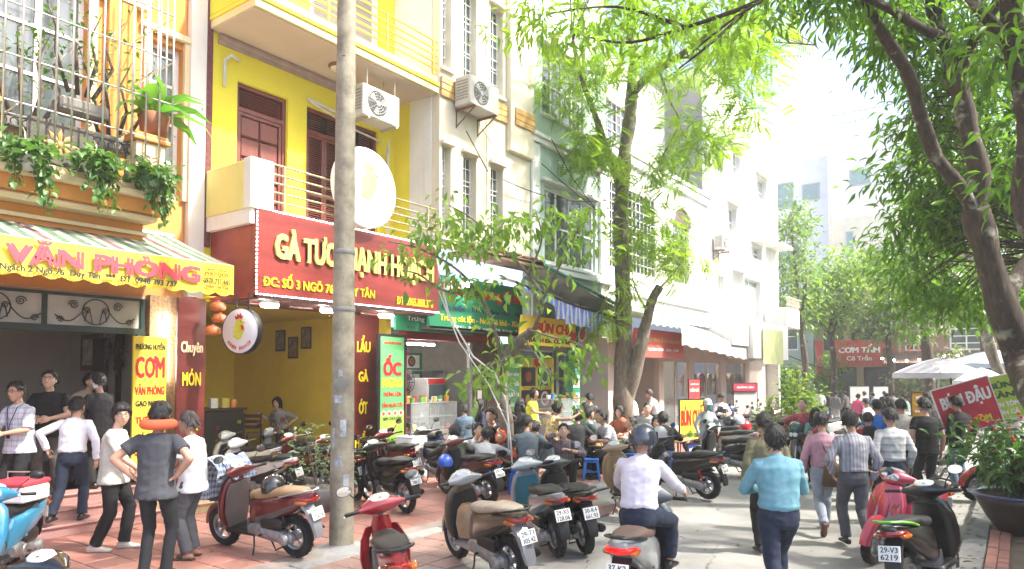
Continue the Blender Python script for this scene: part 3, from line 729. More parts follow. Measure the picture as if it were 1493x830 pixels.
    # rear mudguard, lamp, plate
    def guard(b):
        rs = []
        for z, y, hw in ((.70, -.80, .09), (.60, -.89, .085), (.48, -.95, .08), (.36, -.985, .072), (.29, -.99, .055)):
            rs.append([(x*hw, y+dy, z) for x, dy in ((-1, .03), (-.85, -.004), (0, -.012), (.85, -.004), (1, .03), (.8, .012), (0, .0), (-.8, .012))])
        b.rings(rs, True)
        b.tube([(0, -.5, .62), (0, -.8, .66)], [.08, .06], 10)
    add('mudguard', guard, 'guard')
    i = add('tail_light', lambda b: b.rings([[(px*f_, y+abs(px)*.5*f_, .742+pz*f_) for px, pz in superell(16, .135 if not ub else .10, .032, 2.4)] for y, f_ in ((-.86, 1), (-.955, .98), (-.978, .75), (-.982, .01))], True), 'tail')
    for s_ in (-1, 1):
        add('indicator', lambda b: b.rings([[(s_*(.115+px+.0), y+.04*(px+.03)*14*.5, .715+pz) for px, pz in superell(10, .038*f_, .022*f_)] for y, f_ in ((-.80, 1.1), (-.90, 1.0), (-.925, .5))], True), 'ind')
    pl = add('licence_plate', lambda b: b.box(-.095, .095, -.004, .004, -.07, .07, .003), 'plate', 30, None, (0, -.985, .575))
    def stand(b):
        b.tube([(-.12, -.02, .25), (-.17, -.06, .12), (-.235, -.09, .012)], .011, 6); b.box(-.27, -.21, -.115, -.065, 0, .012, .003)
        b.tube([(-.10, -.28, .22), (-.13, -.38, .10), (.13, -.38, .10), (.10, -.28, .22)], .012, 6)
    add('kickstand', stand, None)
    def steps(b):
        for s_ in (-1, 1): b.tube([(s_*.12, -.22, .30), (s_*.24, -.24, .30)], .014, 8)
    add('footrest', steps, None)
    return P, pl
SCP = {}
DEFPAL = dict(body=None, trim=BLK, seat=SEATM, rail=DRK, floor=BLK, fork=ALU, cowl=None, dash=DASH, lamp=LAMP, bar=CHR, lever=CHR, mirror=BLK, mirg=MIRG,
              engine=ALU, exhaust=DRK, shock=DRK, guard=BLK, tail=REDL, ind=ORL, plate=PLT, rim=RIM)
def scooter(loc, heading, label, body, style='scooter', plate=None, group='motorbikes parked along the pavement', lean=-.13, steer=0, far=False, skip=(), cat='motorbike', scale=.95, **pal):
    """heading: world angle (degrees) the front points to, 0 = +x, 90 = +y"""
    if style not in SCP: SCP[style] = scooter_parts(style)
    P, pli = SCP[style]
    pp = dict(DEFPAL); pp['body'] = body; pp['cowl'] = body; pp.update(pal)
    root = thing('motor_scooter' if style != 'underbone' else 'motorbike', label, cat, loc, 0, group)
    root.rotation_mode = 'QUATERNION'
    root.rotation_quaternion = (RZ(math.radians(heading)-PI/2) @ RY(lean)).to_quaternion(); root.scale = (scale,)*3
    objs = {}
    STE = T(0, .40, .8) @ Matrix.Rotation(steer, 4, V((0, -.27, 1))) @ T(0, -.40, -.8)
    for i, (name, me, key, par, l) in enumerate(P):
        if name in skip or (par is not None and par not in objs) or (far and name in ('brake', 'brake_lever', 'footrest', 'mirror_glass', 'indicator', 'rim') and not name == 'rim'): continue
        p = objs.get(par) if par is not None else root
        o = inst(name, me, p, l, mat=pp.get(key) if key else None); objs[i] = o
        if steer and par is None and (i == 0 or name in ('front_fender', 'fork', 'handlebar_cowl', 'dashboard', 'headlight', 'handlebar', 'grip', 'brake_lever', 'mirror')):
            o.matrix_local = STE @ (T(l) if l else Matrix())
    p = objs.get(pli)
    if p:
        p.rotation_euler = (-.30, 0, 0)
        if plate:
            a, c = plate
            for s_, zz in ((a, .033), (c, -.033)):
                text(s_, p, T(0, -.0045, zz) @ RX(PI/2), .15, .05, PLTX, .002, .012)
    root['_objs'] = 0; del root['_objs']
    return root
# ---------------------------------------------------------------- ground
def tilemat(name, c, var=.25, dirt=.5):
    m, n, l, b = newmat(name); b.inputs['Roughness'].default_value = .62
    oi = n.new('ShaderNodeObjectInfo'); tc = n.new('ShaderNodeTexCoord'); ge = n.new('ShaderNodeNewGeometry')
    c = col(c); o = mix(n, l, oi.outputs['Random'], tuple(x*(1-var) for x in c), tuple(min(1, x*(1+var)) for x in c))
    t = n.new('ShaderNodeTexNoise'); t.inputs['Scale'].default_value = 1.3; t.inputs['Detail'].default_value = 8; t.inputs['Roughness'].default_value = .7
    l.new(ge.outputs['Position'], t.inputs[0])
    o = mix(n, l, ramp(n, l, t.outputs[0], .5, .5+.25/dirt), o, (.16, .13, .11))
    t2 = n.new('ShaderNodeTexNoise'); t2.inputs['Scale'].default_value = 60; l.new(ge.outputs['Position'], t2.inputs[0])
    o = mix(n, l, .35, o, mix(n, l, t2.outputs[0], (.05, .03, .02), (.55, .36, .3)))
    l.new(o, b.inputs['Base Color'])
    bp = n.new('ShaderNodeBump'); bp.inputs['Strength'].default_value = .15; bp.inputs['Distance'].default_value = .01
    l.new(t2.outputs[0], bp.inputs['Height']); l.new(bp.outputs[0], b.inputs['Normal']); return m
def groundmat(name, c, patch=(.1, .1, .095), fine=130):
    m, n, l, b = newmat(name); b.inputs['Roughness'].default_value = .85
    big = tex(n, l, .35, 9, rough=.65); med = tex(n, l, 2.2, 8, rough=.7); fin = tex(n, l, fine, 3); c = col(c)
    o = mix(n, l, ramp(n, l, big, .35, .65), tuple(x*.72 for x in c), tuple(x*1.2 for x in c))
    o = mix(n, l, ramp(n, l, med, .5, .72), o, patch)
    o = mix(n, l, .45, o, mix(n, l, ramp(n, l, fin, .3, .7), tuple(x*.35 for x in c), tuple(x*1.6 for x in c)))
    v = n.new('ShaderNodeTexVoronoi'); v.feature = 'DISTANCE_TO_EDGE'; v.inputs['Scale'].default_value = .42
    tc = n.new('ShaderNodeTexCoord'); wv = n.new('ShaderNodeMix'); wv.data_type = 'VECTOR'; 
    t3 = n.new('ShaderNodeTexNoise'); t3.inputs['Scale'].default_value = 1.8; t3.inputs['Detail'].default_value = 6; l.new(tc.outputs['Object'], t3.inputs[0])
    wv.inputs[0].default_value = .35; l.new(tc.outputs['Object'], wv.inputs[4]); l.new(t3.outputs[1], wv.inputs[5]); l.new(wv.outputs[1], v.inputs[0])
    o = mix(n, l, ramp(n, l, v.outputs[0], .004, .0), o, mix(n, l, ramp(n, l, med, .42, .6), (.07, .068, .064), o))
    l.new(o, b.inputs['Base Color'])
    bp = n.new('ShaderNodeBump'); bp.inputs['Strength'].default_value = .35; bp.inputs['Distance'].default_value = .02
    l.new(fin, bp.inputs['Height']); l.new(bp.outputs[0], b.inputs['Normal']); return m
def sheet(name, x0, x1, y0, y1, z, m, **kw):
    b = MB(); b.add([(x0, y0, z), (x1, y0, z), (x1, y1, z), (x0, y1, z)], [(0, 1, 2, 3)]); return b.build(name, m, kind='structure', **kw)
sheet('ground', -900, 900, -300, 1800, -.06, groundmat('dusty_ground', (.16, .15, .135)))
sheet('road', -6.2, -.62, -6, 90, -.022, groundmat('worn_concrete_road', (.29, .28, .26), (.17, .162, .15)))
pave = sheet('pavement', -10.4, -6.56, -3, 38, -.012, M('pavement_mortar', (.30, .24, .21), .9, .3, 3, .3, 40, dirt=.5))
sheet('pavement', -30, -9.0, 34, 52, -.018, M('far_paving', (.30, .27, .25), .9, .2, .5, .2, 10))
tl = MB().box(-.193, .193, -.193, .193, -.03, 0, .006).mesh('tile', tilemat('red_clay_tile', (.34, .125, .09)))
n_ = 0
for j in range(31):
    for i in range(9):
        x = -10.05+.2+.4*i-.0; y = 1.94+.4*j-.2
        if x > -6.7 or n_ >= 270: continue
        inst('tile', tl, pave, (x, y, rnd.uniform(-.003, .001)), (rnd.uniform(-.004, .004), rnd.uniform(-.004, .004), rnd.uniform(-.004, .004))); n_ += 1
b = MB()
for j in range(57):
    for i in range(9):
        y = 1.74+.4*(j+30) if j < 50 else 1.74-.4*(j-49); b.box(-10.05+.4*i+.007, -9.65+.4*i-.007, y-.193, y+.193, -.03, 0)
b.build('tile', tilemat('red_clay_tile_far', (.30, .105, .072)), pave, kind='stuff')
apron = sheet('pavement', -6.3, -5.05, 4.2, 10.2, -.014, M('apron_mortar', (.34, .29, .26), .9, .3, 3, .3, 40))
t2 = MB().box(-.147, .147, -.147, .147, -.03, 0, .005).mesh('tile', tilemat('pink_clay_tile', (.33, .19, .15), .12, .8))
for j in range(19):
    for i in range(4):
        if rnd.random() < .04 or (i == 3 and rnd.random() < .25): continue
        inst('tile', t2, apron, (-6.13+.305*i, 4.4+.305*j, rnd.uniform(-.005, 0)), (rnd.uniform(-.008, .008), rnd.uniform(-.008, .008), 0))
kb = sheet('kerb', -6.57, -6.28, -3, 38, -.016, M('kerb_mortar', (.2, .19, .18), .9))
ks = MB().box(-.125, .125, -.395, .395, -.05, .004, .012).mesh('kerb_stone', M('kerb_concrete', (.33, .32, .29), .9, .25, 4, .4, 50, dirt=.7), 40)
for j in range(24): inst('kerb_stone', ks, kb, (-6.425+rnd.uniform(-.01, .01), 2+.81*j, rnd.uniform(-.008, .004)), (rnd.uniform(-.01, .01), 0, rnd.uniform(-.01, .01)))
rk = sheet('pavement', -.35, 4.5, -4, 60, .10, M('bare_earth', (.13, .10, .075), .95, .35, 3, .5, 30))
kr = MB().box(-.13, .13, -.49, .49, -.03, .12, .02).mesh('kerb_stone', M('granite_kerb', (.22, .22, .21), .85, .25, 6, .35, 60, dirt=.6), 40)
for j in range(30): inst('kerb_stone', kr, rk, (-.49, 3.5+j*1.0, rnd.uniform(-.006, .006)), (0, 0, rnd.uniform(-.01, .01)))
bk = MB().box(-.05, .05, -.10, .10, -.03, .03, .006).mesh('brick', tilemat('red_paver', (.33, .12, .085)))
for j in range(22):
    for i in range(2): inst('brick', bk, rk, (-.30+.105*i, 6.2+.21*j+.1*i, .115+rnd.uniform(-.01, .004)), (rnd.uniform(-.03, .03), rnd.uniform(-.03, .03), rnd.uniform(-.03, .03)))
for j in range(12):
    for i in range(5): inst('brick', bk, rk, (.02+.215*i+(j % 2)*.1, 7.6+.11*j, .10+rnd.uniform(-.02, .004)), (rnd.uniform(-.03, .03), rnd.uniform(-.03, .03), PI/2+rnd.uniform(-.05, .05)))
lf = MB()
for k in range(420):                                  # fallen leaves along the right kerb
    x, y = rnd.uniform(-1.2, .8), rnd.uniform(5, 15); a = rnd.uniform(0, 6.3); s_ = rnd.uniform(.02, .05)
    z = .112 if x > -.36 else (.125 if x > -.62 else -.012)
    lf.add([(-s_, 0, 0), (0, s_*.45, .012), (s_, 0, .002), (0, -s_*.45, .010)], [(0, 1, 2, 3)], T(x, y, z) @ RZ(a))
for k in range(160):
    x, y = rnd.uniform(-9.8, -1.4), rnd.uniform(3.5, 20); a = rnd.uniform(0, 6.3); s_ = rnd.uniform(.012, .04)
    lf.add([(-s_, 0, 0), (0, s_*.45, .012), (s_, 0, .002), (0, -s_*.45, .010)], [(0, 1, 2, 3)], T(x, y, .008 if x < -5.05 else -.012) @ RZ(a))
lf.build('fallen_leaves', M('dry_leaf', (.22, .14, .06), .8, .5, 2), kind='stuff')
# ---------------------------------------------------------------- house kit
def plaster(name, c, dirt=.35, var=.10, dc=(.28, .26, .22)): return M(name, c, .85, var, 1.3, .25, 35, dirt=dirt, dc=dc)
GLS = M('window_glass', (.09, .11, .11), .07, .5, 1.2, .03, 2, spec=.9)
FRW = M('white_frame', (.70, .70, .67), .5, .08, 10)
IRON = M('black_iron', (.022, .021, .02), .5, .3, 20, .2, 90)
STEEL = M('stainless_bar', (.62, .60, .56), .28, .15, 20, .05, metal=.85)
def wall(b, X, y0, y1, z0, z1, ops=(), t=.22, Mx=None):
    """wall whose face looks +X at x = X; ops are openings (y0, y1, z0, z1)"""
    ys = sorted({y0, y1, *[o[0] for o in ops], *[o[1] for o in ops]}); zs = sorted({z0, z1, *[o[2] for o in ops], *[o[3] for o in ops]})
    ys = [y for y in ys if y0 <= y <= y1]; zs = [z for z in zs if z0 <= z <= z1]
    for i in range(len(ys)-1):
        for k in range(len(zs)-1):
            cy, cz = (ys[i]+ys[i+1])/2, (zs[k]+zs[k+1])/2
            if any(o[0] < cy < o[1] and o[2] < cz < o[3] for o in ops): continue
            for x in (X, X-t): b.add([(x, ys[i], zs[k]), (x, ys[i+1], zs[k]), (x, ys[i+1], zs[k+1]), (x, ys[i], zs[k+1])], [(0, 1, 2, 3)], Mx)
    for a0, a1, c0, c1 in list(ops)+[(y0, y1, z0, z1)]:
        for p in ([(a0, c0), (a1, c0)], [(a1, c0), (a1, c1)], [(a1, c1), (a0, c1)], [(a0, c1), (a0, c0)]):
            b.add([(X, *p[0]), (X, *p[1]), (X-t, *p[1]), (X-t, *p[0])], [(0, 1, 2, 3)], Mx)
def window(par, X, y0, y1, z0, z1, nx=1, nz=2, fm=None, gm=None, fw=.05, rec=.13, grille=0, gmat=None, sill=None, bars=.014, Mx=None, name='window'):
    b = MB(); x0, x1 = X-rec-.06, X-rec
    b.box(x0, x1, y0, y0+fw, z0, z1, 0, Mx); b.box(x0, x1, y1-fw, y1, z0, z1, 0, Mx); b.box(x0, x1, y0+fw, y1-fw, z0, z0+fw, 0, Mx); b.box(x0, x1, y0+fw, y1-fw, z1-fw, z1, 0, Mx)
    for i in range(1, nx): y = lerp(y0, y1, i/nx); b.box(x0, x1, y-fw*.4, y+fw*.4, z0+fw, z1-fw, 0, Mx)
    for k in range(1, nz): z = lerp(z0, z1, k/nz); b.box(x0+.01, x1-.004, y0+fw, y1-fw, z-fw*.32, z+fw*.32, 0, Mx)
    w_ = b.build(name, fm or FRW, par)
    for i in range(nx):
        b = MB(); ya, yb = lerp(y0, y1, i/nx)+.02, lerp(y0, y1, (i+1)/nx)-.02; b.box(X-rec-.036, X-rec-.028, ya, yb, z0+.03, z1-.03, 0, Mx); b.build('pane', gm or GLS, w_)
    if grille:
        b = MB()
        for k in range(1, grille): z = lerp(z0, z1, k/grille); b.box(x1+.012, x1+.026, y0, y1, z-bars*.5, z+bars*.5, 0, Mx)
        n2 = max(2, round((y1-y0)/((z1-z0)/grille)))
        for k in range(1, n2): y = lerp(y0, y1, k/n2); b.box(x1+.026, x1+.038, y-bars*.5, y+bars*.5, z0, z1, 0, Mx)
        b.build('grille', gmat or FRW, w_)
    if sill: b = MB(); b.box(X+.005, X+.10, y0-.08, y1+.08, z0-.09, z0-.02, .01, Mx); b.build('sill', sill, w_)
    return w_
def louvre_door(par, X, y0, y1, z0, z1, m, leaves_=2, name='shutter_door', panel=False, transom=.42):
    rec = .10; b = MB(); x0, x1 = X-rec-.05, X-rec+.01; f = .07
    b.box(x0-.03, x1+.02, y0, y0+f, z0, z1); b.box(x0-.03, x1+.02, y1-f, y1, z0, z1); b.box(x0-.03, x1+.02, y0+f, y1-f, z1-f, z1); b.box(x0-.03, x1+.02, y0+f, y1-f, z1-transom-f, z1-transom)
    d = b.build(name, m, par); dark = M('dark_gap', (.02, .014, .012), .9, 0, bump=0)
    b = MB(); b.box(x0-.02, x0-.01, y0+f, y1-f, z0, z1-f); b.build('backing', dark if not panel else m, d)
    sl = MB()
    for q in range(leaves_):
        a, c = lerp(y0+f, y1-f, q/leaves_), lerp(y0+f, y1-f, (q+1)/leaves_); zt = z1-transom-f
        lb = MB(); g = .06
        lb.box(x0, x1, a+.004, a+g, z0, zt-.004); lb.box(x0, x1, c-g, c-.004, z0, zt-.004); lb.box(x0, x1, a+g, c-g, z0, z0+g*1.6); lb.box(x0, x1, a+g, c-g, zt-g, zt-.004)
        if panel:
            rows, cols = 5, 2
            for r in range(rows):
                for cc in range(cols):
                    ya, yb = lerp(a+g, c-g, cc/cols)+.012, lerp(a+g, c-g, (cc+1)/cols)-.012; za, zb = lerp(z0+g*1.6, zt-g, r/rows)+.015, lerp(z0+g*1.6, zt-g, (r+1)/rows)-.015
                    lb.box(x0+.004, x1-.012, ya, yb, za, zb, .018)
        else:
            zm = lerp(z0, zt, .42); lb.box(x0, x1, a+g, c-g, zm-g*.6, zm+g*.6)
            z = z0+g*1.6+.02
            while z < zt-g-.02:
                if abs(z-zm) > g*.6+.015: sl.box(-.022, .022, a+g, c-g, -.004, .004, 0, T((x0+x1)/2, 0, z) @ RY(.7))
                z += .042
        lb.build('door_leaf', m, d)
        z = z1-transom+.03
        while z < z1-f-.02: sl.box(-.02, .02, a+.06, c-.06, -.004, .004, 0, T((x0+x1)/2, 0, z) @ RY(.7)); z += .045
    o = sl.build('slat', m, d, kind='stuff')
    return d
def rail(par, pts, rails, m, r=.018, posts=None, name='railing'):
    b = MB()
    for z in rails: b.tube([(p[0], p[1], p[2]+z) for p in pts], r, 6)
    for p in posts or (): b.box(p[0]-.018, p[0]+.018, p[1]-.018, p[1]+.018, p[2], p[2]+max(rails))
    return b.build(name, m, par)
def ac_unit(loc, label, w=.85, h=.58, d=.34, rz=0., bracket=True, mat=None):
    """outdoor unit; its grille looks along local +X"""
    t = thing('air_conditioner', label, 'air conditioner', loc, rz, None); wm = mat or M('ac_white', (.50, .49, .44), .5, .12, 4, .05, dirt=.8, dc=(.24, .21, .17))
    part('casing', wm, t, lambda b: b.box(-d/2, d/2, -w/2, w/2, 0, h, .02))
    part('fan_recess', M('ac_dark', (.05, .05, .05), .7), t, lambda b: b.lathe([(.0, .006), (h*.40, .006), (h*.40, .0), (0, 0)], 28, T(d/2, -w*.12, h*.5) @ RY(PI/2)))
    def blades(b):
        for k in range(3):
            b.sheet([[(.012+.0*r, r*math.cos(a+q), r*math.sin(a+q)) for r in (.04, h*.36)] for q, a in ((0, k*2.09), (.35, k*2.09), (.7, k*2.09))], T(d/2, -w*.12, h*.5))
        b.lathe([(0, .03), (.045, .028), (.05, .008)], 14, T(d/2, -w*.12, h*.5) @ RY(PI/2))
    part('fan', M('ac_grey_blade', (.3, .3, .3), .6), t, blades)
    def gr(b):
        for k in range(1, 6): b.torus(h*.41*k/5, .0045, 28, 4, T(d/2+.028, -w*.12, h*.5) @ RY(PI/2))
        for k in range(10): a = k*PI/5; b.tube([(d/2+.026, -w*.12, h*.5), (d/2+.026, -w*.12+h*.41*math.cos(a), h*.5+h*.41*math.sin(a))], .004, 4)
    part('grille', wm, t, gr)
    def vents(b):
        for k in range(7): b.box(-d*.36, d*.36, -w/2-.008, -w/2+.002, h*.2+k*h*.1, h*.2+k*h*.1+.028)
    part('vent', M('ac_shadow', (.25, .25, .24), .6), t, vents)
    if bracket:
        def br(b):
            for y in (-w*.36, w*.36):
                b.box(-d*.75, d*.6, y-.02, y+.02, -.045, -.005); b.box(-d*.75, -d*.75+.04, y-.02, y+.02, -.40, -.045); b.tube([(-d*.7, y, -.38), (d*.5, y, -.05)], .014, 6)
        part('bracket', M('rusty_bracket', (.22, .10, .06), .8, .4, 12), t, br)
    return t
def board(name, label, cat, X, y0, y1, z0, z1, m, t=.06, parts=None, tilt=0):
    """sign board looking +X, its back at X-t; returns the thing whose origin is the board centre of the face"""
    s = thing(name, label, cat, (X, (y0+y1)/2, (z0+z1)/2)); s.rotation_euler = (0, tilt, 0); w_, h_ = y1-y0, z1-z0
    part('panel', m, s, lambda b: b.box(-t, 0, -w_/2, w_/2, -h_/2, h_/2, .006))
    return s
def onb(y, z, x=.003): return T(x, y, z) @ RZ(PI/2) @ RX(PI/2)
YEL, RED, WHT, BLKT = M('yellow_print', (.80, .58, .02), .5, .04, bump=0), M('red_print', (.55, .015, .02), .5, .04, bump=0), M('white_print', (.78, .78, .76), .5, .04, bump=0), M('black_print', (.02, .02, .02), .5, .04, bump=0)
LED = M('led_white', (1, .97, .9), .4, 0, bump=0, emit=50); LEDS = M('led_strip', (1, 1, 1), .4, 0, bump=0, emit=5)
# ================================================================ house with the awning (orange and cream)
h1 = thing('house', 'orange and cream house with a caged balcony full of plants above the striped awning', 'house', (-11, 3, 0))
I1 = T(11, -3, 0)
OR, CR = plaster('orange_plaster', (.56, .235, .05), .4), plaster('cream_plaster', (.66, .52, .30), .45)
def hp(name, m, fn, smooth=False, par=None, **kw):
    b = MB(); fn(b); b.v = [(x+11, y-3, z) for x, y, z in b.v]; return b.build(name, m, par or h1, smooth, **kw)
up_ops = [(1.5, 2.6, 4.9, 7.6), (3.3, 4.5, 4.9, 7.7), (5.42, 5.95, 4.9, 7.4)]
hp('wall', OR, lambda b: wall(b, -11, -3, 6.02, 3.3, 11, up_ops))
for o in up_ops: window(h1, 0, o[0]-3, o[1]-3, o[2], o[3], 2 if o[1]-o[0] > .7 else 1, 4, grille=0, fw=.07)
def trim(b):
    for o in up_ops:
        b.box(-11.0+.004, -10.93, o[0]-.12, o[0]-.002, o[2], o[3]+.1); b.box(-10.996, -10.93, o[1]+.002, o[1]+.12, o[2], o[3]+.1); b.box(-10.996, -10.90, o[0]-.16, o[1]+.16, o[3]+.1, o[3]+.22, .02)
    b.box(-10.996, -10.86, 4.6, 5.3, 7.75, 7.9); b.box(-10.996, -10.88, -3, 5.4, 7.92, 8.06)
hp('window_trim', CR, trim)
for y0, y1 in ((2.85, 3.1), (4.75, 5.15)): hp('pilaster', OR, lambda b: b.box(-10.994, -10.88, y0, y1, 4.75, 7.8, .01))
def slab(b):
    b.box(-11, -9.72, -3, 5.05, 4.32, 4.50); b.mat(1).box(-11, -9.62, -3, 5.14, 4.503, 4.60, .015); b.box(-11, -9.70, -3, 5.06, 4.603, 4.70, .02)
    b.box(-11, -9.78, -3, 4.98, 4.22, 4.317, .03); b.mat(0).box(-11, -10.05, -3, 4.9, 3.95, 4.217); b.mat(1).box(-11, -10.0, -3, 4.94, 4.05, 4.10)
hp('balcony', [OR, CR], slab)
bal = [o for o in h1.children if o.name.startswith('balcony')][0]
def hp2(name, m, fn, smooth=False, **kw): return hp(name, m, fn, smooth, par=bal, **kw)
for y0, y1 in ((-1.2, -.8), (1.05, 1.4), (2.55, 3.0), (4.62, 5.02)):
    def ped(b):
        b.box(-9.98, -9.70, y0, y1, 4.703, 5.30, .012); b.mat(1).box(-10.03, -9.65, y0-.05, y1+.05, 5.303, 5.36, .012); b.box(-10.01, -9.67, y0-.03, y1+.03, 5.363, 5.42, .015)
        b.mat(0)
        for k in range(5):
            z = 5.12-.055*k; b.tube([(-9.70, y0+.07, z+.03), (-9.685, (y0+y1)/2, z-.03+.006*k), (-9.70, y1-.07, z+.03)], .012, 5)
    hp2('pedestal', [CR, OR], ped)
def balust(b):
    y = -.7
    while y < 4.6:
        if not (1.0 < y < 1.45 or 2.5 < y < 3.05):
            b.lathe([(.010, 0), (.022, .02), (.012, .06), (.026, .16), (.012, .30), (.010, .36), (.02, .38), (.01, .40)], 8, T(-9.84, y, 4.71))
            b.torus(.045, .008, 12, 5, T(-9.84, y+.06, 5.17) @ RY(PI/2))
        y += .125
    for z in (4.72, 5.11, 5.23): b.box(-9.86, -9.82, -.8, 4.62, z, z+.018)
hp2('baluster', IRON, balust, 40, kind='stuff')
def medal(b):
    b.box(-9.80, -9.78, 3.35, 4.1, 4.74, 5.28)
    for k in range(8):
        a = k*PI/4; b.mat(1).rings([[(-9.775, 3.72+r*math.cos(a)+w*-math.sin(a), 5.0+r*math.sin(a)+w*math.cos(a)) for w in (-h_, h_)]+[(-9.765, 3.72+r*math.cos(a), 5.0+r*math.sin(a))] for r, h_ in ((.04, .012), (.12, .035), (.2, .006))], True)
    b.ball((-9.775, 3.72, 5.0), .02, .045, .045, 10, 6)
hp2('iron_panel', [M('dark_bronze', (.06, .05, .035), .6, .4, 8), M('gilt', (.42, .22, .06), .5, .3, 20)], medal)
# steel cage on the balcony
cage = thing('balcony_cage', 'stainless steel bar cage enclosing the plants on the orange house balcony', 'cage', (-9.66, 3, 5.3))
bar = MB().tube([(0, 0, -.35), (0, 0, 3.2)], .014, 8).mesh('bar', STEEL, True)
k = 0; y = -1.2
while y < 5.15: inst('bar', bar, cage, (0, y-3, rnd.uniform(-.03, .03))); y += .185
for x in (-.25, -.5, -.75, -1.0, -1.22): inst('bar', bar, cage, (x, 2.12, 0))
def cr(b):
    for z in (.06, .62, 1.25, 1.9, 2.5): b.tube([(-.015, -4.2, z), (-.015, 2.12, z), (-1.25, 2.12, z)], .011, 6)
    for k in range(15): b.tube([(-.9, -4+k*.42, -.02), (.0, -4+k*.42, .03)], .010, 6)
part('cross_bar', STEEL, cage, cr)
# ground floor
def ground1(b):
    wall(b, -11, -3, 6.02, .45, 3.3, [(-2.2, 5.40, .45, 3.25)]); b.box(-16, -11.02, 6.02, 6.2, .0, 11)
hp('shop_wall', plaster('pink_plaster', (.50, .33, .25), .3), ground1)
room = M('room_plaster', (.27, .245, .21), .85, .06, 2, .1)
def rm(b):
    b.add([(-15, -3, .45), (-15, 6.015, .45), (-15, 6.015, 3.3), (-15, -3, 3.3)], [(0, 1, 2, 3)]); b.box(-15, -11.23, 5.98, 6.012, .45, 3.295)
    b.add([(-15, -3, 3.298), (-11, -3, 3.298), (-11, 6.01, 3.298), (-15, 6.01, 3.298)], [(0, 1, 2, 3)]); b.add([(-15, -2.9, .45), (-11.2, -2.9, .45), (-11.2, -2.9, 3.3), (-15, -2.9, 3.3)], [(0, 1, 2, 3)])
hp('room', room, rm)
hp('door', M('dark_wood_door', (.035, .02, .015), .5, .3, 6), lambda b: (b.box(-15, -14.95, 3.1, 4.7, .46, 2.75, .01), b.box(-13.9, -13.4, 5.90, 5.975, .46, 2.75, .01), b.box(-12.95, -12.9, 5.88, 5.97, .46, 2.9)))
PINK, GOLD = M('pink_granite', (.42, .23, .20), .45, .3, 60, .05, 100), M('yellow_granite', (.48, .36, .20), .45, .35, 55, .05, 100)
for i in range(3):
    hp('step', PINK, lambda b: (b.box(-10.05-.3*i, -11.2 if i < 2 else -11.0, -3, 5.245, .15*i, .15*i+.118), b.box(-10.02-.3*i, -11.21 if i < 2 else -11.0, -3, 5.245, .15*i+.12, .15*i+.15, .008)))
    hp('step', GOLD, lambda b: (b.box(-10.05-.3*i, -11.2 if i < 2 else -11.0, 5.25, 6.05, .15*i, .15*i+.118), b.box(-10.02-.3*i, -11.21 if i < 2 else -11.0, 5.25, 6.05, .15*i+.12, .15*i+.15, .008)))
hp('floor', M('shop_floor', (.22, .15, .12), .4, .2, 8), lambda b: b.box(-15, -11.003, -3, 6.0, .30, .449))
hp('pillar', M('brown_granite', (.30, .19, .10), .35, .6, 28, .05, 120), lambda b: b.box(-11.0+.004, -10.86, 5.43, 5.98, .45, 3.32))
gf = M('dark_green_frame', (.012, .03, .028), .45, .2)
tr_ = hp('transom', gf, lambda b: (b.box(-11.0, -10.93, -2.2, 5.40, 2.70, 2.79), b.box(-10.998, -10.93, -2.2, 5.40, 3.21, 3.25), *[b.box(-10.997, -10.935, y-.03, y+.03, 2.79, 3.21) for y in (-.6, .55, 1.7, 2.85, 4.02, 5.36)]))
hp('pane', M('frosted_glass', (.42, .44, .42), .35, .3, 1.5, .1, 12), lambda b: b.box(-10.985, -10.975, -2.2, 5.38, 2.79, 3.21), par=tr_)
def scroll(b):
    for c in (1.12, 2.27, 3.43, 4.69):
        b.torus(.185, .010, 22, 5, T(-10.95, c, 3.0) @ RY(PI/2))
        for s_ in (-1, 1):
            for zz, y1, r0 in ((3.09, .30, .07), (2.87, .47, .05)):
                b.tube([(-10.945, c+s_*(y1+(r0*(1-k/22))*math.cos(k*.6)), zz+(r0*(1-k/22))*math.sin(k*.6)) for k in range(20)], .008, 4)
            b.tube([(-10.945, c+s_*(.05+.10*(k/10)), 2.83+.20*math.sin(k*.3)) for k in range(11)], .009, 4)
            b.tube([(-10.945, c+s_*(.12+.05*math.cos(k*.7)*(1-k/20)), 3.02+.05*math.sin(k*.7)*(1-k/20)) for k in range(18)], .007, 4)
            b.tube([(-10.945, c+s_*(.185+.36*k/10), 3.0-.10*math.sin(k*.35)-.1*k/10) for k in range(11)], .009, 4)
hp('iron_scroll', IRON, scroll, True, par=tr_)
hp('door_frame', gf, lambda b: (b.box(-11.0, -10.92, 5.28, 5.40, .45, 2.70)))
col_m = plaster('white_pillar_paint', (.70, .66, .60), .5)
colm = thing('pilaster', 'white pillar with a rough maroon side between the orange and yellow houses', 'pillar', (-10.9, 6.2, 3.3))
part('shaft', col_m, colm, lambda b: b.box(-.3, 0.02, -.17, .10, 0.05, 8)); part('side_strip', M('maroon_render', (.16, .05, .05), .95, .4, 20, .8, 30), colm, lambda b: b.box(-.3, 0.035, .102, .20, .9, 8))
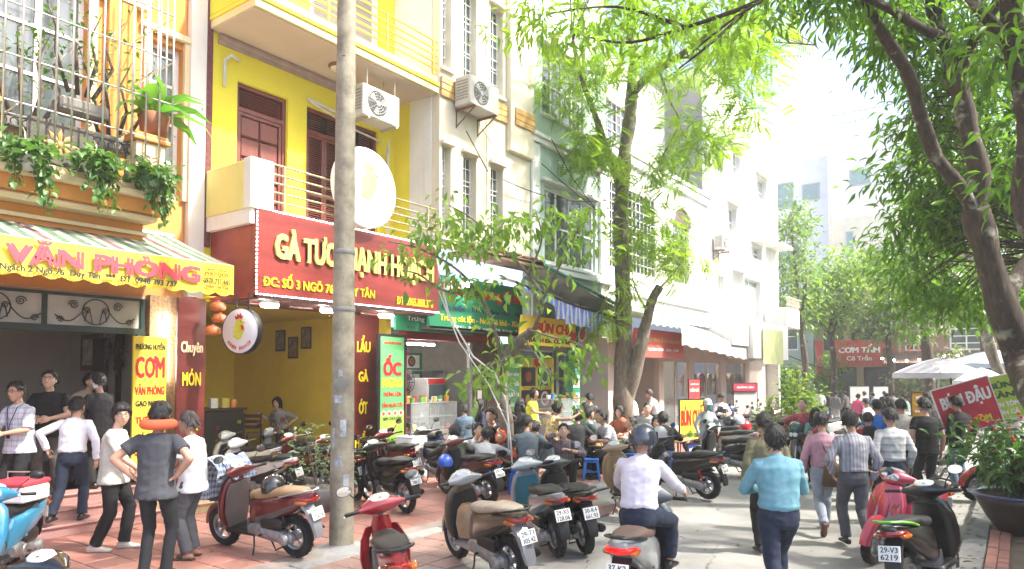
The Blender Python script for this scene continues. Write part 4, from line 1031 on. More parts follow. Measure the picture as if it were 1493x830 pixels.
# striped awning with its yellow valance
aw = thing('awning', 'green and brown striped awning with a scalloped yellow valance over the left shop', 'awning', (-11, 3, 3.6))
AWS = stripes('awning_stripes', [(.25, .25, .19), (.018, .075, .018), (.26, .25, .20), (.085, .025, .016), (.25, .25, .20), (.03, .10, .025), (.22, .20, .16), (.025, .07, .02)], .85, 1)
part('canvas', AWS, aw, lambda b: b.sheet([[(x, y, z-.03*math.sin(PI*t)+.012*math.sin(y*9)*t) for t, x, z in ((0, .35, .62), (.33, .9, .43), (.66, 1.45, .24), (1, 2.0, .02))] for y in np.linspace(-5.5, 2.66, 50)]))
ybm = M('yellow_banner', (.74, .56, .04), .6, .06, 3, .12, 6)
def val(b):
    ys = np.linspace(-5.5, 2.67, 180)
    b.sheet([[(2.0+.012*math.sin(y*7)*t, y, .03-t*(.40+.045*abs(math.sin(y*PI/.24)))) for t in (0, .35, .7, 1)] for y in ys])
    b.sheet([[(2.0-d*.45, 2.665, (.03 if d == 0 else .03+d*.14)-t*(.40-.18*d+.03*abs(math.sin(d*9)))) for t in (0, .5, 1)] for d in np.linspace(0, 1, 10)])
part('valance', ybm, aw, val)
part('frame', STEEL, aw, lambda b: (b.tube([(1.98, -5.5, .02), (1.98, 2.66, .02)], .018, 6), b.tube([(.3, -5.5, .64), (.3, 2.68, .64)], .05, 8), b.tube([(.3, 2.6, .6), (1.98, 2.6, .02)], .016, 6)))
text('VĂN PHÒNG', aw, T(2.042, 1.02, -.13) @ RZ(PI/2) @ RX(PI/2), 2.26, .29, M('red_ink', (.62, .05, .07), .6, .05, bump=0), .003, .062, letters=True)
text('Ngách 2 Ngõ 76  Duy Tân  ***  ĐT: 0948 393 737', aw, T(2.05, .83, -.335) @ RZ(PI/2) @ RX(PI/2), 1.98, .10, BLKT, .003, .035)
text('NHÀ HÀNG', aw, T(2.024, 2.40, -.065) @ RZ(PI/2) @ RX(PI/2), .34, .035, BLKT, .003); text('PHÚ QUÝ', aw, T(2.024, 2.40, -.13) @ RZ(PI/2) @ RX(PI/2), .36, .06, RED, .003)
text('0978.711.445', aw, T(2.024, 2.40, -.225) @ RZ(PI/2) @ RX(PI/2), .40, .075, BLKT, .003); text('0969.159.116', aw, T(2.024, 2.40, -.31) @ RZ(PI/2) @ RX(PI/2), .34, .04, BLKT, .003)
# ================================================================ yellow house with the red chicken sign
h2 = thing('house', 'bright yellow house with maroon doors and two railed balconies above the red sign', 'house', (-10.9, 8.5, 0))
def yp(name, m, fn, smooth=False, par=None, **kw):
    b = MB(); fn(b); b.v = [(x+10.9, y-8.5, z) for x, y, z in b.v]; return b.build(name, m, par or h2, smooth, **kw)
YW = plaster('yellow_paint', (.74, .63, .04), .12, .06, (.5, .36, .08)); YP = plaster('pale_yellow_paint', (.68, .62, .20), .3); WP = plaster('white_paint', (.74, .72, .66), .5); MAR = M('maroon_wood', (.17, .042, .03), .45, .2, 5, .15, 30, stretch=(1, 1, .2))
d_ops = [(6.88, 7.92, 4.72, 7.2), (8.34, 10.17, 4.72, 7.22)]; u_ops = [(6.9, 7.9, 8.2, 10.7), (8.4, 10.2, 8.2, 10.7)]
yp('wall', YW, lambda b: wall(b, -10.9, 6.3, 10.63, 3.3, 12, d_ops+u_ops))
louvre_door(h2, 0, d_ops[0][0]-8.5, d_ops[0][1]-8.5, 4.72, 7.2, MAR, 1, 'panel_door', True); louvre_door(h2, 0, d_ops[1][0]-8.5, d_ops[1][1]-8.5, 4.72, 7.22, MAR, 4)
WSH = M('white_shutter', (.62, .58, .55), .6, .1)
for o in u_ops: louvre_door(h2, 0, o[0]-8.5, o[1]-8.5, o[2], o[3], WSH, 2)
def ubal(b):
    b.box(-10.9, -9.6, 6.35, 10.63, 7.90, 8.02); b.mat(1).box(-10.895, -9.57, 6.33, 10.635, 8.022, 8.10, .01); b.mat(0).box(-10.895, -9.63, 6.345, 10.63, 8.102, 8.24); b.mat(2).box(-10.89, -9.66, 6.36, 10.62, 7.885, 7.898)
    b.mat(1).box(-10.9, -9.60, 6.33, 6.46, 8.10, 9.0); b.mat(3).box(-10.898, -10.84, 6.5, 10.6, 7.78, 7.884, .02); b.box(-10.898, -10.87, 6.5, 10.6, 7.70, 7.778)
ub = yp('balcony', [plaster('cream_edge', (.72, .62, .30), .2), YW, plaster('soffit_paint', (.58, .47, .40), .1), M('soffit_moulding', (.40, .29, .25), .8)], ubal)
YR = M('yellow_rail', (.62, .45, .06), .5, .2, 8, dirt=.4)
rail(ub, [(1.27, -2.05, 8.24-0), (1.27, 2.12, 8.24)], (.14, .28, .42, .56, .72), YR, .017, [(1.27, -.7, 8.24), (1.27, .7, 8.24), (1.27, 2.0, 8.24)])
def lbal(b):
    b.box(-10.9, -9.64, 6.33, 10.63, 4.45, 4.68); b.mat(1).box(-10.88, -9.60, 6.32, 6.46, 4.683, 5.46, .008); b.mat(2).box(-9.78, -9.585, 6.30, 6.72, 4.684, 5.48, .008)
lb = yp('balcony', [WP, YP, WP], lbal)
rail(lb, [(1.27, -1.78, 4.7), (1.27, 2.12, 4.7)], (.16, .31, .46, .60, .76), M('steel_rail', (.42, .36, .22), .45, .2, 8, metal=.5), .017, [(1.27, -1.55, 4.7), (1.27, .2, 4.7), (1.27, 1.85, 4.7)])
yp('ceiling_lamp', M('lamp_brown', (.2, .08, .04), .5), lambda b: b.lathe([(0, 7.80), (.10, 7.80), (.19, 7.86), (.19, 7.884)], 20, T(-10.25, 8.55, 0)), True)
yp('lamp_glass', M('opal_glass', (.75, .72, .66), .3), lambda b: b.lathe([(0, 7.77), (.10, 7.79), (.15, 7.83)], 20, T(-10.25, 8.55, 0)), True)
yp('pipe', M('white_pipe', (.6, .58, .5), .5), lambda b: b.tube([(-10.87, 6.62, 7.0), (-10.87, 6.62, 7.45), (-10.8, 6.7, 7.55), (-10.8, 6.85, 7.5)], .03, 8), True)
def pipes(b):
    b.tube([(-10.86, 8.36, 7.30), (-10.84, 8.7, 7.22), (-10.84, 9.5, 7.05), (-10.84, 10.2, 7.0)], .022, 6); b.tube([(-10.85, 8.3, 7.33), (-10.84, 8.8, 7.28), (-10.5, 9.0, 7.1)], .025, 6)
    b.tube([(-10.6, 10.2, 7.0), (-10.82, 10.4, 6.6), (-10.82, 10.55, 5.6), (-10.2, 10.58, 5.3)], .016, 6); b.tube([(-10.75, 10.3, 6.9), (-10.75, 10.32, 4.9)], .03, 8)
yp('pipe', M('white_pipe', (.6, .58, .5), .5), pipes, True)
ac_unit((-9.98, 9.22, 6.93), 'white air conditioner hung under the upper balcony of the yellow house', .95, .60, .40, 0, False)
part('hanger', STEEL, bpy.data.objects['air_conditioner'], lambda b: [b.tube([(x, y, -.03), (x, y, .96)], .01, 5) for x in (-.15, .17) for y in (-.36, .36)]+[b.box(-.22, .24, y-.02, y+.02, -.05, -.012) for y in (-.36, .36)])
# shop interior
yin = M('shop_yellow', (.76, .56, .05), .8, .08, 2, .1)
yp('room', yin, lambda b: (b.box(-16.5, -10.92, 10.45, 10.6, .3, 3.4), b.box(-16.6, -16.5, 6.3, 10.6, .3, 3.4), b.add([(-16.5, 6.3, 3.36), (-10.6, 6.3, 3.36), (-10.6, 10.45, 3.36), (-16.5, 10.45, 3.36)], [(0, 1, 2, 3)]), b.box(-16.5, -10.92, 6.22, 6.30, .3, 3.35)))
yp('floor', M('dark_floor_tile', (.10, .07, .05), .4, .3, 6), lambda b: (b.box(-16.5, -10.62, 6.2, 10.6, .0, .30), b.box(-10.615, -10.32, 6.22, 9.9, 0, .15)))
wood = M('sign_wood_maroon', (.26, .036, .03), .4, .35, 2.5, .12, 14, stretch=(1, .25, 2), coat=.3)
wood2 = M('panel_wood_dark', (.105, .016, .012), .4, .35, 2.5, .12, 14, stretch=(1, .25, 2), coat=.3)
yp('soffit_panel', M('dark_red_wood', (.09, .025, .018), .5, .4, 3), lambda b: (b.box(-10.9, -9.66, 6.5, 10.6, 3.28, 3.34), *[b.box(-10.3, -10.2, 6.7+.8*k, 7.2+.8*k, 3.24, 3.278, .01) for k in range(5)]))
sg = board('sign', 'large maroon wood sign with yellow raised letters over the chicken restaurant', 'sign', -9.6, 6.42, 10.66, 3.34, 4.70, wood, .12)
part('side_panel', wood, sg, lambda b: b.box(-1.28, -.122, -2.12, -2.07, -.72, .69, .006)); part('led_edge', LEDS, sg, lambda b: [b.box(.0, .012, -2.115+k*.0667, -2.115+k*.0667+.03, z, z+.018) for k in range(64) for z in (-.685, .668)]+[b.box(.0, .012, -2.118, -2.10, -.66+.066*k, -.63+.066*k) for k in range(20)], kind='stuff')
text('GÀ TƯƠI MẠNH HOẠCH', sg, onb(.06, .12, .012), 3.72, .62, M('letter_yellow', (.80, .72, .18), .35, .03, bump=0), .035, .05, letters=True)
text('ĐC: SỐ 3 NGÕ 76/2 DUY TÂN', sg, onb(-.82, -.42), 2.35, .24, YEL, .015, .035); text('ĐT: 0965.888.376', sg, onb(1.42, -.52), 1.02, .155, YEL, .015, .035)
for px_, z in ((393, 3.2), (479, 3.2), (563, 3.2)):
    p = FX(px_, 450, -9.85); l_ = thing('downlight', 'round white LED downlight under the red sign, %s' % {393: 'nearest the hanging round sign', 479: 'just left of the concrete pole', 563: 'above the maroon hot pot panel'}[px_], 'light', (p.x, p.y, 3.18))
    part('lamp', LED, l_, lambda b: b.lathe([(0, 0), (.13, 0), (.14, .02), (.14, .045), (0, .045)], 20)); part('housing', FRW, l_, lambda b: b.lathe([(.15, .046), (.15, .1), (0, .1)], 20))
# shop 1 vertical lamp, panels
def panelsign(label, X, y0, y1, z0, z1, lines, m, fm=None, ink=YEL):
    s = board('sign', label, 'sign', X, y0, y1, z0, z1, m, .06); h_ = z1-z0; w_ = y1-y0
    for t, fz, fw_, fh, im in lines: text(t, s, onb(0, (fz-.5)*h_), w_*fw_, h_*fh, im or ink, .01, .03, letters=fh > .05)
    return s
panelsign('tall maroon panel reading Chuyên MÓN GÀ beside the awning shop', -10.5, 5.68, 6.14, .30, 3.28, [('Chuyên', .735, .78, .075, M('cream_print', (.75, .6, .35), .5)), ('MÓN', .585, .66, .09, None), ('GÀ', .35, .5, .09, None)], wood2)
panelsign('tall maroon panel reading LẨU GÀ ỚT HIỂM right of the concrete pole', -10.6, 9.12, 9.96, .35, 3.28, [('LẨU', .80, .42, .115, None), ('GÀ', .585, .30, .085, None), ('ỚT', .375, .27, .105, None), ('HIỂM', .155, .5, .11, None)], wood2)
cs = board('sign', 'yellow rice shop sign reading CƠM VĂN PHÒNG at the awning shop doorway', 'sign', -10.62, 5.08, 5.58, .55, 2.66, ybm, .05)
for t, z, w_, h_, im in (('PHƯƠNG HUYỀN', .92, .44, .13, BLKT), ('CƠM', .60, .44, .34, RED), ('VĂN PHÒNG', .26, .44, .17, RED), ('GẠO NGON', .04, .42, .11, BLKT), ('THỊT GÀ', -.20, .42, .15, RED), ('CÁ KHO', -.44, .40, .13, BLKT), ('GIAO TẬN NƠI', -.68, .42, .12, RED)): text(t, cs, onb(0, z), w_, h_, im, .004, .04, letters=h_ > .15)
part('leg', gf, cs, lambda b: (b.box(-.06, -.01, -.25, -.21, -1.06, -1.057+.002), b.box(-.10, -.052, .2, .24, -1.05, 1.0)))
tl_ = thing('tube_light', 'lit vertical tube light on the brown granite pillar', 'light', (-10.83, 5.66, 2.0)); part('tube', LED, tl_, lambda b: b.tube([(0, 0, 0), (0, 0, 1.05)], .018, 8)); part('fitting', FRW, tl_, lambda b: b.box(-.025, -.012, -.03, .03, -.03, 1.08))
# round hanging sign with the rooster
def rooster(b, s, M_):
    out = [(-.30, -.42), (-.10, -.52), (.12, -.45), (.2, -.25), (.30, -.12), (.26, .04), (.16, .16), (.22, .24), (.14, .34), (-.02, .38), (-.14, .30), (-.22, .12), (-.34, -.02), (-.22, -.06), (-.36, -.2), (-.22, -.22)]
    b.mat(0).prism([(x*s, y*s) for x, y in out], 0, .008, M_)
    b.mat(1).prism([(x*s, y*s) for x, y in ((-.18, .34), (-.24, .50), (-.12, .46), (-.08, .60), (0, .50), (.08, .62), (.12, .48), (.2, .5), (.14, .36), (0, .40))], .0, .011, M_)
    b.prism([(x*s, y*s) for x, y in ((.10, .10), (.22, .08), (.28, -.04), (.22, -.14), (.14, -.06))], .009, .014, M_); b.mat(2).prism([(x*s, y*s) for x, y in ((.2, .26), (.34, .2), (.21, .16))], .009, .013, M_)
    b.mat(3).ball((.08*s, .26*s, .009), .025*s, .025*s, .006, 8, 5, M_)
RM = [M('rooster_yellow', (.62, .62, .05), .5), RED, YEL, BLKT]
hs = thing('hanging_sign', 'small round white sign with a rooster hanging below the maroon sign corner', 'sign', (-9.72, 6.28, 2.76)); hs.rotation_euler = (0, 0, -1.32)
part('disc', M('sign_white', (.72, .72, .74), .4, .04, bump=0), hs, lambda b: b.lathe([(0, .062), (.33, .062), (.345, .05), (.345, -.05), (.33, -.062), (0, -.062)], 40, RY(PI/2)), 40); part('rim', BLK, hs, lambda b: b.lathe([(.346, .052), (.352, .058), (.358, .05), (.358, -.05), (.346, -.052)], 40, RY(PI/2)), 40)
part('rooster', RM, hs, lambda b: rooster(b, .36, T(.064, .0, .05) @ RZ(PI/2) @ RX(PI/2))); part('hanger', DRK, hs, lambda b: [b.tube([(0, y, .32), (0, y, .58)], .012, 6) for y in (-.12, .12)])
def arc_text(s, par, R, a0, a1, h_, m, x):
    for k, ch in enumerate(s):
        a = lerp(a0, a1, k/(len(s)-1))
        if ch != ' ': text(ch, par, T(x, R*math.sin(a), -R*math.cos(a)) @ RX(a) @ RZ(PI/2) @ RX(PI/2), h_*.72, h_, m, .004, .02)
arc_text('MẠNH HOẠCH', hs, .27, -.85, .85, .055, RED, .063)
bs = thing('round_sign', 'large white round rooster sign standing on the railing of the yellow house', 'sign', (-9.45, 8.5, 5.42))
part('disc', M('bright_sign_white', (.80, .80, .80), .35, .02, bump=0, coat=.3), bs, lambda b: b.lathe([(0, .08), (.69, .08), (.72, .06), (.72, -.06), (.69, -.08), (0, -.08)], 56, RY(PI/2)), 40)
part('rooster', [M('rooster_pale', (.50, .50, .20), .5), M('rooster_comb_pale', (.5, .45, .2), .5), YEL, M('grey_print', (.45, .45, .45), .5)], bs, lambda b: rooster(b, .62, T(.082, .05, .12) @ RZ(PI/2) @ RX(PI/2)))
arc_text('MẠNH HOẠCH', bs, .55, -.75, .95, .12, M('pale_grey_print', (.55, .55, .58), .5), .082)
part('bracket', STEEL, bs, lambda b: [b.tube([(-.05, y, -.5), (-.3, y, -.5)], .015, 6) for y in (-.3, .3)]+[b.tube([(-.05, y, -.66), (-.05, y, -.6)], .02, 6) for y in (-.3, .3)])
# orange pendant lanterns
LANT = M('lantern_orange', (.34, .09, .02), .4, .6, 40, .6, 40, emit=.15)
for k, (px_, py_, s_) in enumerate(((318, 447, 'highest'), (320, 464, 'middle'), (310, 482, 'lowest'))):
    p = FX(px_, py_, -10.2); l_ = thing('pendant_lantern', 'orange dome pendant lantern beside the maroon panel, %s of three' % s_, 'lantern', p, 0, 'orange lanterns under the red sign')
    part('shade', LANT, l_, lambda b: b.lathe([(.02, .075), (.06, .07), (.105, .04), (.12, -.01), (.115, -.05), (.09, -.07), (.02, -.072)], 20), True); part('cord', BLK, l_, lambda b: b.tube([(0, 0, .07), (0, 0, 3.28-p.z)], .006, 5)); part('cap', RM[1], l_, lambda b: b.lathe([(.0, .095), (.03, .09), (.035, .073)], 12))
# ================================================================ cream house with tall barred windows
h3 = thing('house', 'cream house with tall barred windows and a yellow tiled band above the green dessert sign', 'house', (-9.6, 12.3, 0))
def mk(h):
    L = h.location
    def f(name, m, fn, smooth=False, par=None, **kw):
        b = MB(); fn(b); b.v = [(x-L.x, y-L.y, z-L.z) for x, y, z in b.v]; return b.build(name, m, par or h, smooth, **kw)
    return f
c3 = mk(h3); C3 = plaster('cream_white_paint', (.68, .62, .48), .8, .14, (.40, .35, .26)); CONC = M('raw_concrete', (.34, .33, .31), .9, .3, 2, .3, 30, dirt=.6)
w3 = [(a, b_, z0, z1) for z0, z1 in ((4.95, 6.85), (8.50, 10.55), (11.6, 13.6)) for a, b_ in ((10.74, 11.02), (11.42, 11.87), (12.38, 12.85))]
c3('wall', C3, lambda b: (wall(b, -9.6, 10.66, 13.94, 4.72, 16, w3), )); c3('side_wall', WP, lambda b: b.box(-11.2, -9.82, 10.632, 10.66, 4.74, 16)); c3('painted_strip', YW, lambda b: b.box(-10.9, -10.42, 10.622, 10.630, 4.75, 7.88))  # side wall coloured white for its blown-out glare; strip keeps the yellow
for o in w3: window(h3, 0, o[0]-12.3, o[1]-12.3, o[2], o[3], 1, 3, fw=.035, rec=.16, grille=7, bars=.012)
c3('window_hood', C3, lambda b: [b.box(-9.598, -9.50, o[0]-.06, o[1]+.06, o[3]+.01, o[3]+.09, .01) for o in w3]+[b.box(-9.598, -9.53, o[0]-.06, o[1]+.06, o[2]-.09, o[2]-.01, .01) for o in w3]+[b.box(-9.6, -9.46, 12.98, 13.94, 7.3, 16, .01)])
TILEY = tilemat('yellow_band_tile', (.62, .36, .06), .12, 1.2)
bt = MB().box(-.02, .02, -.20, .20, -.065, .065, .006).mesh('tile', TILEY)
for r in range(3):
    for k in range(8): inst('tile', bt, h3, (.03 if k < 6 else .16, 10.87+.41*k-12.3, 7.93+.14*r+.012*k), (rnd.uniform(-.01, .01), 0, 0))
c3('wire', BLK, lambda b: (b.tube([(-9.57, 12.1, 16), (-9.56, 12.15, 8.6), (-9.55, 12.2, 4.8)], .008, 4), b.tube([(-9.55, 11.9, 16), (-9.5, 11.95, 7.5), (-9.55, 12.9, 6.9)], .007, 4), b.tube([(-9.5, 11.4, 7.3), (-9.3, 11.9, 6.5)], .012, 5)))
ac_unit((-9.32, 11.55, 7.72), 'weathered air conditioner on rusty brackets on the cream house wall', 1.0, .62, .42)
def ledge(b):
    b.box(-9.595, -9.0, 10.9, 13.9, 4.55, 4.62, .01); b.box(-9.3, -8.95, 11.1, 12.0, 4.625, 4.68, .01); b.box(-9.35, -9.0, 12.2, 13.2, 4.66, 4.70, .01)
c3('ledge', M('rusty_sheet', (.20, .13, .09), .9, .5, 3, .4, 20, dirt=.8), ledge)
for k in range(9): c3('plank', M('old_plank', (.30, .17, .08), .9, .4, 4, .3, 30), lambda b: b.box(-9.5+rnd.uniform(0, .2), -9.02, 11.0+.32*k, 11.2+.32*k, 4.72, 4.76, .004, T(0, 0, rnd.uniform(0, .03))))
c3('side_wall', plaster('shop_side_red', (.22, .03, .03), .3), lambda b: (b.box(-10.72, -10.5, 10.64, 13.95, 2.84, 3.02), b.box(-13.0, -10.5, 10.625, 10.66, .0, 2.84)))
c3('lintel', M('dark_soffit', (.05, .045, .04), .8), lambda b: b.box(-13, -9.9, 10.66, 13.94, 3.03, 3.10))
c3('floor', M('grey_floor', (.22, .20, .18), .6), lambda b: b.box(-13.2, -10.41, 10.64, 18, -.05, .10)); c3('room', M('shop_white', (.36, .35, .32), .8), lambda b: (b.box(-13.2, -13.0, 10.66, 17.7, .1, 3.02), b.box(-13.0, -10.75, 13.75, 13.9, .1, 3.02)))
def rooms_light(p, label, L=1.2):
    t = thing('tube_light', label, 'light', p); part('tube', LED, t, lambda b: b.tube([(0, -L/2, 0), (0, L/2, 0)], .018, 8)); part('fitting', FRW, t, lambda b: b.box(-.03, .03, -L/2, L/2, .022, .06)); return t
rooms_light((-10.95, 11.4, 2.76), 'lit white tube light along the top of the dessert shop opening')
# signs of the dessert shop
GRN = M('sign_green', (.012, .19, .085), .5, .08, 3, .08, 8); GRN2 = M('banner_green', (.10, .34, .12), .6, .08, 3, .12, 8)
gs = board('sign', 'large green sign reading Chè Phương Trang under the branches', 'sign', -9.9, 10.7, 14.45, 3.05, 4.2, GRN, .08)
text('CHÈ Phương Trang', gs, onb(.1, .30), 3.2, .42, RED, .008, .04); text('Ốc luộc - Nem chua rán - Ngao', gs, onb(.1, -.08), 3.2, .20, M('navy_print', (.02, .03, .12), .5), .004, .03); text('Trứng cút lộn - Nem bò khô - Xúc xích', gs, onb(.1, -.34), 3.3, .19, YEL, .004, .03)
text('ĐC: Số 5 ngõ 76 Duy Tân', gs, onb(.2, -.50), 2.6, .08, WHT, .004, .01)
g2 = board('sign', 'narrow green board with faded print below the maroon sign end', 'sign', -10.12, 9.95, 12.4, 2.98, 3.34, GRN, .05); text('Trứng cút lộn - Nem bò', g2, onb(.1, .07), 2.0, .14, WHT, .004); text('ĐC: Số 5 ngõ 76 Duy Tân', g2, onb(.1, -.10), 2.0, .07, BLKT, .004, .01)
sl_ = thing('spot_lamp', 'bright white lamp glowing in front of the green dessert sign', 'light', (-9.72, 11.75, 4.06)); part('bulb', M('lamp_glow', (1, 1, 1), .3, 0, bump=0, emit=40), sl_, lambda b: b.ball((0, 0, 0), .09, .09, .07), True); part('arm', DRK, sl_, lambda b: b.tube([(-.18, 0, .2), (-.03, 0, .1)], .012, 5))
SAUS, MEAT, BUN_ = M('sausage', (.42, .16, .05), .4, .4, 12), M('red_food', (.38, .07, .03), .5, .5, 14), M('bread', (.50, .30, .10), .6, .3, 10)
DISH, GREENF, DKPL = M('dish_white', (.70, .69, .66), .35), M('herb_green', (.10, .25, .04), .6, .5, 20), M('dark_plate', (.03, .03, .03), .3)
def photo_dish(par, y, z, r, food, plate=None, x=.004):
    part('dish_picture', [plate or DISH, food, GREENF], par, lambda b: (b.lathe([(0, .002), (r, .002), (r, .0), (0, 0)], 18, T(x, y, z) @ RY(PI/2)), b.mat(1).lathe([(0, .0035), (r*.72, .0035), (r*.72, .001)], 14, T(x, y, z) @ RY(PI/2)), b.mat(2).lathe([(0, .005), (r*.25, .005), (r*.25, .002)], 8, T(x, y+r*.3, z+r*.2) @ RY(PI/2))))
oc = board('sign', 'upright green snail menu banner reading ỐC NGAO in a black frame', 'sign', -10.2, 9.62, 10.28, .70, 2.84, GRN2, .02)
part('frame', DRK, oc, lambda b: (b.box(-.05, .012, -.40, -.335, -1.1, 1.12), b.box(-.05, .012, .335, .37, -1.1, 1.12), b.box(-.05, .012, -.335, .335, 1.075, 1.12)))
text('ỐC', oc, onb(0, .50), .50, .42, RED, .004, .06, letters=True); text('NGAO', oc, onb(0, .155), .58, .2, YEL, .004, .06, letters=True); text('TRỨNG LỘN', oc, onb(0, -.08), .5, .13, RED, .004, .03); text('TẦN NGẢI CỨU', oc, onb(0, -.28), .58, .13, RED, .004, .03); text('CHÈ PHƯƠNG TRANG', oc, onb(0, .95), .5, .06, RED, .004)
part('lower_print', M('lime_print', (.28, .48, .06), .6), oc, lambda b: b.box(.0, .003, -.33, .33, -1.06, -.42)); text('NEM CHUA RÁN', oc, onb(0, -.56, .004), .5, .08, BLKT, .003, .03); text('QUICK', oc, onb(0, -1.0, .004), .4, .08, BLKT, .003, .03)
for k in range(4): part('sausage', SAUS, oc, lambda b: b.tube([(.006, -.17+.05*k, -.86+.03*k), (.006, .0+.05*k, -.72+.01*k)], .024, 8, flat=.4))
for k in range(4): photo_dish(oc, -.24+.16*k, -.46, .06, MEAT, None, .005)
inb = thing('banner', 'green banner with dish pictures on the dessert shop back wall', 'banner', (-12.95, 12.2, 2.0))
part('cloth', GRN, inb, lambda b: b.box(0, .02, -1.5, 1.5, -.9, .65)); part('print', WHT, inb, lambda b: [b.box(.021, .024, -1.4, 1.4, z, z+.34) for z in (-.75, -.25, .25-.0)])
text('CHÈ PHƯƠNG TRANG', inb, onb(0, .62-.14+.12, .025), 2.2, .10, RED, .003)
for r in range(3):
    for k in range(6): photo_dish(inb, -1.2+.46*k, .42-.5*r, .14, [MEAT, BUN_, SAUS][(k+r) % 3], DKPL if (k+r) % 2 else None, .027)
# glass display case of the dessert shop with goods
def glass_case(label, loc, w_, d_, h_, base, rz=0.):
    t = thing('display_case', label, 'display case', loc, rz); fm = M('case_aluminium', (.5, .5, .5), .35, .1, metal=.7)
    part('cabinet', M('steel_cabinet', (.38, .38, .37), .4, .15, 4, .05, metal=.5), t, lambda b: b.box(-d_/2, d_/2, -w_/2, w_/2, .02, base, .01))
    part('frame', fm, t, lambda b: [b.box(x-.012, x+.012, y-.012, y+.012, base, h_) for x in (-d_/2+.02, d_/2-.02) for y in (-w_/2+.02, w_/2-.02)]+[b.box(-d_/2, d_/2, -w_/2, w_/2, h_, h_+.02)])
    part('shelf', fm, t, lambda b: b.box(-d_/2+.03, d_/2-.03, -w_/2+.03, w_/2-.03, (base+h_)/2, (base+h_)/2+.012)); part('pane', glass('case_glass', (.6, .65, .65), .05, .16), t, lambda b: (b.box(d_/2-.006, d_/2, -w_/2+.03, w_/2-.03, base+.01, h_-.01), b.box(-d_/2+.03, d_/2-.03, -w_/2, -w_/2+.005, base+.01, h_-.01)))
    return t
glass_case('glass display case with food in the dessert shop opening', (-10.75, 11.5, .1), 1.5, .6, 1.35, .75)
glass_case('glass noodle counter beside the woman in the neon yellow top', (-9.5, 15.3, 0), 1.6, .6, 1.45, .85)
CLR = [M('pack_%d' % i, c, .4, .2, 20) for i, c in enumerate(((.5, .03, .03), (.6, .5, .1), (.05, .2, .5), (.7, .68, .62), (.55, .2, .03), (.08, .3, .08)))]
FOODN = [('food_tub', 'tub'), ('food_pack', 'packet'), ('bowl', 'bowl')]
CNM = ('red', 'yellow', 'blue', 'white', 'orange', 'green'); ORD = 'first second third fourth fifth sixth seventh eighth ninth tenth eleventh twelfth thirteenth fourteenth fifteenth sixteenth'.split()
def goods(n, x0, x1, y0, y1, z, where, gname):
    for k in range(n):
        nm, ct = FOODN[k % 3]; ci = rnd.randrange(6); m = CLR[ci]; p = (rnd.uniform(x0, x1), lerp(y0, y1, (k+.5)/n), z); r = rnd.uniform(.04, .07); h_ = rnd.uniform(.06, .14)
        b = MB()
        if ct == 'tub': b.lathe([(0, 0), (r*.8, 0), (r, h_), (r*1.05, h_), (r*1.05, h_+.012), (0, h_+.014)], 12)
        elif ct == 'packet': b.box(-r*.7, r*.7, -r, r, 0, h_*1.2, .012)
        else: b.lathe([(0, .005), (r*.5, 0), (r*1.1, h_*.6), (r, h_*.6), (r*.5, .02), (0, h_*.35)], 14)
        b.build(nm, m, None, 40, loc=p, label='%s food %s %s, %s from left' % (CNM[ci], ct, where, ORD[k]), cat=ct, group=gname+' '+ct+'s')
goods(16, -10.9, -10.6, 10.9, 12.2, 1.457+.016, 'on top of the dessert shop case', 'dessert case'); goods(14, -10.9, -10.55, 10.85, 12.15, .851, 'inside the dessert shop case', 'inner dessert case')
goods(14, -9.65, -9.35, 14.65, 16.0, 1.472, 'on top of the noodle counter', 'noodle counter'); goods(12, -9.7, -9.3, 14.6, 16.0, .852, 'inside the glass noodle counter', 'inner noodle counter')
# brown folding doors and menus
fd = thing('folding_door', 'brown metal folding door with a small notice beside the dessert shop', 'door', (-10.55, 13.45, .1))
BRD = M('brown_metal', (.10, .065, .05), .5, .2, 4)
for k in range(2): part('door_leaf', BRD, fd, lambda b: (b.box(-.04, 0, -.56+.58*k, -.02+.58*k, 0, 2.75, .004), *[b.box(.001, .012, -.50+.58*k, -.08+.58*k, z0, z1, .005) for z0, z1 in ((.1, 1.25), (1.4, 2.6))]))
part('notice', WHT, fd, lambda b: b.box(.013, .018, -.36, -.2, 1.35, 1.6)); part('frame', ALU, fd, lambda b: b.box(-.08, .02, -.66, -.565, 0, 2.75))
mn = board('sign', 'tall green menu board with red and white dish names behind the twisted trunk', 'sign', -10.45, 14.08, 14.72, .75, 2.85, GRN2, .04)
for k, (s_, m_) in enumerate((('CHÁO', RED), ('SƯỜN NON', WHT), ('THỊT BĂM', WHT), ('SƯỜN SỤN', WHT), ('SƯỜN', WHT), ('CHÁO GÀ', WHT), ('NGAO', WHT))): text(s_, mn, onb(0, .78-.25*k), .54 if k else .5, .18 if k == 0 else .12, m_, .004, .03)
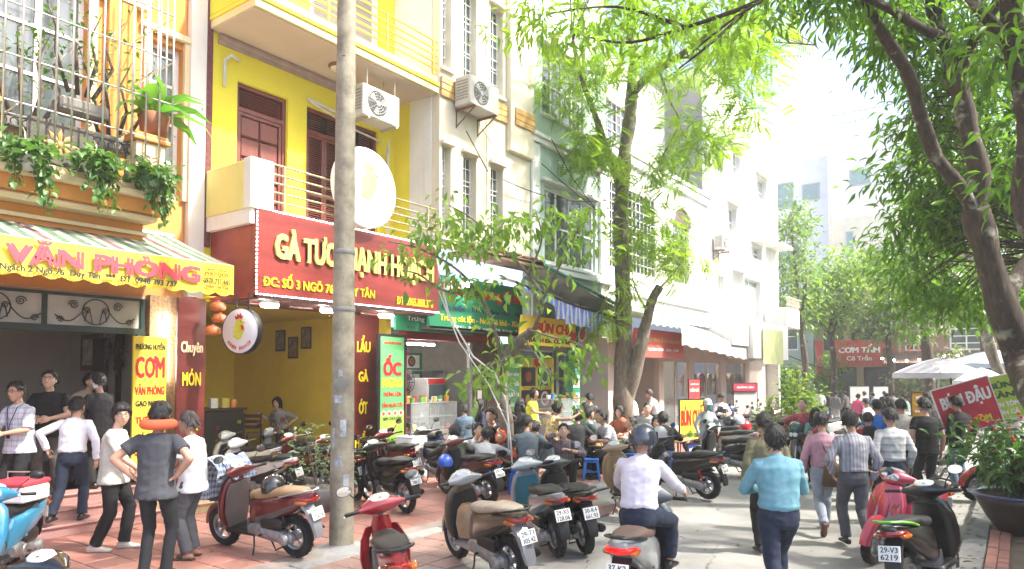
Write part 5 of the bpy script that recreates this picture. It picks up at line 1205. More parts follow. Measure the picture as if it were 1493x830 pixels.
# ================================================================ pale green house
h4 = thing('house', 'pale green house with wide white framed windows behind the feathery street tree', 'house', (-9.6, 15.9, 0)); c4 = mk(h4)
G4 = plaster('pale_green_paint', (.46, .58, .52), .9, .12, (.30, .33, .30)); W4 = plaster('white_band', (.68, .69, .66), .5)
w4 = [(14.6, 17.2, 4.92, 6.84), (14.5, 16.56, 8.68, 10.36), (14.6, 16.9, 12.4, 14.0)]
c4('wall', G4, lambda b: wall(b, -9.6, 13.94, 17.85, 3.2, 16, w4))
for o in w4: window(h4, 0, o[0]-15.9, o[1]-15.9, o[2], o[3], 4, 2, fw=.07, rec=.08, sill=W4)
for a_ in ((-9.40, 13.9, 17.95, 7.93, 8.03), (-9.46, 13.92, 17.9, 7.80, 7.927), (-9.44, 14.4, 17.3, 6.92, 7.0), (-9.44, 14.3, 16.8, 10.45, 10.55), (-9.50, 17.35, 17.87, 3.3, 7.78), (-9.52, 13.96, 14.3, 3.3, 7.78), (-9.38, 13.9, 17.9, 4.62, 4.75)): c4('band', W4, lambda b: b.box(-9.597, *a_, .01))
c4('wire', BLK, lambda b: (b.tube([(-9.4, 14.6, 8.0), (-9.3, 15.4, 7.2), (-9.35, 16.8, 6.6), (-9.3, 17.9, 7.2)], .012, 5), b.tube([(-9.4, 16.2, 8.0), (-9.2, 17.0, 6.9), (-9.4, 17.7, 8.2)], .012, 5)))
ac_unit((-9.32, 17.0, 8.1), 'small air conditioner on the pale green house ledge behind the leaves', .8, .55, .34)
def shop4(b):
    wall(b, -10.6, 14.7, 17.85, .1, 3.2, [(14.95, 16.7, .9, 2.75), (16.85, 17.7, .1, 2.7)]); b.box(-10.6, -9.62, 13.96, 17.85, 3.12, 3.19)
c4('shop_wall', plaster('grey_green_paint', (.24, .26, .23), .3), shop4)
window(h4, -1.0, 14.95-15.9, 16.7-15.9, .9, 2.75, 2, 1, fw=.05, rec=.08, fm=M('steel_frame', (.45, .45, .45), .4, metal=.5)); window(h4, -1.0, 16.87-15.9, 17.68-15.9, .12, 2.68, 2, 2, fw=.06, rec=.08, fm=M('steel_frame', (.45, .45, .45)), name='glass_door')
ps = thing('poster', 'yellow poster of noodle dish photos behind the neon yellow woman', 'poster', (-10.55, 15.65, 1.9)); part('sheet', M('poster_yellow', (.62, .52, .04), .5), ps, lambda b: b.box(0, .015, -.82, .82, -.8, .62))
for k, (y, z) in enumerate(((-.42, .12), (.36, .12), (-.42, -.48), (.36, -.48))):
    part('photo', DKPL, ps, lambda b: b.box(.016, .02, y-.33, y+.33, z-.25, z+.25)); photo_dish(ps, y, z, .2, [MEAT, GREENF, BUN_, MEAT][k], DISH if k % 2 else DKPL, .021)
    text(['BÚN CHẢ LẨN', 'BÚN CHẢ NEM', 'BÚN ĐẬU', 'BÚN BÒ'][k], ps, onb(y, z-.29, .017), .5, .06, RED, .003, .02)
burst = [((.24 if k % 2 else .13)*math.cos(k*PI/12), (.17 if k % 2 else .09)*math.sin(k*PI/12)) for k in range(24)]
part('starburst', RED, ps, lambda b: b.prism(burst, 0, .006, T(.016, 0, .50) @ RZ(PI/2) @ RX(PI/2)))
bc = board('sign', 'yellow sign reading BÚN CHẢ CUA BỂ under the blue striped awning', 'sign', -9.45, 13.35, 16.0, 2.78, 3.48, ybm, .06); bc.rotation_euler = (0, .12, 0)
text('BÚN CHẢ', bc, onb(.15, .13), 1.7, .34, RED, .006, .05); text('BÁNH ĐA CUA BỂ', bc, onb(.0, -.19), 1.9, .17, BLKT, .006, .04)
part('starburst', RED, bc, lambda b: b.prism([(x*1.1, y*1.2) for x, y in burst], 0, .006, T(.002, 1.02, -.08) @ RZ(PI/2) @ RX(PI/2))); part('end_panel', GRN, bc, lambda b: b.box(-.02, .004, 1.14, 1.32, -.345, .345)); part('dish_picture', [DISH, MEAT], bc, lambda b: (b.lathe([(0, .01), (.2, .01), (.2, 0)], 20, T(.0, 1.5, .02) @ RY(PI/2)), b.mat(1).lathe([(0, .014), (.15, .014), (.15, .006)], 16, T(.0, 1.5, .02) @ RY(PI/2))))
part('post', GRN, bc, lambda b: b.box(-.3, -.2, 1.32, 1.66, -2.7, -.3))
gp = board('sign', 'narrow dark green pillar panel with small food photos right of the yellow poster', 'sign', -10.35, 17.15, 17.6, .9, 2.75, GRN, .05)
for k in range(3): part('photo', WHT, gp, lambda b: b.box(.001, .006, -.16, .16, .38-.5*k, .72-.5*k)); photo_dish(gp, 0, .55-.5*k, .13, [MEAT, BUN_, SAUS][k], DKPL, .007)
text('BÚN CHẢ', gp, onb(0, .82), .36, .08, WHT, .004)
def shelf(label, loc, w_, h_, d_, m):
    t = thing('shelf', label, 'shelf', loc); part('frame', m, t, lambda b: [b.box(-d_/2, d_/2, y-.02, y+.02, 0, h_) for y in (-w_/2, w_/2)]); [part('shelf_board', m, t, lambda b: b.box(-d_/2, d_/2, -w_/2+.021, w_/2-.021, z, z+.025)) for z in np.linspace(.1, h_-.03, 5)]; return t
SHM = M('shelf_grey', (.30, .30, .29), .5)
shelf('grey shelf rack at the back of the dessert shop beside the fan', (-12.2, 12.95, .1), 1.2, 2.1, .4, SHM); goods(12, -12.25, -12.1, 12.45, 13.4, 1.166, 'on the grey rack of the dessert shop', 'dessert rack'); goods(10, -12.25, -12.1, 12.45, 13.4, .65, 'low on the grey rack of the dessert shop', 'low dessert rack')
fr = thing('fridge', 'white glass door fridge in the dessert shop opening', 'fridge', (-11.5, 12.4, .1)); part('body', M('fridge_white', (.55, .55, .55), .4), fr, lambda b: b.box(-.3, .28, -.32, .32, 0, 1.9, .02)); part('door', M('fridge_glass', (.10, .12, .13), .08), fr, lambda b: b.box(.282, .31, -.28, .28, .12, 1.75, .01)); part('handle', ALU, fr, lambda b: b.box(.312, .335, -.27, -.25, .7, 1.2)); part('header', RED, fr, lambda b: b.box(.282, .30, -.3, .3, 1.76, 1.88))
for k, (y, z, m_, lb) in enumerate(((15.0, 2.95, RED, 'red plastic lid hanging over the noodle shop window'), (16.2, 2.95, WHT, 'small white fan box above the noodle shop window'))): b = MB(); b.box(-.1, .1, -.2, .2, -.1, .1, .02); b.build('box', m_, None, loc=(-10.45, y, z), label=lb, cat='box')
# rolled roof sheets and blue striped awning
BLW = stripes('blue_white_canvas', [(.015, .08, .36), (.26, .26, .26), (.015, .07, .32), (.015, .09, .38), (.015, .08, .36), (.28, .28, .28)], .40, 1, bump=.3)
ba = thing('awning', 'sagging blue and white striped awning edge over the noodle counters', 'awning', (-9.0, 15, 3.8))
def bav(b):
    rows = []
    for y in np.linspace(-2.5, 2.65, 90):
        t = (y+2.5)/5.15; zt = lerp(.30, -.22, t)-.05*math.sin(PI*t); d = .5 if t > .28 else .06+t*.6
        rows.append([(.1+.05*math.sin(y*16)*k, y, zt-d*k-.04*k*math.sin(y*11)) for k in (0, .33, .66, 1)])
    b.sheet(rows)
part('valance', BLW, ba, bav); part('roof_sheet', M('weathered_sheet', (.36, .34, .31), .75, .4, 2, .4, 15, dirt=.9), ba, lambda b: b.sheet([[(x, y, lerp(.30, -.22, (y+2.5)/5.15)-.05*math.sin(PI*(y+2.5)/5.15)+s_+.02*math.sin(y*14)) for x, s_ in ((.12, .0), (-.3, .12), (-.62, .30))] for y in np.linspace(-2.6, 2.7, 60)]))
part('pole', DRK, ba, lambda b: b.tube([(.1, -2.6, .30), (.1, 0, -.02), (.1, 2.7, -.22)], .03, 8))
ra = thing('awning', 'rolled dark green canvas awning fixed to the pale green house', 'awning', (-9.3, 15.6, 4.4)); part('canvas', M('dark_green_canvas', (.012, .085, .06), .7, .3, 3, .3, 12), ra, lambda b: b.sheet([[(x, y, z+lerp(.28, -.42, (y+2.0)/4)) for x, z in ((-.28, .25), (.15, .12), (.34, -.02), (.32, -.09))] for y in np.linspace(-2.0, 2.0, 20)])); part('underside', CONC, ra, lambda b: b.sheet([[(x, y, z+lerp(.28, -.42, (y+2.0)/4)) for x, z in ((-.28, -.30), (.0, -.16), (.315, -.1))] for y in np.linspace(-2.0, 2.0, 12)]))
ft = thing('table_fridge', 'white evaporative air cooler standing by the parked motorbikes', 'air cooler', (-9.75, 10.05, 0), .15)
part('casing', M('cooler_white', (.66, .66, .64), .45), ft, lambda b: b.box(-.2, .2, -.26, .26, .05, .85, .02)); part('vent_slat', M('cooler_grey', (.32, .32, .32), .5), ft, lambda b: [b.box(.20, .206, -.17+.05*k, -.145+.05*k, .18, .72) for k in range(8)]+[b.box(.2, .208, -.2, .2, .75, .76)], kind='stuff'); part('lid', FRW, ft, lambda b: b.box(-.205, .205, -.265, .265, .852, .88, .01)); ft.name = 'air_cooler'
wf = thing('wall_fan', 'round wall fan inside the dessert shop', 'fan', (-11.9, 11.5, 1.75), .3)
# ================================================================ white house with grid window, and the far white house
WH5 = plaster('white_house_paint', (.74, .73, .70), .4); h5 = thing('house', 'white house with a black grid window and an arched window with brown shutters', 'house', (-9.8, 22, 0)); c5 = mk(h5)
w5 = [(18.3, 21.6, 5.3, 7.85), (23.1, 24.6, 5.35, 7.45)]
c5('wall', WH5, lambda b: (wall(b, -9.8, 17.87, 26.6, 3.9, 8.9, w5), wall(b, -11.6, 17.87, 26.6, 8.9, 13.5, [(21.5, 23.6, 9.8, 11.9)])))
window(h5, 0, 18.3-22, 21.6-22, 5.3, 7.85, 2, 1, fm=IRON, fw=.06, rec=.05, gm=M('dark_glass', (.03, .035, .04), .1), grille=9, gmat=M('white_grid', (.6, .6, .58), .5), bars=.03); wd5 = window(h5, 0, 23.1-22, 24.6-22, 5.35, 7.45, 2, 3, fm=M('brown_frame', (.10, .06, .05), .6), fw=.08, rec=.1, grille=7, gmat=FRW); window(h5, -1.8, 21.5-22, 23.6-22, 9.8, 11.9, 2, 2, fm=M('brown_frame', (.1, .06, .05)), fw=.1, grille=6, gmat=FRW)
c5('cornice', plaster('cornice_white', (.70, .71, .69), .3), lambda b: (b.box(-11.58, -9.62, 17.9, 26.62, 8.903, 9.05, .02), b.box(-9.797, -9.68, 17.9, 26.6, 8.62, 8.898, .02), b.box(-9.797, -9.70, 17.9, 27, 4.52, 4.62, .01), b.tube([(-9.75, 23.0+.85*(1-math.cos(a)), 7.45+.65*math.sin(a)) for a in np.linspace(0, PI, 14)], .07, 6)))
c5('arch_panel', M('brown_frame', (.1, .06, .05)), lambda b: b.prism([(.75*math.cos(a), .55*math.sin(a)) for a in np.linspace(0, PI, 12)], 0, .02, T(-9.79, 23.85, 7.46) @ RZ(PI/2) @ RX(PI/2)))
SH5 = M('grey_brown_shutter', (.17, .13, .125), .6, .2, 4)
for y0, a in ((24.62, .55),):
    q = c5('shutter', SH5, lambda b: (b.box(-.02, .02, 0, .05, 0, 2.1), b.box(-.02, .02, .70, .75, 0, 2.1), *[b.box(-.02, .02, .05, .70, z, z+.07) for z in (0, 1.0, 2.03)], *[b.box(-.015, .015, .052, .698, .10+.075*k, .15+.075*k, 0, T(0, 0, 0)) for k in range(26) if not 11.5 < k < 12.6]))
    q.location = (-9.8+.05+9.8+9.8, y0-22+22, 5.35); q.location = (.06+9.8-9.8, y0-22, 5.35); q.rotation_euler = (0, 0, -a); q.data.transform(T(9.8, 22, 0))
ac_unit((-9.55, 27.4, 7.0), 'small air conditioner on the far white house beside the brown shutter', .85, .6, .36)
h6 = thing('house', 'tall bright white house at the far end of the row with a bay window', 'house', (-9.8, 31.5, 0)); c6 = mk(h6)
w6 = [(30.9, 33.4, 4.3, 6.4), (27.6, 28.4, 4.9, 6.1), (29, 30, 8, 9.2), (32.2, 33.6, 7.4, 8.0), (29.6, 30.6, 10.6, 11.8), (33, 34.5, 10.2, 11.4), (27.4, 28.4, 10.4, 11.4)]
c6('wall', WH5, lambda b: (wall(b, -9.8, 26.62, 36.2, 3.2, 14.2, w6), b.box(-20, -9.8, 36.2, 36.4, 0, 14.2), b.box(-20, -9.85, 26.62, 36.2, 14.2, 14.4)))
for o in w6: window(h6, 0, o[0]-31.5, o[1]-31.5, o[2], o[3], 2, 2, fw=.08, rec=.18, gm=M('pale_glass', (.30, .36, .33), .1, .4, 1))
for y0, y1, z, x in [(o[0]-.2, o[1]+.25, o[3]+.12, -9.25) for o in w6[2:]]+[(29.4, 30.9, 6.5, -9.1), (34.2, 36.1, 8.2, -9.0)]: c6('hood', WH5, lambda b: b.box(-9.798, x, y0, y1, z, z+.15, .01))
c6('slab', WH5, lambda b: (b.box(-9.8, -8.7, 28.6, 33.75, 2.72, 4.25, .02), b.box(-9.8, -8.75, 33.76, 36.1, 4.28, 5.2, .02), b.box(-9.8, -8.9, 26.65, 28.55, 3.2, 4.1, .02)))
def flowrail(b):
    for k in range(10): y = 33.8+.24*k; b.torus(.1, .012, 10, 4, T(-8.72, y, 5.42) @ RY(PI/2)); b.box(-8.74, -8.70, y-.125, y-.11, 5.2, 5.68)
    b.box(-8.76, -8.68, 33.78, 36.1, 5.66, 5.70)
c6('railing', M('cream_rail', (.60, .55, .42), .6), flowrail)
c6('ground_floor', plaster('beige_shop', (.48, .42, .36), .3), lambda b: (wall(b, -10.4, 19.6, 36.2, .0, 3.3, [(19.8, 23.2, .0, 2.65), (23.6, 26.0, .1, 2.6), (26.5, 29.5, .1, 2.6), (30.2, 32.8, .1, 2.6)]), b.box(-14, -10.4, 19.4, 19.6, 0, 3.3), b.box(-14, -13.8, 19.6, 33, 0, 3.3), b.box(-13.8, -10.63, 23.3, 23.5, 0, 3.3), b.box(-13.8, -9.8, 18, 36, 3.32, 3.42)))
for y0, y1 in ((23.6, 26.0), (26.5, 29.5), (30.2, 32.8)): window(h6, -.6, y0-31.5, y1-31.5, .1, 2.6, 2, 1, fw=.06, rec=.06, fm=M('shopfront_frame', (.45, .38, .32), .5), gm=glass('shop_glass', (.2, .22, .22), .04, .30), name='shop_window')
for k in range(3): rooms_light((-11.6, 24.8+3.3*k, 3.0), 'lit tube light inside the far shop window, %s from the tree' % ('first', 'second', 'third')[k], 1.5)
GOODS = [M('garment_%d' % i, c, .8, .2, 8) for i, c in enumerate(((.55, .35, .32), (.05, .05, .06), (.6, .58, .55), (.35, .08, .08), (.2, .25, .4), (.5, .42, .3)))]
for k in range(14):
    y = 26.6+.45*k; m = GOODS[k % 6]; t = thing('hanging_garment', 'clothes on a hanger in the far shop, %s piece, %s from the left' % (('pink', 'black', 'white', 'red', 'blue', 'beige')[k % 6], ORD[k]), 'clothing', (-10.9+.25*(k % 2), y, 1.75), 0, 'clothes hanging in the far shop, ' + ('pink', 'black', 'white', 'red', 'blue', 'beige')[k % 6])
    part('cloth', m, t, lambda b: b.rings([[(px, py, z) for px, py in superell(10, .07, w_)] for z, w_ in ((-.55, .22), (-.2, .20), (.2, .21), (.33, .12), (.36, .05))], True), True); part('sleeve', m, t, lambda b: [b.tube([(0, s_*.18, .26), (0, s_*.30, .02)], [.06, .065], 8) for s_ in (-1, 1)], True)
for k in range(24): inst('shop_box', MB().box(-.1, .1, -.14, .14, 0, .2, .01).mesh('shop_box', CLR[0]), None, (-12.2, 23.8+.32*(k % 8), .5+.55*(k//8)), mat=CLR[k % 6], label='%s box on the %s shelf of the small shop, %s from the left' % (CNM[k % 6], ('bottom', 'middle', 'top')[k//8], ORD[k % 8]), cat='box', group='boxes on the shop shelves')
s3 = board('sign', 'faded red shop sign with yellow lettering behind the forked tree trunk', 'sign', -9.55, 19.6, 23.4, 2.62, 3.52, M('faded_red_sign', (.50, .09, .07), .5, .12, 2), .08); text('QUÁN ĂN NGON', s3, onb(.2, .12), 2.6, .18, M('dull_yellow_print', (.62, .40, .08), .5), .006, .03); text('QUÁN CƠM - BÚN - PHỞ', s3, onb(.2, -.18), 2.4, .13, WHT, .006)
part('oval', M('pale_red_print', (.62, .3, .25), .5), s3, lambda b: b.torus(.32, .02, 24, 5, T(.004, -1.5, .02) @ RY(PI/2) @ Matrix.Diagonal((1.2, .9, .3, 1)) @ RZ(.5)))
pc = thing('wall_picture', 'framed certificate on the wall of the open eatery', 'picture', (-12.9, 23.28, 1.95)); part('frame', M('picture_frame_wood', (.12, .06, .03), .5), pc, lambda b: b.box(-.6, .6, -.03, 0, -.42, .42, .01)); part('picture', M('certificate', (.55, .50, .42), .5, .3, 5), pc, lambda b: b.box(-.53, .53, -.034, -.031, -.35, .35))
a3 = thing('awning', 'pale grey scalloped awning along the far white houses', 'awning', (-9.0, 25.6, 3.4)); part('canvas', stripes('grey_canvas', [(.33, .33, .29), (.22, .22, .20), (.36, .35, .32), (.24, .24, .21)], .5, 1), a3, lambda b: (b.sheet([[(x, y, z-lerp(0, .45, (y+3.8)/7.8)+.03*math.sin(y*7)*q) for x, z, q in ((-.8, .62, 0), (0, .2, 0), (.03, .0, .6), (.03, -.35, 1))] for y in np.linspace(-3.8, 3.95, 80)])))
a4 = thing('awning', 'small grey green awning behind the forked tree', 'awning', (-9.1, 20.8, 3.8)); part('canvas', M('grey_green_canvas', (.30, .36, .30), .7, .3, 4, .3, 10), a4, lambda b: b.sheet([[(x, y, z+.03*math.sin(y*12)*q) for x, z, q in ((-.6, .4, 0), (0, .12, 0), (.02, -.2, 1))] for y in np.linspace(-1.6, 1.5, 40)]))
yb_ = board('banner', 'pale yellow green banner hanging under the far white slab', 'banner', -8.62, 29.6, 32.6, 2.5, 4.0, M('pale_lime_banner', (.55, .58, .25), .6, .15, 2), .03)
# ================================================================ far end of the street
MX = RZ(-PI/2)                                      # faces that look back at the camera (-y)
def far_house(label, x0, x1, Y, H_, m, ops, fm, gm=None, nx=2, nz=2, roof=None):
    h = thing('house', label, 'house', ((x0+x1)/2, Y, 0)); L = h.location; Ml = T(-L.x, -L.y, 0) @ MX
    part('wall', m, h, lambda b: (wall(b, -Y, x0, x1, 0, H_, ops, .3, Ml), b.box(x0-L.x, x1-L.x, .31, 8, 0, H_), b.box(x0-L.x-.15, x1-L.x+.15, -.25, 8, H_+.002, H_+.2)))
    for o in ops: window(h, -Y, o[0], o[1], o[2], o[3], nx, nz, fm, gm, .09, .15, Mx=Ml)
    return h
FG = M('far_glass', (.10, .12, .12), .1, .5, 1)
far_house('grey green shop house behind the sapling at the street end', -17, -10.6, 47, 6.5, plaster('far_grey_green', (.30, .36, .33), .3), [(-16, -14.2, 3.6, 5.4), (-13.4, -11.5, 3.6, 5.4), (-15.8, -11.4, .1, 2.6)], FRW, FG)
far_house('cream restaurant house with tall brown windows behind the red rice sign', -10.58, -5.9, 48, 7.2, plaster('far_cream', (.42, .34, .20), .3), [(-10.2, -9.0, 3.6, 6.2), (-8.6, -7.2, 3.6, 6.2), (-9.6, -8.3, .1, 2.5), (-7.9, -6.3, .1, 2.5)], M('far_brown_frame', (.14, .05, .04), .6), FG)
far_house('red brown brick house behind the parasols', -5.88, 2.5, 46, 6.8, M('far_brick', (.22, .13, .10), .9, .25, 8, .3, 30), [(-5.4, -4.5, 3.4, 5.0), (-3.2, -1.6, 3.4, 5.0), (-4.6, -3.0, .1, 2.4), (-1.5, 1.2, .1, 2.6)], FRW, FG, 2, 4)
far_house('pale house with a light blue front at the right end of the street', 2.6, 12, 40, 6.5, plaster('far_blue_white', (.55, .60, .66), .2), [(3.4, 5.5, 3.4, 5.2), (6.5, 9, 3.4, 5.2), (3.2, 6, .1, 2.6)], FRW, FG, 2, 6)
fs = thing('sign', 'red sign reading CƠM TẤM at the far end of the street', 'sign', (-8.0, 46.6, 3.35)); FR = M('far_red_sign', (.52, .08, .07), .6); part('panel', FR, fs, lambda b: b.box(-1.45, 1.45, 0, .1, -.8, .8))
text('CƠM TẤM', fs, T(.1, -.003, .28) @ RX(PI/2), 2.3, .54, WHT, .02, .05); text('Cô Trần', fs, T(.1, -.003, -.28) @ RX(PI/2), 1.4, .36, WHT, .02, .03)
fs2 = thing('vertical_sign', 'tall narrow red signboard with white letters on the cream restaurant', 'sign', (-6.1, 46.9, 5.0)); part('panel', FR, fs2, lambda b: b.box(-.35, .35, 0, .12, -1.6, 1.3)); [text(c, fs2, T(0, -.003, 1.0-.55*k) @ RX(PI/2), .4, .36, WHT, .02, .04) for k, c in enumerate('CƠMT')]
fs3 = thing('lattice_panel', 'red lattice panel beside the tall narrow red signboard', 'panel', (-5.2, 45.9, 4.4)); part('frame', FR, fs3, lambda b: [b.box(x, x+.1, 0, .1, -1.2, 1.5) for x in (-.5, .0, .45)]+[b.box(-.5, .55, .02, .08, z, z+.1) for z in (-1.2, -.3, .6, 1.4)])
fl = thing('flag', 'red pennant hanging from a wire at the street end', 'flag', (-9.9, 45.5, 3.2)); part('cloth', FR, fl, lambda b: b.sheet([[(lerp(-.3, .12, 0)*w_+u*.5*w_, .05*math.sin(z*4+u*3), -z) for u in (0, .5, 1)] for z, w_ in ((-.9, 1.0), (-.3, .7), (.4, .5), (1.0, .55), (1.4, .5))])); part('pole', DRK, fl, lambda b: b.tube([(-.3, 0, 1.0), (-.3, 0, -3.2)], .025, 6))
cr_ = thing('canopy', 'brown sloping canopy with small white bulbs at the street end', 'canopy', (-3.9, 45.0, 2.9)); part('roof', M('canopy_brown', (.15, .10, .08), .9), cr_, lambda b: b.sheet([[(x, y, z) for y, z in ((1.0, .45), (-.6, -.1), (-.62, -.2))] for x in np.linspace(-2.4, 2.0, 8)])); part('bulb', LED, cr_, lambda b: [b.ball((-2.4+.6*k, -.9, .05-.12*math.sin(k*.8)), .055, None, None, 8, 6) for k in range(9)], kind='stuff')
rs_ = thing('round_sign', 'round white sign on a post beside the parasol', 'sign', (-1.9, 27.5, 2.28)); part('disc', WHT, rs_, lambda b: b.lathe([(0, .05), (.30, .05), (.32, .03), (.32, -.03), (0, -.03)], 24, RX(PI/2))); part('mark', BLKT, rs_, lambda b: (b.lathe([(0, .056), (.13, .056), (.13, .05)], 16, RX(PI/2)), b.torus(.25, .012, 24, 4, T(0, -.05, 0) @ RX(PI/2)))); part('post', DRK, rs_, lambda b: b.tube([(0, .02, -.3), (0, .02, -2.28)], .03, 6))
tw = thing('apartment_block', 'tall pale apartment block rising through haze beyond the far trees', 'building', (-14, 80, 0)); TW = plaster('tower_white', (.80, .79, .76), .2)
def twp(n, m, fn): b = MB(); fn(b); return b.build(n, m, tw)
twp('wall', TW, lambda b: (b.box(-10, -2.0, 0, 12, 0, 25.5), b.box(-1.99, 7.5, -1.5, 12, 0, 27), b.box(-7, 3, 4, 12, 25.52, 29), b.box(-1.6, 7.3, -1.4, 11, 27.01, 27.4)))
twp('lower_block', plaster('tower_cream', (.74, .68, .50), .2), lambda b: b.box(-1.2, 9.5, -5, -1.52, 0, 17.5)); twp('column', plaster('tower_cream', (.6, .54, .38)), lambda b: [b.box(x, x+.45, -5.3, -5.02, 0, 17.8) for x in (-1.2, 4.4, 7.2)])
for x, z, w_, h_, y in ((-7.6, 20.5, 1.7, 2.6, 0), (-5.4, 17.2, 1.4, .8, 0), (-2.6-2.2, 21.0, 1.6, 1.6, 0), (.2, 21.5, 1.8, 1.5, -1.5), (-4.2, 11, 1.3, 2.4, 0), (-7.6, 14.6, 2.4, 1.8, 0), (.4, 12, .5, 4, -5), (2, 12, .5, 2, -5), (3.0, 12, .5, 2, -5), (5.4, 11, 1.2, 3.5, -5), (-9.2, 17.0, 1.2, 1.5, 0), (-9.2, 22.4, 1.2, 1.5, 0), (4.6, 18.6, 1.4, 1.5, -1.5), (4.6, 22.6, 1.4, 1.5, -1.5)):
    wq = twp('window', M('tower_frame', (.42, .42, .40), .6), lambda b: (b.box(x-.1, x, y-.08, y-.002, z, z+h_), b.box(x+w_, x+w_+.1, y-.08, y-.002, z, z+h_), b.box(x-.1, x+w_+.1, y-.12, y-.002, z+h_, z+h_+.12), b.box(x-.1, x+w_+.1, y-.12, y-.002, z-.12, z))); b = MB(); b.box(x, x+w_, y-.04, y-.003, z, z+h_); b.build('pane', M('tower_glass', (.22, .34, .30), .15), wq)
twp('railing', M('tower_rail', (.4, .42, .42), .6), lambda b: [b.box(x, x+.08, -1.3, -1.22, 27.4, 29.2) for x in np.arange(-1.5, 7.3, .55)]+[b.box(-1.5, 7.3, -1.32, -1.2, z, z+.1) for z in (28.2, 29.2)])
twp('roof_frame', M('tower_rail', (.4, .42, .42)), lambda b: [b.box(-9+.5*k, -8.9+.5*k, 1, 1.1, 25.5, 28-.15*k) for k in range(9)])
# houses on the shaded right side, outside the frame but seen from a step aside
far_house_r = thing('house', 'plain house on the right side of the street behind the big trees', 'house', (6.5, 20, 0)); part('wall', plaster('right_house', (.45, .40, .32), .4), far_house_r, lambda b: b.box(0, 8, -14, 16, 0, 9))
# ---------------------------------------------------------------- trees and plants
NR = np.random.default_rng(11)
def P3(px, py, d):
    r = ray(px, py); return V((r.x*d, r.y*d, EYE+r.z*d))
def leaf_tmpl(L, W, fold=.25, bend=.15, wide=.45):
    v = [(0, 0, 0), (-W*.5, L*wide, fold*W), (0, L*wide, 0), (W*.5, L*wide, fold*W), (-W*.3, L*.78, fold*W*.6-bend*L*.3), (0, L*.8, -bend*L*.3), (W*.3, L*.78, fold*W*.6-bend*L*.3), (0, L, -bend*L)]
    f = [(0, 2, 1), (0, 3, 2), (1, 2, 5, 4), (2, 3, 6, 5), (4, 5, 7), (5, 6, 7)]
    return np.array(v), f
def frond_tmpl(L, n=9, l=.075, w=.020, bend=.35):
    v = []; f = []
    for i in range(n):
        t = (i+1)/(n+.5); y = L*t; z = -bend*L*t*t; ll = l*(1-.45*abs(t-.4))
        for s in (-1, 1):
            o = len(v); v += [(0, y, z), (s*ll*.5, y+ll*.28-w*.5, z-.006), (s*ll, y+ll*.42, z-ll*.22), (s*ll*.5, y+ll*.28+w*.5, z-.004)]; f.append((o, o+1, o+2, o+3))
    return np.array(v), f
def scatter(name, m, par, c, d, s, tmpl, kind='stuff'):
    tv, tf = tmpl; N = len(c); d = d/np.linalg.norm(d, axis=1)[:, None]
    up = NR.normal(size=(N, 3))*.45+np.array([0, 0, 1.]); x = np.cross(d, up); x /= np.linalg.norm(x, axis=1)[:, None]+1e-9; z = np.cross(x, d)
    P = c[:, None, :]+s[:, None, None]*(tv[None, :, 0, None]*x[:, None, :]+tv[None, :, 1, None]*d[:, None, :]+tv[None, :, 2, None]*z[:, None, :])
    nv = len(tv); ls = np.array([len(q) for q in tf]); flat = np.concatenate([np.array(q) for q in tf])
    me = bpy.data.meshes.new(name); me.vertices.add(N*nv); me.vertices.foreach_set('co', P.astype('f').ravel())
    loops = (flat[None, :]+nv*np.arange(N)[:, None]).ravel(); tot = np.tile(ls, N); st = np.concatenate([[0], np.cumsum(tot)[:-1]])
    me.loops.add(len(loops)); me.loops.foreach_set('vertex_index', loops.astype('i')); me.polygons.add(len(tot)); me.polygons.foreach_set('loop_start', st.astype('i')); me.polygons.foreach_set('loop_total', tot.astype('i'))
    me.update(calc_edges=True); me.materials.append(m); me.polygons.foreach_set('use_smooth', [True]*len(tot))
    o = bpy.data.objects.new(name, me); COL.objects.link(o); o.parent = par
    if par: o.matrix_parent_inverse = Matrix(); o.location = -V(par.location)
    if kind: o['kind'] = kind
    return o
def clumps(pts, n, spread, droop=.5, rad=.6, flat=.6, dirs=None):
    """n leaves about every point, pointing outward and down"""
    pts = np.array([tuple(p) for p in pts]); N = len(pts)*n
    off = NR.normal(size=(N, 3))*np.array([1, 1, flat]); c = np.repeat(pts, n, 0)+off*spread
    d = off*rad+NR.normal(size=(N, 3))*.45+np.array([0, 0, -droop]); return c, d, NR.uniform(.6, 1.25, N)
def outside(p, boxes):
    """keep foliage out of the open gaps between the crowns"""
    q = V(p)-V((0, 0, EYE)); a = q.dot(FW)
    if a < .5: return True
    x, y = CX+F*q.dot(RT)/a, CY-F*q.dot(UP)/a
    return not any(b[0] < x < b[1] and b[2] < y < b[3] for b in boxes)
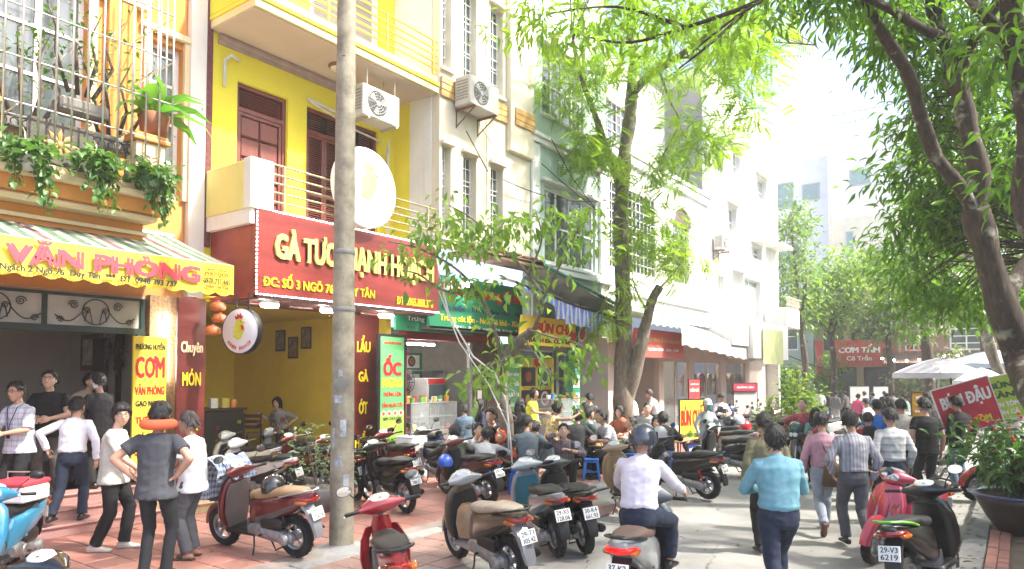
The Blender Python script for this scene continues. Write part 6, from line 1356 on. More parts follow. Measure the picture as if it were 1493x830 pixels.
def limb_geo(b, pts, r0, r1, n=10, wob=.0, sub=4):
    pts = [V(p) for p in pts]; out = []
    for i in range(len(pts)-1):
        p0, p1, p2, p3 = pts[max(i-1, 0)], pts[i], pts[i+1], pts[min(i+2, len(pts)-1)]
        for k in range(sub):
            t = k/sub; out.append(.5*((2*p1)+(p2-p0)*t+(2*p0-5*p1+4*p2-p3)*t*t+(3*p1-p0-3*p2+p3)*t**3))
    out.append(pts[-1]); m = len(out)-1; rr = [lerp(r0, r1, (i/m)**.8)*(1+wob*noise.noise(out[i]*1.9)) for i in range(m+1)]
    rs = []; prev = None                               # knotted, uneven section
    for i, p in enumerate(out):
        t = (out[min(i+1, m)]-out[max(i-1, 0)]).normalized(); u = prev or (V((1, 0, 0)) if abs(t.x) < .8 else V((0, 1, 0))); u = (u-t*u.dot(t)).normalized(); prev = u; q = t.cross(u)
        rs.append([tuple(p+(u*math.cos(a)+q*math.sin(a))*rr[i]*(1+wob*.6*noise.noise(V((math.cos(a)*1.5, math.sin(a)*1.5, i*.45))))) for a in (2*PI*k/n for k in range(n))])
    b.rings(rs, True); return out, rr
def tree(name, label, loc, limbs, bk, leafm, crowns, tmpl, twig=(.012, .004), gaps=(), group=None, nleaf=10, spread=.22, droop=.5, extra_twigs=0, cat='tree', wob=.25):
    t = thing(name, label, cat, loc, 0, group); L = V(loc); b = MB(); nodes = []
    for i, (pts, r0, r1) in enumerate(limbs):
        lb = MB(); o, rr = limb_geo(lb, [V(p)-L for p in pts], r0, r1, 12 if r0 > .08 else 7, wob); nodes += [(p+L, r) for p, r in zip(o, rr)]
        if i == 0: lb.build('trunk', bk, t, True)
        else: lb.build('limb' if r0 > .05 else 'branch', bk, t, True)
    pts = []
    for c, r, n in crowns:
        k = 0
        while k < n:
            u = V((rnd.gauss(0, 1), rnd.gauss(0, 1), rnd.gauss(0, 1))).normalized()*rnd.random()**.45; p = V(c)+V((u.x*r[0], u.y*r[1], u.z*r[2])); k += 1
            if p.z > .3 and outside(p, gaps): pts.append(p)
    for j, p in enumerate(pts):                          # a twig from the nearest limb to every clump
        if j % 2 and len(pts) > 250: continue
        q, r = min(nodes, key=lambda n_: (n_[0]-p).length_squared+.4*max(0, n_[0].z-p.z))
        mid = q.lerp(p, .5)+V((rnd.uniform(-.2, .2), rnd.uniform(-.2, .2), .12+.1*(p-q).length)); ra = min(twig[0]*(.6+.35*(p-q).length), r*.7)
        if (p-q).length < 5: b.tube([q-L, mid-L, p-L], [ra, ra*.65, twig[1]], 5)
    if b.v: b.build('twig', bk, t, True, kind='stuff')
    if pts: scatter('crown', leafm, t, *clumps(pts, nleaf, spread, droop), tmpl)
    return t
GAP = [(1130, 1262, -400, 330), (1060, 1300, 215, 420), (-800, 735, -60, 900)]
LF_MANGO = leafmat('mango_leaf', (.05, .125, .02), (.14, .26, .035), .5); LF_LIGHT = leafmat('sunlit_leaf', (.07, .16, .02), (.20, .30, .04), .5); LF_FEATH = leafmat('feathery_leaf', (.11, .23, .025), (.28, .38, .05), .55)
LF_FAR = leafmat('far_leaf', (.07, .14, .035), (.16, .24, .06), .45); LF_OLIVE = leafmat('olive_leaf', (.09, .13, .06), (.16, .20, .10), .4)
BK1, BK2, BK3 = bark('brown_bark', (.035, .024, .018), (.10, .07, .05)), bark('grey_bark', (.10, .08, .06), (.24, .20, .155)), bark('ochre_bark', (.13, .09, .05), (.28, .21, .13))
MANGO, OVAL, FROND = leaf_tmpl(.23, .062, .3, .3), leaf_tmpl(.13, .06, .3, .2), frond_tmpl(.40, 9, .105, .040)
OVALB = leaf_tmpl(.30, .15, .3, .2)
D1 = 19.0
g1 = G(908, 652)
t1 = [([g1+V((0, 0, -.1)), P3(908, 600, D1), P3(909, 540, D1), P3(909, 440, D1), P3(905, 330, D1), P3(909, 240, D1), P3(917, 180, D1), P3(922, 130, D1)], .30, .16),
      ([P3(912, 585, D1), P3(926, 540, D1-.2), P3(940, 480, D1-.3), P3(950, 440, D1-.4), P3(962, 418, D1-.4)], .22, .10),
      ([P3(907, 290, D1), P3(897, 248, D1-.2), P3(885, 220, D1-.6), P3(872, 180, D1-1), P3(850, 120, D1-1.5), P3(835, 60, D1-2)], .13, .05),
      ([P3(920, 140, D1), P3(945, 112, D1-.4), P3(985, 85, D1-1), P3(1040, 45, D1-2.2), P3(1090, -10, D1-3.5)], .13, .05),
      ([P3(920, 135, D1), P3(922, 80, D1-.4), P3(915, 20, D1-.8), P3(935, -60, D1-1)], .14, .06),
      ([P3(985, 85, D1-1), P3(1050, 78, D1-1.5), P3(1110, 62, D1-2.5), P3(1190, 66, D1-4)], .05, .015), ([P3(1000, 76, D1-1.2), P3(1030, 110, D1-1.3), P3(1075, 128, D1-1.5)], .03, .01),
      ([P3(960, 100, D1-.6), P3(978, 150, D1-.8), P3(990, 180, D1-.8), P3(968, 225, D1-.8), P3(962, 250, D1-.8)], .035, .012), ([P3(985, 175, D1-.8), P3(1010, 215, D1-1), P3(1040, 235, D1-1.2)], .02, .008),
      ([P3(945, 455, D1-.4), P3(930, 430, D1-.6), P3(922, 405, D1-.8)], .04, .015), ([P3(958, 425, D1-.4), P3(985, 395, D1-.7), P3(1000, 370, D1-1)], .03, .01)]
def reg(px, py, d, rx, ry, n, rd=1.0): k = d/F; return (P3(px, py, d), (rx*k, rd, ry*k), n)
tree('street_tree', 'tall slim feathery leaved tree with a forked trunk in front of the pale green house', tuple(g1), t1, BK2, LF_FEATH,
     [reg(905, 60, 17.5, 90, 70, 34, 1.5), reg(835, 130, 17.5, 60, 55, 30), reg(862, 215, 18, 40, 40, 26), reg(960, 110, 18, 60, 60, 20), reg(1040, 70, 17, 70, 55, 30, 1.5), reg(1110, 60, 15.5, 70, 60, 40, 1.5), reg(1030, 200, 17.5, 45, 40, 24), reg(960, 250, 18.2, 40, 45, 24), reg(1090, 150, 16.5, 50, 45, 18), reg(955, 345, 18.4, 48, 40, 26, .7), reg(985, 385, 18.2, 40, 30, 18, .7), reg(900, 420, 18.2, 40, 28, 6, .6), reg(880, 470, 18.2, 35, 18, 9, .5), reg(935, 300, 18.4, 30, 30, 4, .6), reg(980, -80, 15, 200, 90, 60, 3)],
     FROND, gaps=GAP, nleaf=9, spread=.20, droop=.35)
# big trees on the right
D2 = 10.6; g2 = V((.62, 10.9, .05))
t2 = [([g2, V((.58, 10.9, 1.0)), P3(1492, 540, D2), P3(1470, 470, D2), P3(1447, 400, D2), P3(1432, 345, D2), P3(1421, 305, D2)], .26, .19),
      ([P3(1424, 312, D2), P3(1396, 268, D2-.1), P3(1362, 225, D2-.2), P3(1343, 170, D2-.3), P3(1325, 110, D2-.4), P3(1300, 70, D2-.6), P3(1270, 20, D2-.9), P3(1240, -60, D2-1.4), P3(1190, -190, D2-2)], .12, .06),
      ([P3(1424, 312, D2), P3(1428, 250, D2), P3(1412, 190, D2), P3(1396, 120, D2), P3(1376, 60, D2), P3(1355, -10, D2+.1), P3(1330, -120, D2)], .15, .10),
      ([P3(1374, 55, D2), P3(1345, 42, D2-.4), P3(1300, 15, D2-1), P3(1240, -20, D2-1.8), P3(1100, -160, D2-3)], .09, .04), ([P3(1395, 120, D2), P3(1420, 60, D2-.2), P3(1450, 10, D2-.5), P3(1500, -80, D2-1)], .10, .06),
      ([P3(1460, 440, D2), P3(1500, 380, D2+.3), P3(1560, 300, D2+.5), P3(1600, 150, D2+.5)], .14, .09), ([P3(1330, -120, D2), P3(1200, -250, D2-1), P3(950, -300, D2-2)], .10, .04)]
tree('mango_tree', 'big dark trunked tree with crooked limbs leaning in over the potted shrub', tuple(g2), t2, BK1, LF_MANGO,
     [reg(1400, 60, 11.4, 120, 90, 100, 1.6), reg(1440, 160, 12, 90, 90, 80, 1.2), reg(1355, 175, 12.4, 70, 60, 40), reg(1350, 260, 12.6, 75, 45, 50), reg(1460, 280, 12.4, 70, 70, 66), reg(1310, 40, 11, 60, 50, 46), reg(1380, 330, 12.9, 90, 45, 70), reg(1440, 430, 12.9, 80, 35, 50), reg(1340, 420, 13.5, 55, 45, 40), reg(1230, -20, 9.5, 110, 40, 40),
      (V((-1, 8, 9.4)), (3.4, 4.5, 1.3), 210), (V((1.5, 12.5, 10)), (3, 4, 1.5), 120), (V((-3.8, 11, 10.2)), (2.6, 3.6, 1.2), 110), (V((2.5, 5, 8)), (2.5, 4, 1.5), 60), (V((5.5, 12, 9)), (3, 5, 1.5), 190), (V((5, 20, 9.5)), (3, 5, 1.5), 110), (V((3, 8.5, 9)), (2.5, 3, 1), 100)], MANGO, gaps=[(1165, 1262, 40, 330), (1060, 1285, 215, 420), (-800, 755, -60, 900), (735, 1285, 105, 900)], nleaf=16, spread=.24, droop=.6)  # unseen leaf crowns overhead, added to keep sun patches off the road
m2 = [o for o in bpy.data.objects if o.name.startswith('mango_tree')][0]; pp = []
for px_, py_, d_, rx, ry, n_ in ((850, 45, 9.6, 90, 40, 26), (990, 30, 9.8, 110, 42, 34), (1090, 30, 9.6, 70, 40, 12), (780, 20, 9.8, 30, 26, 6)):
    for k in range(n_): pp.append(P3(px_+rnd.gauss(0, .55)*rx, py_+rnd.gauss(0, .55)*ry, d_+rnd.gauss(0, .5)))
bm_ = MB(); [limb_geo(bm_, [V(p)-g2 for p in q], r_, .012, 7, .2) for q, r_ in (([P3(1240, -60, 9.2), P3(1100, 5, 9.5), P3(1000, 40, 9.6), P3(920, 62, 9.6), P3(860, 55, 9.7)], .05), ([P3(1100, 5, 9.5), P3(1040, 60, 9.5), P3(990, 100, 9.5)], .03), ([P3(1000, 40, 9.6), P3(900, 10, 9.7), P3(800, 20, 9.8)], .03), ([P3(1150, -20, 9.3), P3(1080, 20, 9.2), P3(1010, 75, 9.3)], .025))]; bm_.build('branch', BK1, m2, True)
scatter('crown', leafmat('bright_leaf', (.11, .23, .025), (.24, .36, .04), .55), m2, *clumps(pp, 12, .16, .5), leaf_tmpl(.21, .055, .3, .3))
g3 = V((1.55, 8.6, .05))
tree('mango_tree', 'smooth brown trunk at the right edge of the street before the parasols', tuple(g3), [([g3, V((1.45, 8.55, 1.2)), V((1.22, 8.4, 2.2)), P3(1504, 330, 8.1), P3(1502, 200, 8.0), P3(1484, 90, 7.9), P3(1474, 0, 7.8), P3(1470, -140, 7.6)], .15, .11), ([P3(1484, 90, 7.9), P3(1455, 45, 7.8), P3(1425, 10, 7.7), P3(1380, -60, 7.4)], .08, .05)], BK1, LF_MANGO,
     [reg(1480, 30, 7.4, 70, 60, 18, .8), reg(1500, 230, 8.6, 40, 60, 14, .6), (V((1, 6.4, 7.6)), (2, 2.4, 1), 60)], MANGO, gaps=GAP, nleaf=14, spread=.22, droop=.6)
g4 = G(1462, 640); D4 = (V(g4)-V((0, 0, EYE))).dot(FW)
tree('street_tree', 'pale trunked tree with round leaves leaning left behind the red noodle banner', tuple(g4), [([g4, P3(1465, 570, D4), P3(1447, 520, D4), P3(1432, 470, D4), P3(1420, 420, D4), P3(1405, 350, D4)], .20, .12), ([P3(1425, 440, D4), P3(1390, 400, D4), P3(1340, 380, D4-.5)], .07, .03)], BK2, leafmat('round_leaf', (.05, .13, .02), (.12, .22, .03), .45),
     [reg(1400, 440, D4-1, 90, 45, 46, .8), reg(1350, 390, D4-1, 70, 50, 34, .8), reg(1440, 380, D4, 80, 60, 40, 1), reg(1380, 300, D4+2, 90, 60, 34, 1.5), reg(1320, 480, D4-1, 30, 16, 8, .4)], leaf_tmpl(.22, .12, .25, .2), gaps=[GAP[0]], nleaf=9, spread=.3, droop=.4)
# trees at the end of the street
def far_tree(label, px, base, d, crowns, lm, r=.22, bk=BK1, tm=OVALB, nl=26, sp=.5):
    g = G(px, base) if base else None
    if d: g = AT(px, d)
    dd = (V(g)-V((0, 0, EYE))).dot(FW); top = min(c[1] for c in crowns); limbs = [([g, P3(px+2, 530, dd), P3(px-3, 480, dd), P3(px+4, lerp(480, top, .5), dd)], r, r*.4)]
    for c in crowns: limbs.append(([P3(px-2, 490, dd), P3(lerp(px, c[0], .6), lerp(490, c[1], .6), dd), P3(c[0], c[1], dd)], r*.45, r*.15))
    tree('street_tree', label, tuple(g), limbs, bk, lm, [reg(c[0], c[1], dd-.3+.3*i, c[2], c[3], c[4], 2.2) for i, c in enumerate(crowns)], tm, (.03, .01), [(1185, 1262, -400, 330), (1183, 1340, -400, 360), (700, 1131, 0, 900)], 'trees at the end of the street', nl, sp, .3)
far_tree('slender pale tree right against the far white house', 1172, 0, 37, [(1152, 325, 26, 40, 26), (1158, 390, 30, 40, 30), (1155, 450, 28, 30, 24)], LF_FAR)
far_tree('yellow green tree over the red rice sign', 1214, 0, 40, [(1215, 425, 48, 36, 50), (1250, 400, 46, 36, 46), (1180, 455, 34, 30, 34), (1230, 462, 50, 18, 26)], LF_LIGHT)
far_tree('grey green round tree above the brown canopy', 1296, 0, 38, [(1300, 440, 42, 36, 44), (1330, 460, 40, 32, 40), (1280, 478, 34, 22, 24)], LF_OLIVE)
far_tree('tall sunlit tree behind the crooked limbs', 1352, 0, 30, [(1330, 240, 50, 70, 50), (1300, 330, 40, 44, 34), (1370, 330, 60, 60, 44), (1330, 390, 60, 40, 44), (1400, 250, 60, 80, 50)], LF_LIGHT, .3)
far_tree('dark leaved tree at the right behind the parasols', 1440, 0, 26, [(1420, 330, 60, 60, 40), (1470, 250, 60, 80, 44), (1480, 400, 50, 60, 36)], LF_MANGO, .3)
# young sapling in the road side
gs_ = G(1150, 668); ds = (V(gs_)-V((0, 0, EYE))).dot(FW)
tree('sapling', 'young yellow green sapling on a thin stem among the far motorbikes', tuple(gs_), [([gs_, P3(1151, 640, ds), P3(1155, 600, ds), P3(1160, 560, ds), P3(1164, 535, ds)], .035, .012), ([P3(1152, 640, ds), P3(1170, 610, ds), P3(1182, 590, ds)], .018, .008), ([P3(1152, 640, ds), P3(1130, 610, ds), P3(1120, 590, ds)], .018, .008)], BK3, LF_LIGHT,
     [reg(1160, 560, ds, 24, 28, 22, .45), reg(1176, 590, ds, 26, 26, 22, .4), reg(1145, 595, ds, 32, 24, 22, .4), reg(1118, 615, ds, 18, 20, 10, .3)], OVAL, nleaf=11, spread=.10, droop=.1)
# the small leaning tree whose long leafy branches cross the red sign
def leafmat_obj(name, c, c2, trans=.45, rough=.4):
    m = leafmat(name, c, c2, trans, rough); nt_ = m.node_tree
    for l in list(nt_.links):
        if l.from_socket.name == 'Random Per Island':
            oi = nt_.nodes.new('ShaderNodeObjectInfo'); to = l.to_socket; nt_.links.remove(l); nt_.links.new(oi.outputs['Random'], to)
    return m
def leaf_parts(par, m, spots, tmpl, name='leaf'):
    me = bpy.data.meshes.new('leaf'); me.from_pydata([tuple(v) for v in tmpl[0]], [], tmpl[1]); me.materials.append(m); me.polygons.foreach_set('use_smooth', [True]*len(me.polygons))
    for p, d, s in spots:
        d = V(d).normalized(); o = inst(name, me, par, V(p)-V(par.location), None, s); up = V((rnd.uniform(-.5, .5), rnd.uniform(-.5, .5), 1)); x = d.cross(up).normalized(); z = x.cross(d)
        o.rotation_euler = Matrix(((x.x, d.x, z.x), (x.y, d.y, z.y), (x.z, d.z, z.z))).to_euler()
D5 = 12.6; g5 = G(742, 712)
br5 = [([g5, P3(741, 660, 13.1), P3(737, 610, 13), P3(731, 570, 13), P3(736, 530, 12.9), P3(755, 500, 12.8), P3(778, 482, 12.7)], .155, .09), ([P3(733, 560, 13), P3(728, 510, 12.8), P3(712, 455, 12.5), P3(688, 415, 12.2), P3(655, 385, 11.9), P3(610, 362, 11.6), P3(565, 352, 11.4)], .045, .010),
       ([P3(778, 482, 12.7), P3(790, 440, 12.4), P3(770, 400, 12.2), P3(730, 360, 12), P3(690, 320, 11.8), P3(655, 300, 11.7)], .042, .010), ([P3(785, 450, 12.5), P3(810, 400, 12.4), P3(835, 350, 12.3), P3(858, 310, 12.2)], .03, .008),
       ([P3(770, 400, 12.2), P3(790, 350, 12.1), P3(780, 305, 12)], .03, .008), ([P3(700, 430, 12.3), P3(650, 425, 12), P3(610, 400, 11.8), P3(585, 395, 11.7)], .03, .008), ([P3(770, 480, 12.6), P3(800, 490, 12.3), P3(840, 500, 12.2), P3(868, 520, 12.1)], .025, .007), ([P3(740, 525, 12.7), P3(720, 530, 12.4), P3(700, 545, 12.3), P3(685, 560, 12.2)], .02, .006), ([P3(760, 490, 12.6), P3(800, 540, 12.3), P3(830, 575, 12.2), P3(845, 598, 12.2)], .018, .005)]
L5 = leafmat_obj('broad_leaf', (.09, .19, .035), (.22, .33, .08), .45)
sm = tree('small_tree', 'small leaning tree with a cord wrapped trunk and long leafy branches crossing the red sign', tuple(g5), br5, BK2, L5, [], OVAL)
spots = []
for pts, r0, r1 in br5[1:]:
    ps_ = [V(p) for p in pts]
    for i in range(len(ps_)-1):
        for k in range(9):
            t = rnd.random(); p = ps_[i].lerp(ps_[i+1], t)
            if i == 0 and len(ps_) > 5: continue
            q = p+V((rnd.gauss(0, .16), rnd.gauss(0, .16), rnd.gauss(-.02, .16))); spots.append((q, (rnd.gauss(0, .5), rnd.gauss(0, .5), -.75+rnd.gauss(0, .4)), rnd.uniform(.7, 1.35)))
rnd.shuffle(spots); leaf_parts(sm, L5, spots[:298], leaf_tmpl(.21, .10, .3, .25))
cc = [reg(630, 350, 11.7, 70, 40, 18, .4), reg(700, 340, 11.9, 75, 45, 20, .5), reg(780, 330, 12.1, 65, 40, 16, .5), reg(845, 330, 12.2, 40, 45, 14, .4), reg(690, 410, 12.2, 60, 30, 8, .4), reg(850, 520, 12.2, 35, 30, 8, .3), reg(720, 545, 12.3, 50, 20, 8, .3)]; pp = []
for c, r, n in cc:
    for k in range(n): pp.append(V(c)+V((rnd.gauss(0, .5)*r[0], rnd.gauss(0, .5)*r[1], rnd.gauss(0, .5)*r[2])))
scatter('crown', leafmat('broad_leaf_mass', (.09, .19, .035), (.22, .33, .08), .45), sm, *clumps(pp, 8, .14, .8), leaf_tmpl(.19, .09, .3, .25))
cord = MB(); cord.tube([tuple(P3(739+14*math.sin(k*.55)*(1), 690-k*3.1, 12.75+.25*math.cos(k*.55)) - V(g5)) for k in range(44)], .012, 5); cord.build('cord', M('old_cord', (.30, .26, .2), .9), sm, True)
pv = thing('pvc_pipe', 'pair of bent white plastic pipes hanging down beside the wrapped trunk', 'pipe', (0, 0, 0)); PV = M('white_pvc', (.70, .70, .66), .4)
part('pipe', PV, pv, lambda b: b.tube([P3(632, 340, 12.0), P3(640, 400, 12), P3(655, 460, 12), P3(690, 520, 12.2), P3(722, 545, 12.4), P3(738, 585, 12.5), P3(745, 650, 12.5), P3(748, 700, 12.6), P3(735, 725, 12.5), P3(727, 690, 12.5)], .015, 8), True); part('pipe', PV, pv, lambda b: b.tube([P3(640, 425, 12.05), P3(670, 500, 12.2), P3(712, 560, 12.3), P3(740, 620, 12.4), P3(742, 660, 12.4)], .012, 8), True)
# potted shrub on the right
pot_at = V((-.02, 10.9, .10)); pt_ = thing('pot_plant', 'large dark glazed pot with a patterned rim and bushy shrub on the kerb', 'plant', pot_at)
part('pot', M('brown_glaze', (.040, .024, .016), .4, .4, 3, .15, 10, coat=.15), pt_, lambda b: b.lathe([(.0, 0), (.27, .0), (.30, .04), (.42, .20), (.53, .40), (.57, .48), (.53, .50), (.49, .42), (0, .40)], 36), True); part('rim', M('blue_white_glaze', (.13, .13, .145), .3, .6, 14, .1, 20, c2=(.05, .08, .2), coat=.5), pt_, lambda b: b.lathe([(.565, .475), (.635, .505), (.645, .525), (.59, .53), (.53, .51)], 36), True); pt_.scale = (.92, .92, .96); part('soil', M('dark_soil', (.05, .035, .025), .95, .4, 8, .5, 30), pt_, lambda b: b.lathe([(.52, .45), (.2, .49), (0, .5)], 20))
LB = leafmat_obj('shrub_leaf', (.03, .085, .02), (.08, .17, .035), .35); sp = []; stems = MB()
for k in range(30):
    a = rnd.uniform(0, 2*PI); r = rnd.uniform(.1, .75); h_ = rnd.uniform(.45, 1.05)*(1.15-.35*r); tip = V((math.cos(a)*r, math.sin(a)*r, .5+h_)); base = V((math.cos(a)*.15*r, math.sin(a)*.15, .47)); mid = base.lerp(tip, .5)+V((0, 0, .12)); stems.tube([base, mid, tip], [.012, .008, .004], 5)
    for j in range(10):
        t = rnd.uniform(.4, 1); p = base.lerp(tip, t)+V((rnd.gauss(0, .07), rnd.gauss(0, .07), rnd.gauss(0, .06))); sp.append((p+pot_at, (math.cos(a+rnd.gauss(0, .9)), math.sin(a+rnd.gauss(0, .9)), rnd.uniform(-.7, .4)), rnd.uniform(.7, 1.3)))
stems.build('stem', bark('shrub_stem', (.06, .05, .03), (.14, .11, .07)), pt_, True, kind='stuff'); leaf_parts(pt_, LB, sp[:298], leaf_tmpl(.20, .062, .3, .3))
scatter('foliage', LB, pt_, *clumps([pot_at+V((rnd.gauss(0, .3), rnd.gauss(0, .3), rnd.uniform(.7, 1.3))) for k in range(90)], 9, .12, .3), leaf_tmpl(.17, .05, .3, .3))
part('flower', M('red_flower', (.5, .06, .03), .5), pt_, lambda b: [b.ball((rnd.uniform(-.6, .3), rnd.uniform(-.6, .2), rnd.uniform(1.2, 1.6)), .022, None, None, 6, 5) for k in range(14)], kind='stuff')
# potted shrub behind the concrete pole
p2 = G(462, 745); pq = thing('pot_plant', 'bushy pale leaved shrub in a stone pot behind the concrete pole', 'plant', tuple(p2)); part('pot', M('grey_pot', (.14, .13, .13), .8, .3, 6, .3, 30), pq, lambda b: b.lathe([(0, 0), (.24, 0), (.33, .2), (.37, .34), (.34, .36), (0, .30)], 20), True)
LP = leafmat_obj('pale_shrub_leaf', (.06, .12, .05), (.20, .27, .17), .35); leaf_parts(pq, LP, [(p2+V((rnd.gauss(0, .30), rnd.gauss(0, .3), rnd.uniform(.4, 1.3))), (rnd.gauss(0, 1), rnd.gauss(0, 1), rnd.uniform(-.4, .6)), rnd.uniform(.6, 1.2)) for k in range(240)], leaf_tmpl(.13, .05, .3, .2)); part('stem', BK2, pq, lambda b: [b.tube([(0, 0, .3), (x*.5, y*.5, .7), (x, y, 1.15)], [.014, .01, .005], 5) for x, y in ((.2, .1), (-.2, .1), (.1, -.25), (-.1, -.15), (0, .3))], kind='stuff')
# trailing plants and cage plants on the orange house
LV = leafmat_obj('pothos_leaf', (.03, .10, .02), (.11, .21, .05), .35); WPOT = M('white_pot', (.60, .58, .54), .6, .15, 6)
for k, (px_, py_, w_) in enumerate(((38, 228, 'at the left edge of the photo'), (142, 244, 'in the middle of the balcony edge'), (222, 262, 'at the right corner of the balcony'))):
    p = FX(px_, py_, -9.55); p.z -= .05; q = thing('hanging_plant', 'white pot of trailing green pothos hanging %s' % w_, 'plant', tuple(p), 0, 'pothos pots along the balcony edge'); part('pot', WPOT, q, lambda b: b.lathe([(0, -.12), (.08, -.11), (.15, -.02), (.17, .08), (.15, .09), (0, .06)], 18), True); part('hanger', STEEL, q, lambda b: b.tube([(0, 0, .06), (-.05, 0, .35), (-.12, 0, .42)], .008, 5))
    ss = [(p+V((rnd.gauss(.04, .13), rnd.gauss(0, .15), rnd.gauss(.09, .10))), (rnd.uniform(-.2, 1), rnd.gauss(0, .8), rnd.uniform(-.8, .25)), rnd.uniform(.6, 1.25)) for j in range(100)]
    vn = MB()
    for j in range(9):
        y0 = rnd.uniform(-.2, .2); L_ = rnd.uniform(.2, .62); x = rnd.uniform(.05, .2); vn.tube([(.1, y0*.4, .1), (x, y0, 0), (x, y0+.03, -L_)], .005, 4)
        for t in np.arange(.1, 1, .09): ss.append((p+V((x, y0+rnd.gauss(0, .03), -L_*t)), (rnd.uniform(0, .6), rnd.gauss(0, .7), -.8), rnd.uniform(.55, 1)))
    vn.build('vine', M('vine_stem', (.08, .14, .04), .7), q); leaf_parts(q, LV, ss[:180], leaf_tmpl(.135, .095, .25, .2, .4)); scatter('foliage', leafmat('pothos_mass', (.03, .10, .02), (.11, .21, .05), .35), q, *clumps([p+V((rnd.gauss(.05, .10), rnd.gauss(0, .12), rnd.gauss(.08, .07))) for j in range(34)], 6, .06, .5), leaf_tmpl(.12, .085, .25, .2, .4))
cp = FX(225, 168, -9.9); q = thing('pot_plant', 'potted plant with broad banana like leaves inside the steel cage', 'plant', tuple(cp)); part('pot', M('terracotta', (.30, .12, .06), .8, .2), q, lambda b: b.lathe([(0, -.30), (.16, -.30), (.22, -.02), (.2, 0), (0, -.03)], 18), True); LBN = leafmat_obj('banana_leaf', (.05, .16, .03), (.12, .27, .05), .4)
leaf_parts(q, LBN, [(cp+V((.02*math.cos(a), .02*math.sin(a), .0)), (math.cos(a)*.6+.2, math.sin(a), e), s_) for a, e, s_ in ((1.6, .5, 1), (1.2, .1, 1.1), (2.0, -.05, .9), (-1.5, .6, .9), (-1.2, .1, 1), (-1.7, -.2, .8), (.6, .8, .9), (-.5, .6, 1), (.2, .1, .9), (1.5, 1.1, .9), (-1.4, 1.2, .8), (0, 1.5, .8), (2.6, .6, .8))], leaf_tmpl(.72, .24, .2, .45))
for k, (px_, py_, n_, lab) in enumerate(((40, 95, 150, 'bonsai with twisted stems at the left in the steel cage'), (120, 60, 120, 'leafy climber high in the steel cage by the window'), (165, 130, 90, 'low leafy pot plant in the middle of the steel cage'))):
    cp = FX(px_, py_, -10.1); q = thing('pot_plant', lab, 'plant', tuple(cp)); part('pot', M('cement_pot', (.16, .15, .13), .85), q, lambda b: b.box(-.16, .16, -.3, .3, -.90-.15*(k == 1), -.70-.15*(k == 1), .03)); part('stem', BK1, q, lambda b: [b.tube([(0, y*.3, -.75), (.1, y*.7, -.3), (-.05, y*.6, .1), (.1, y, .42)], [.03, .022, .015, .006], 6) for y in (-.5, -.15, .2, .5)], True)
    leaf_parts(q, LV, [(cp+V((rnd.gauss(0, .18), rnd.gauss(0, .42), rnd.gauss(.1, .28))), (rnd.gauss(0, 1), rnd.gauss(0, 1), rnd.gauss(-.2, .5)), rnd.uniform(.5, 1)) for j in range(n_)], leaf_tmpl(.13, .06, .25, .2))
# climbing greenery at the street end
for k, (x, y, h_, w_, lab) in enumerate(((-9.4, 45.6, 3.2, 1.1, 'dark ivy clad pillar left of the red rice sign'), (-5.0, 44.6, 2.2, 1.6, 'green shrub by the restaurant entrance'), (-2.6, 43.5, 3.4, 1.2, 'pale leaved shrub under the brown canopy'), (-12.2, 46, 2.6, 1.5, 'dark hedge in front of the grey green shop'))):
    q = thing('shrub', lab, 'shrub', (x, y, 0)); part('stem', BK1, q, lambda b: b.tube([(0, 0, 0), (.1, 0, h_*.7)], [.08, .03], 6)); scatter('foliage', LF_MANGO if k in (0, 3) else LF_OLIVE, q, *clumps([(x+rnd.gauss(0, w_*.4), y+rnd.gauss(0, .3), rnd.uniform(.2, h_)) for j in range(50)], 14, .22, .3), leaf_tmpl(.26, .12, .3, .2))
# ---------------------------------------------------------------- street furniture
cpole = thing('utility_pole', 'tall tapering concrete utility pole in front of the red chicken sign', 'pole', (-6.67, 5.68, 0)); CP = M('pole_concrete', (.28, .25, .18), .9, .45, 5, .4, 45, dirt=1.0, dc=(.12, .11, .09))
part('shaft', CP, cpole, lambda b: b.lathe([(.152, -.05)]+[(lerp(.145, .092, z/10.5)+.002*math.sin(z*9), z) for z in np.linspace(0, 10.5, 40)]+[(0, 10.5)], 28), True)
for z, r in ((2.85, .129), (3.55, .125), (7.55, .108), (7.75, .107)): part('collar', M('pole_band', (.2, .2, .18), .7, .3), cpole, lambda b: b.lathe([(r+.004, z), (r+.012, z+.01), (r+.012, z+.05), (r+.004, z+.06)], 28), True)
part('base_mortar', CONC, cpole, lambda b: b.lathe([(.38, -.02), (.30, .015), (.16, .03), (.15, .06)], 24), True)
part('poster_scrap', M('torn_paper', (.36, .38, .40), .9, .5, 14, .2, 40), cpole, lambda b: [b.sheet([[((.1465-.005*z)*math.cos(a), (.1465-.005*z)*math.sin(a), z+dz) for a in np.linspace(a0, a0+w_, 6)] for dz in (0, h_)]) for z, a0, w_, h_ in ((1.0, -1.3, .6, .12), (1.35, -.9, .5, .2), (1.75, -1.5, .7, .09), (.75, -.6, .5, .15), (2.05, -1.1, .35, .1), (1.2, -1.7, .3, .25))], kind='stuff')
part('number_plate', M('pole_plate', (.20, .20, .17), .7), cpole, lambda b: (b.box(-.075, .075, -.004, .004, -.075, .075, .01, T(.085, -.105, 1.98) @ RZ(.68) @ RY(PI/4)), b.box(-.05, .05, -.004, .004, -.05, .05, .01, T(.088, -.109, 1.98) @ RZ(.68) @ RY(PI/4))))
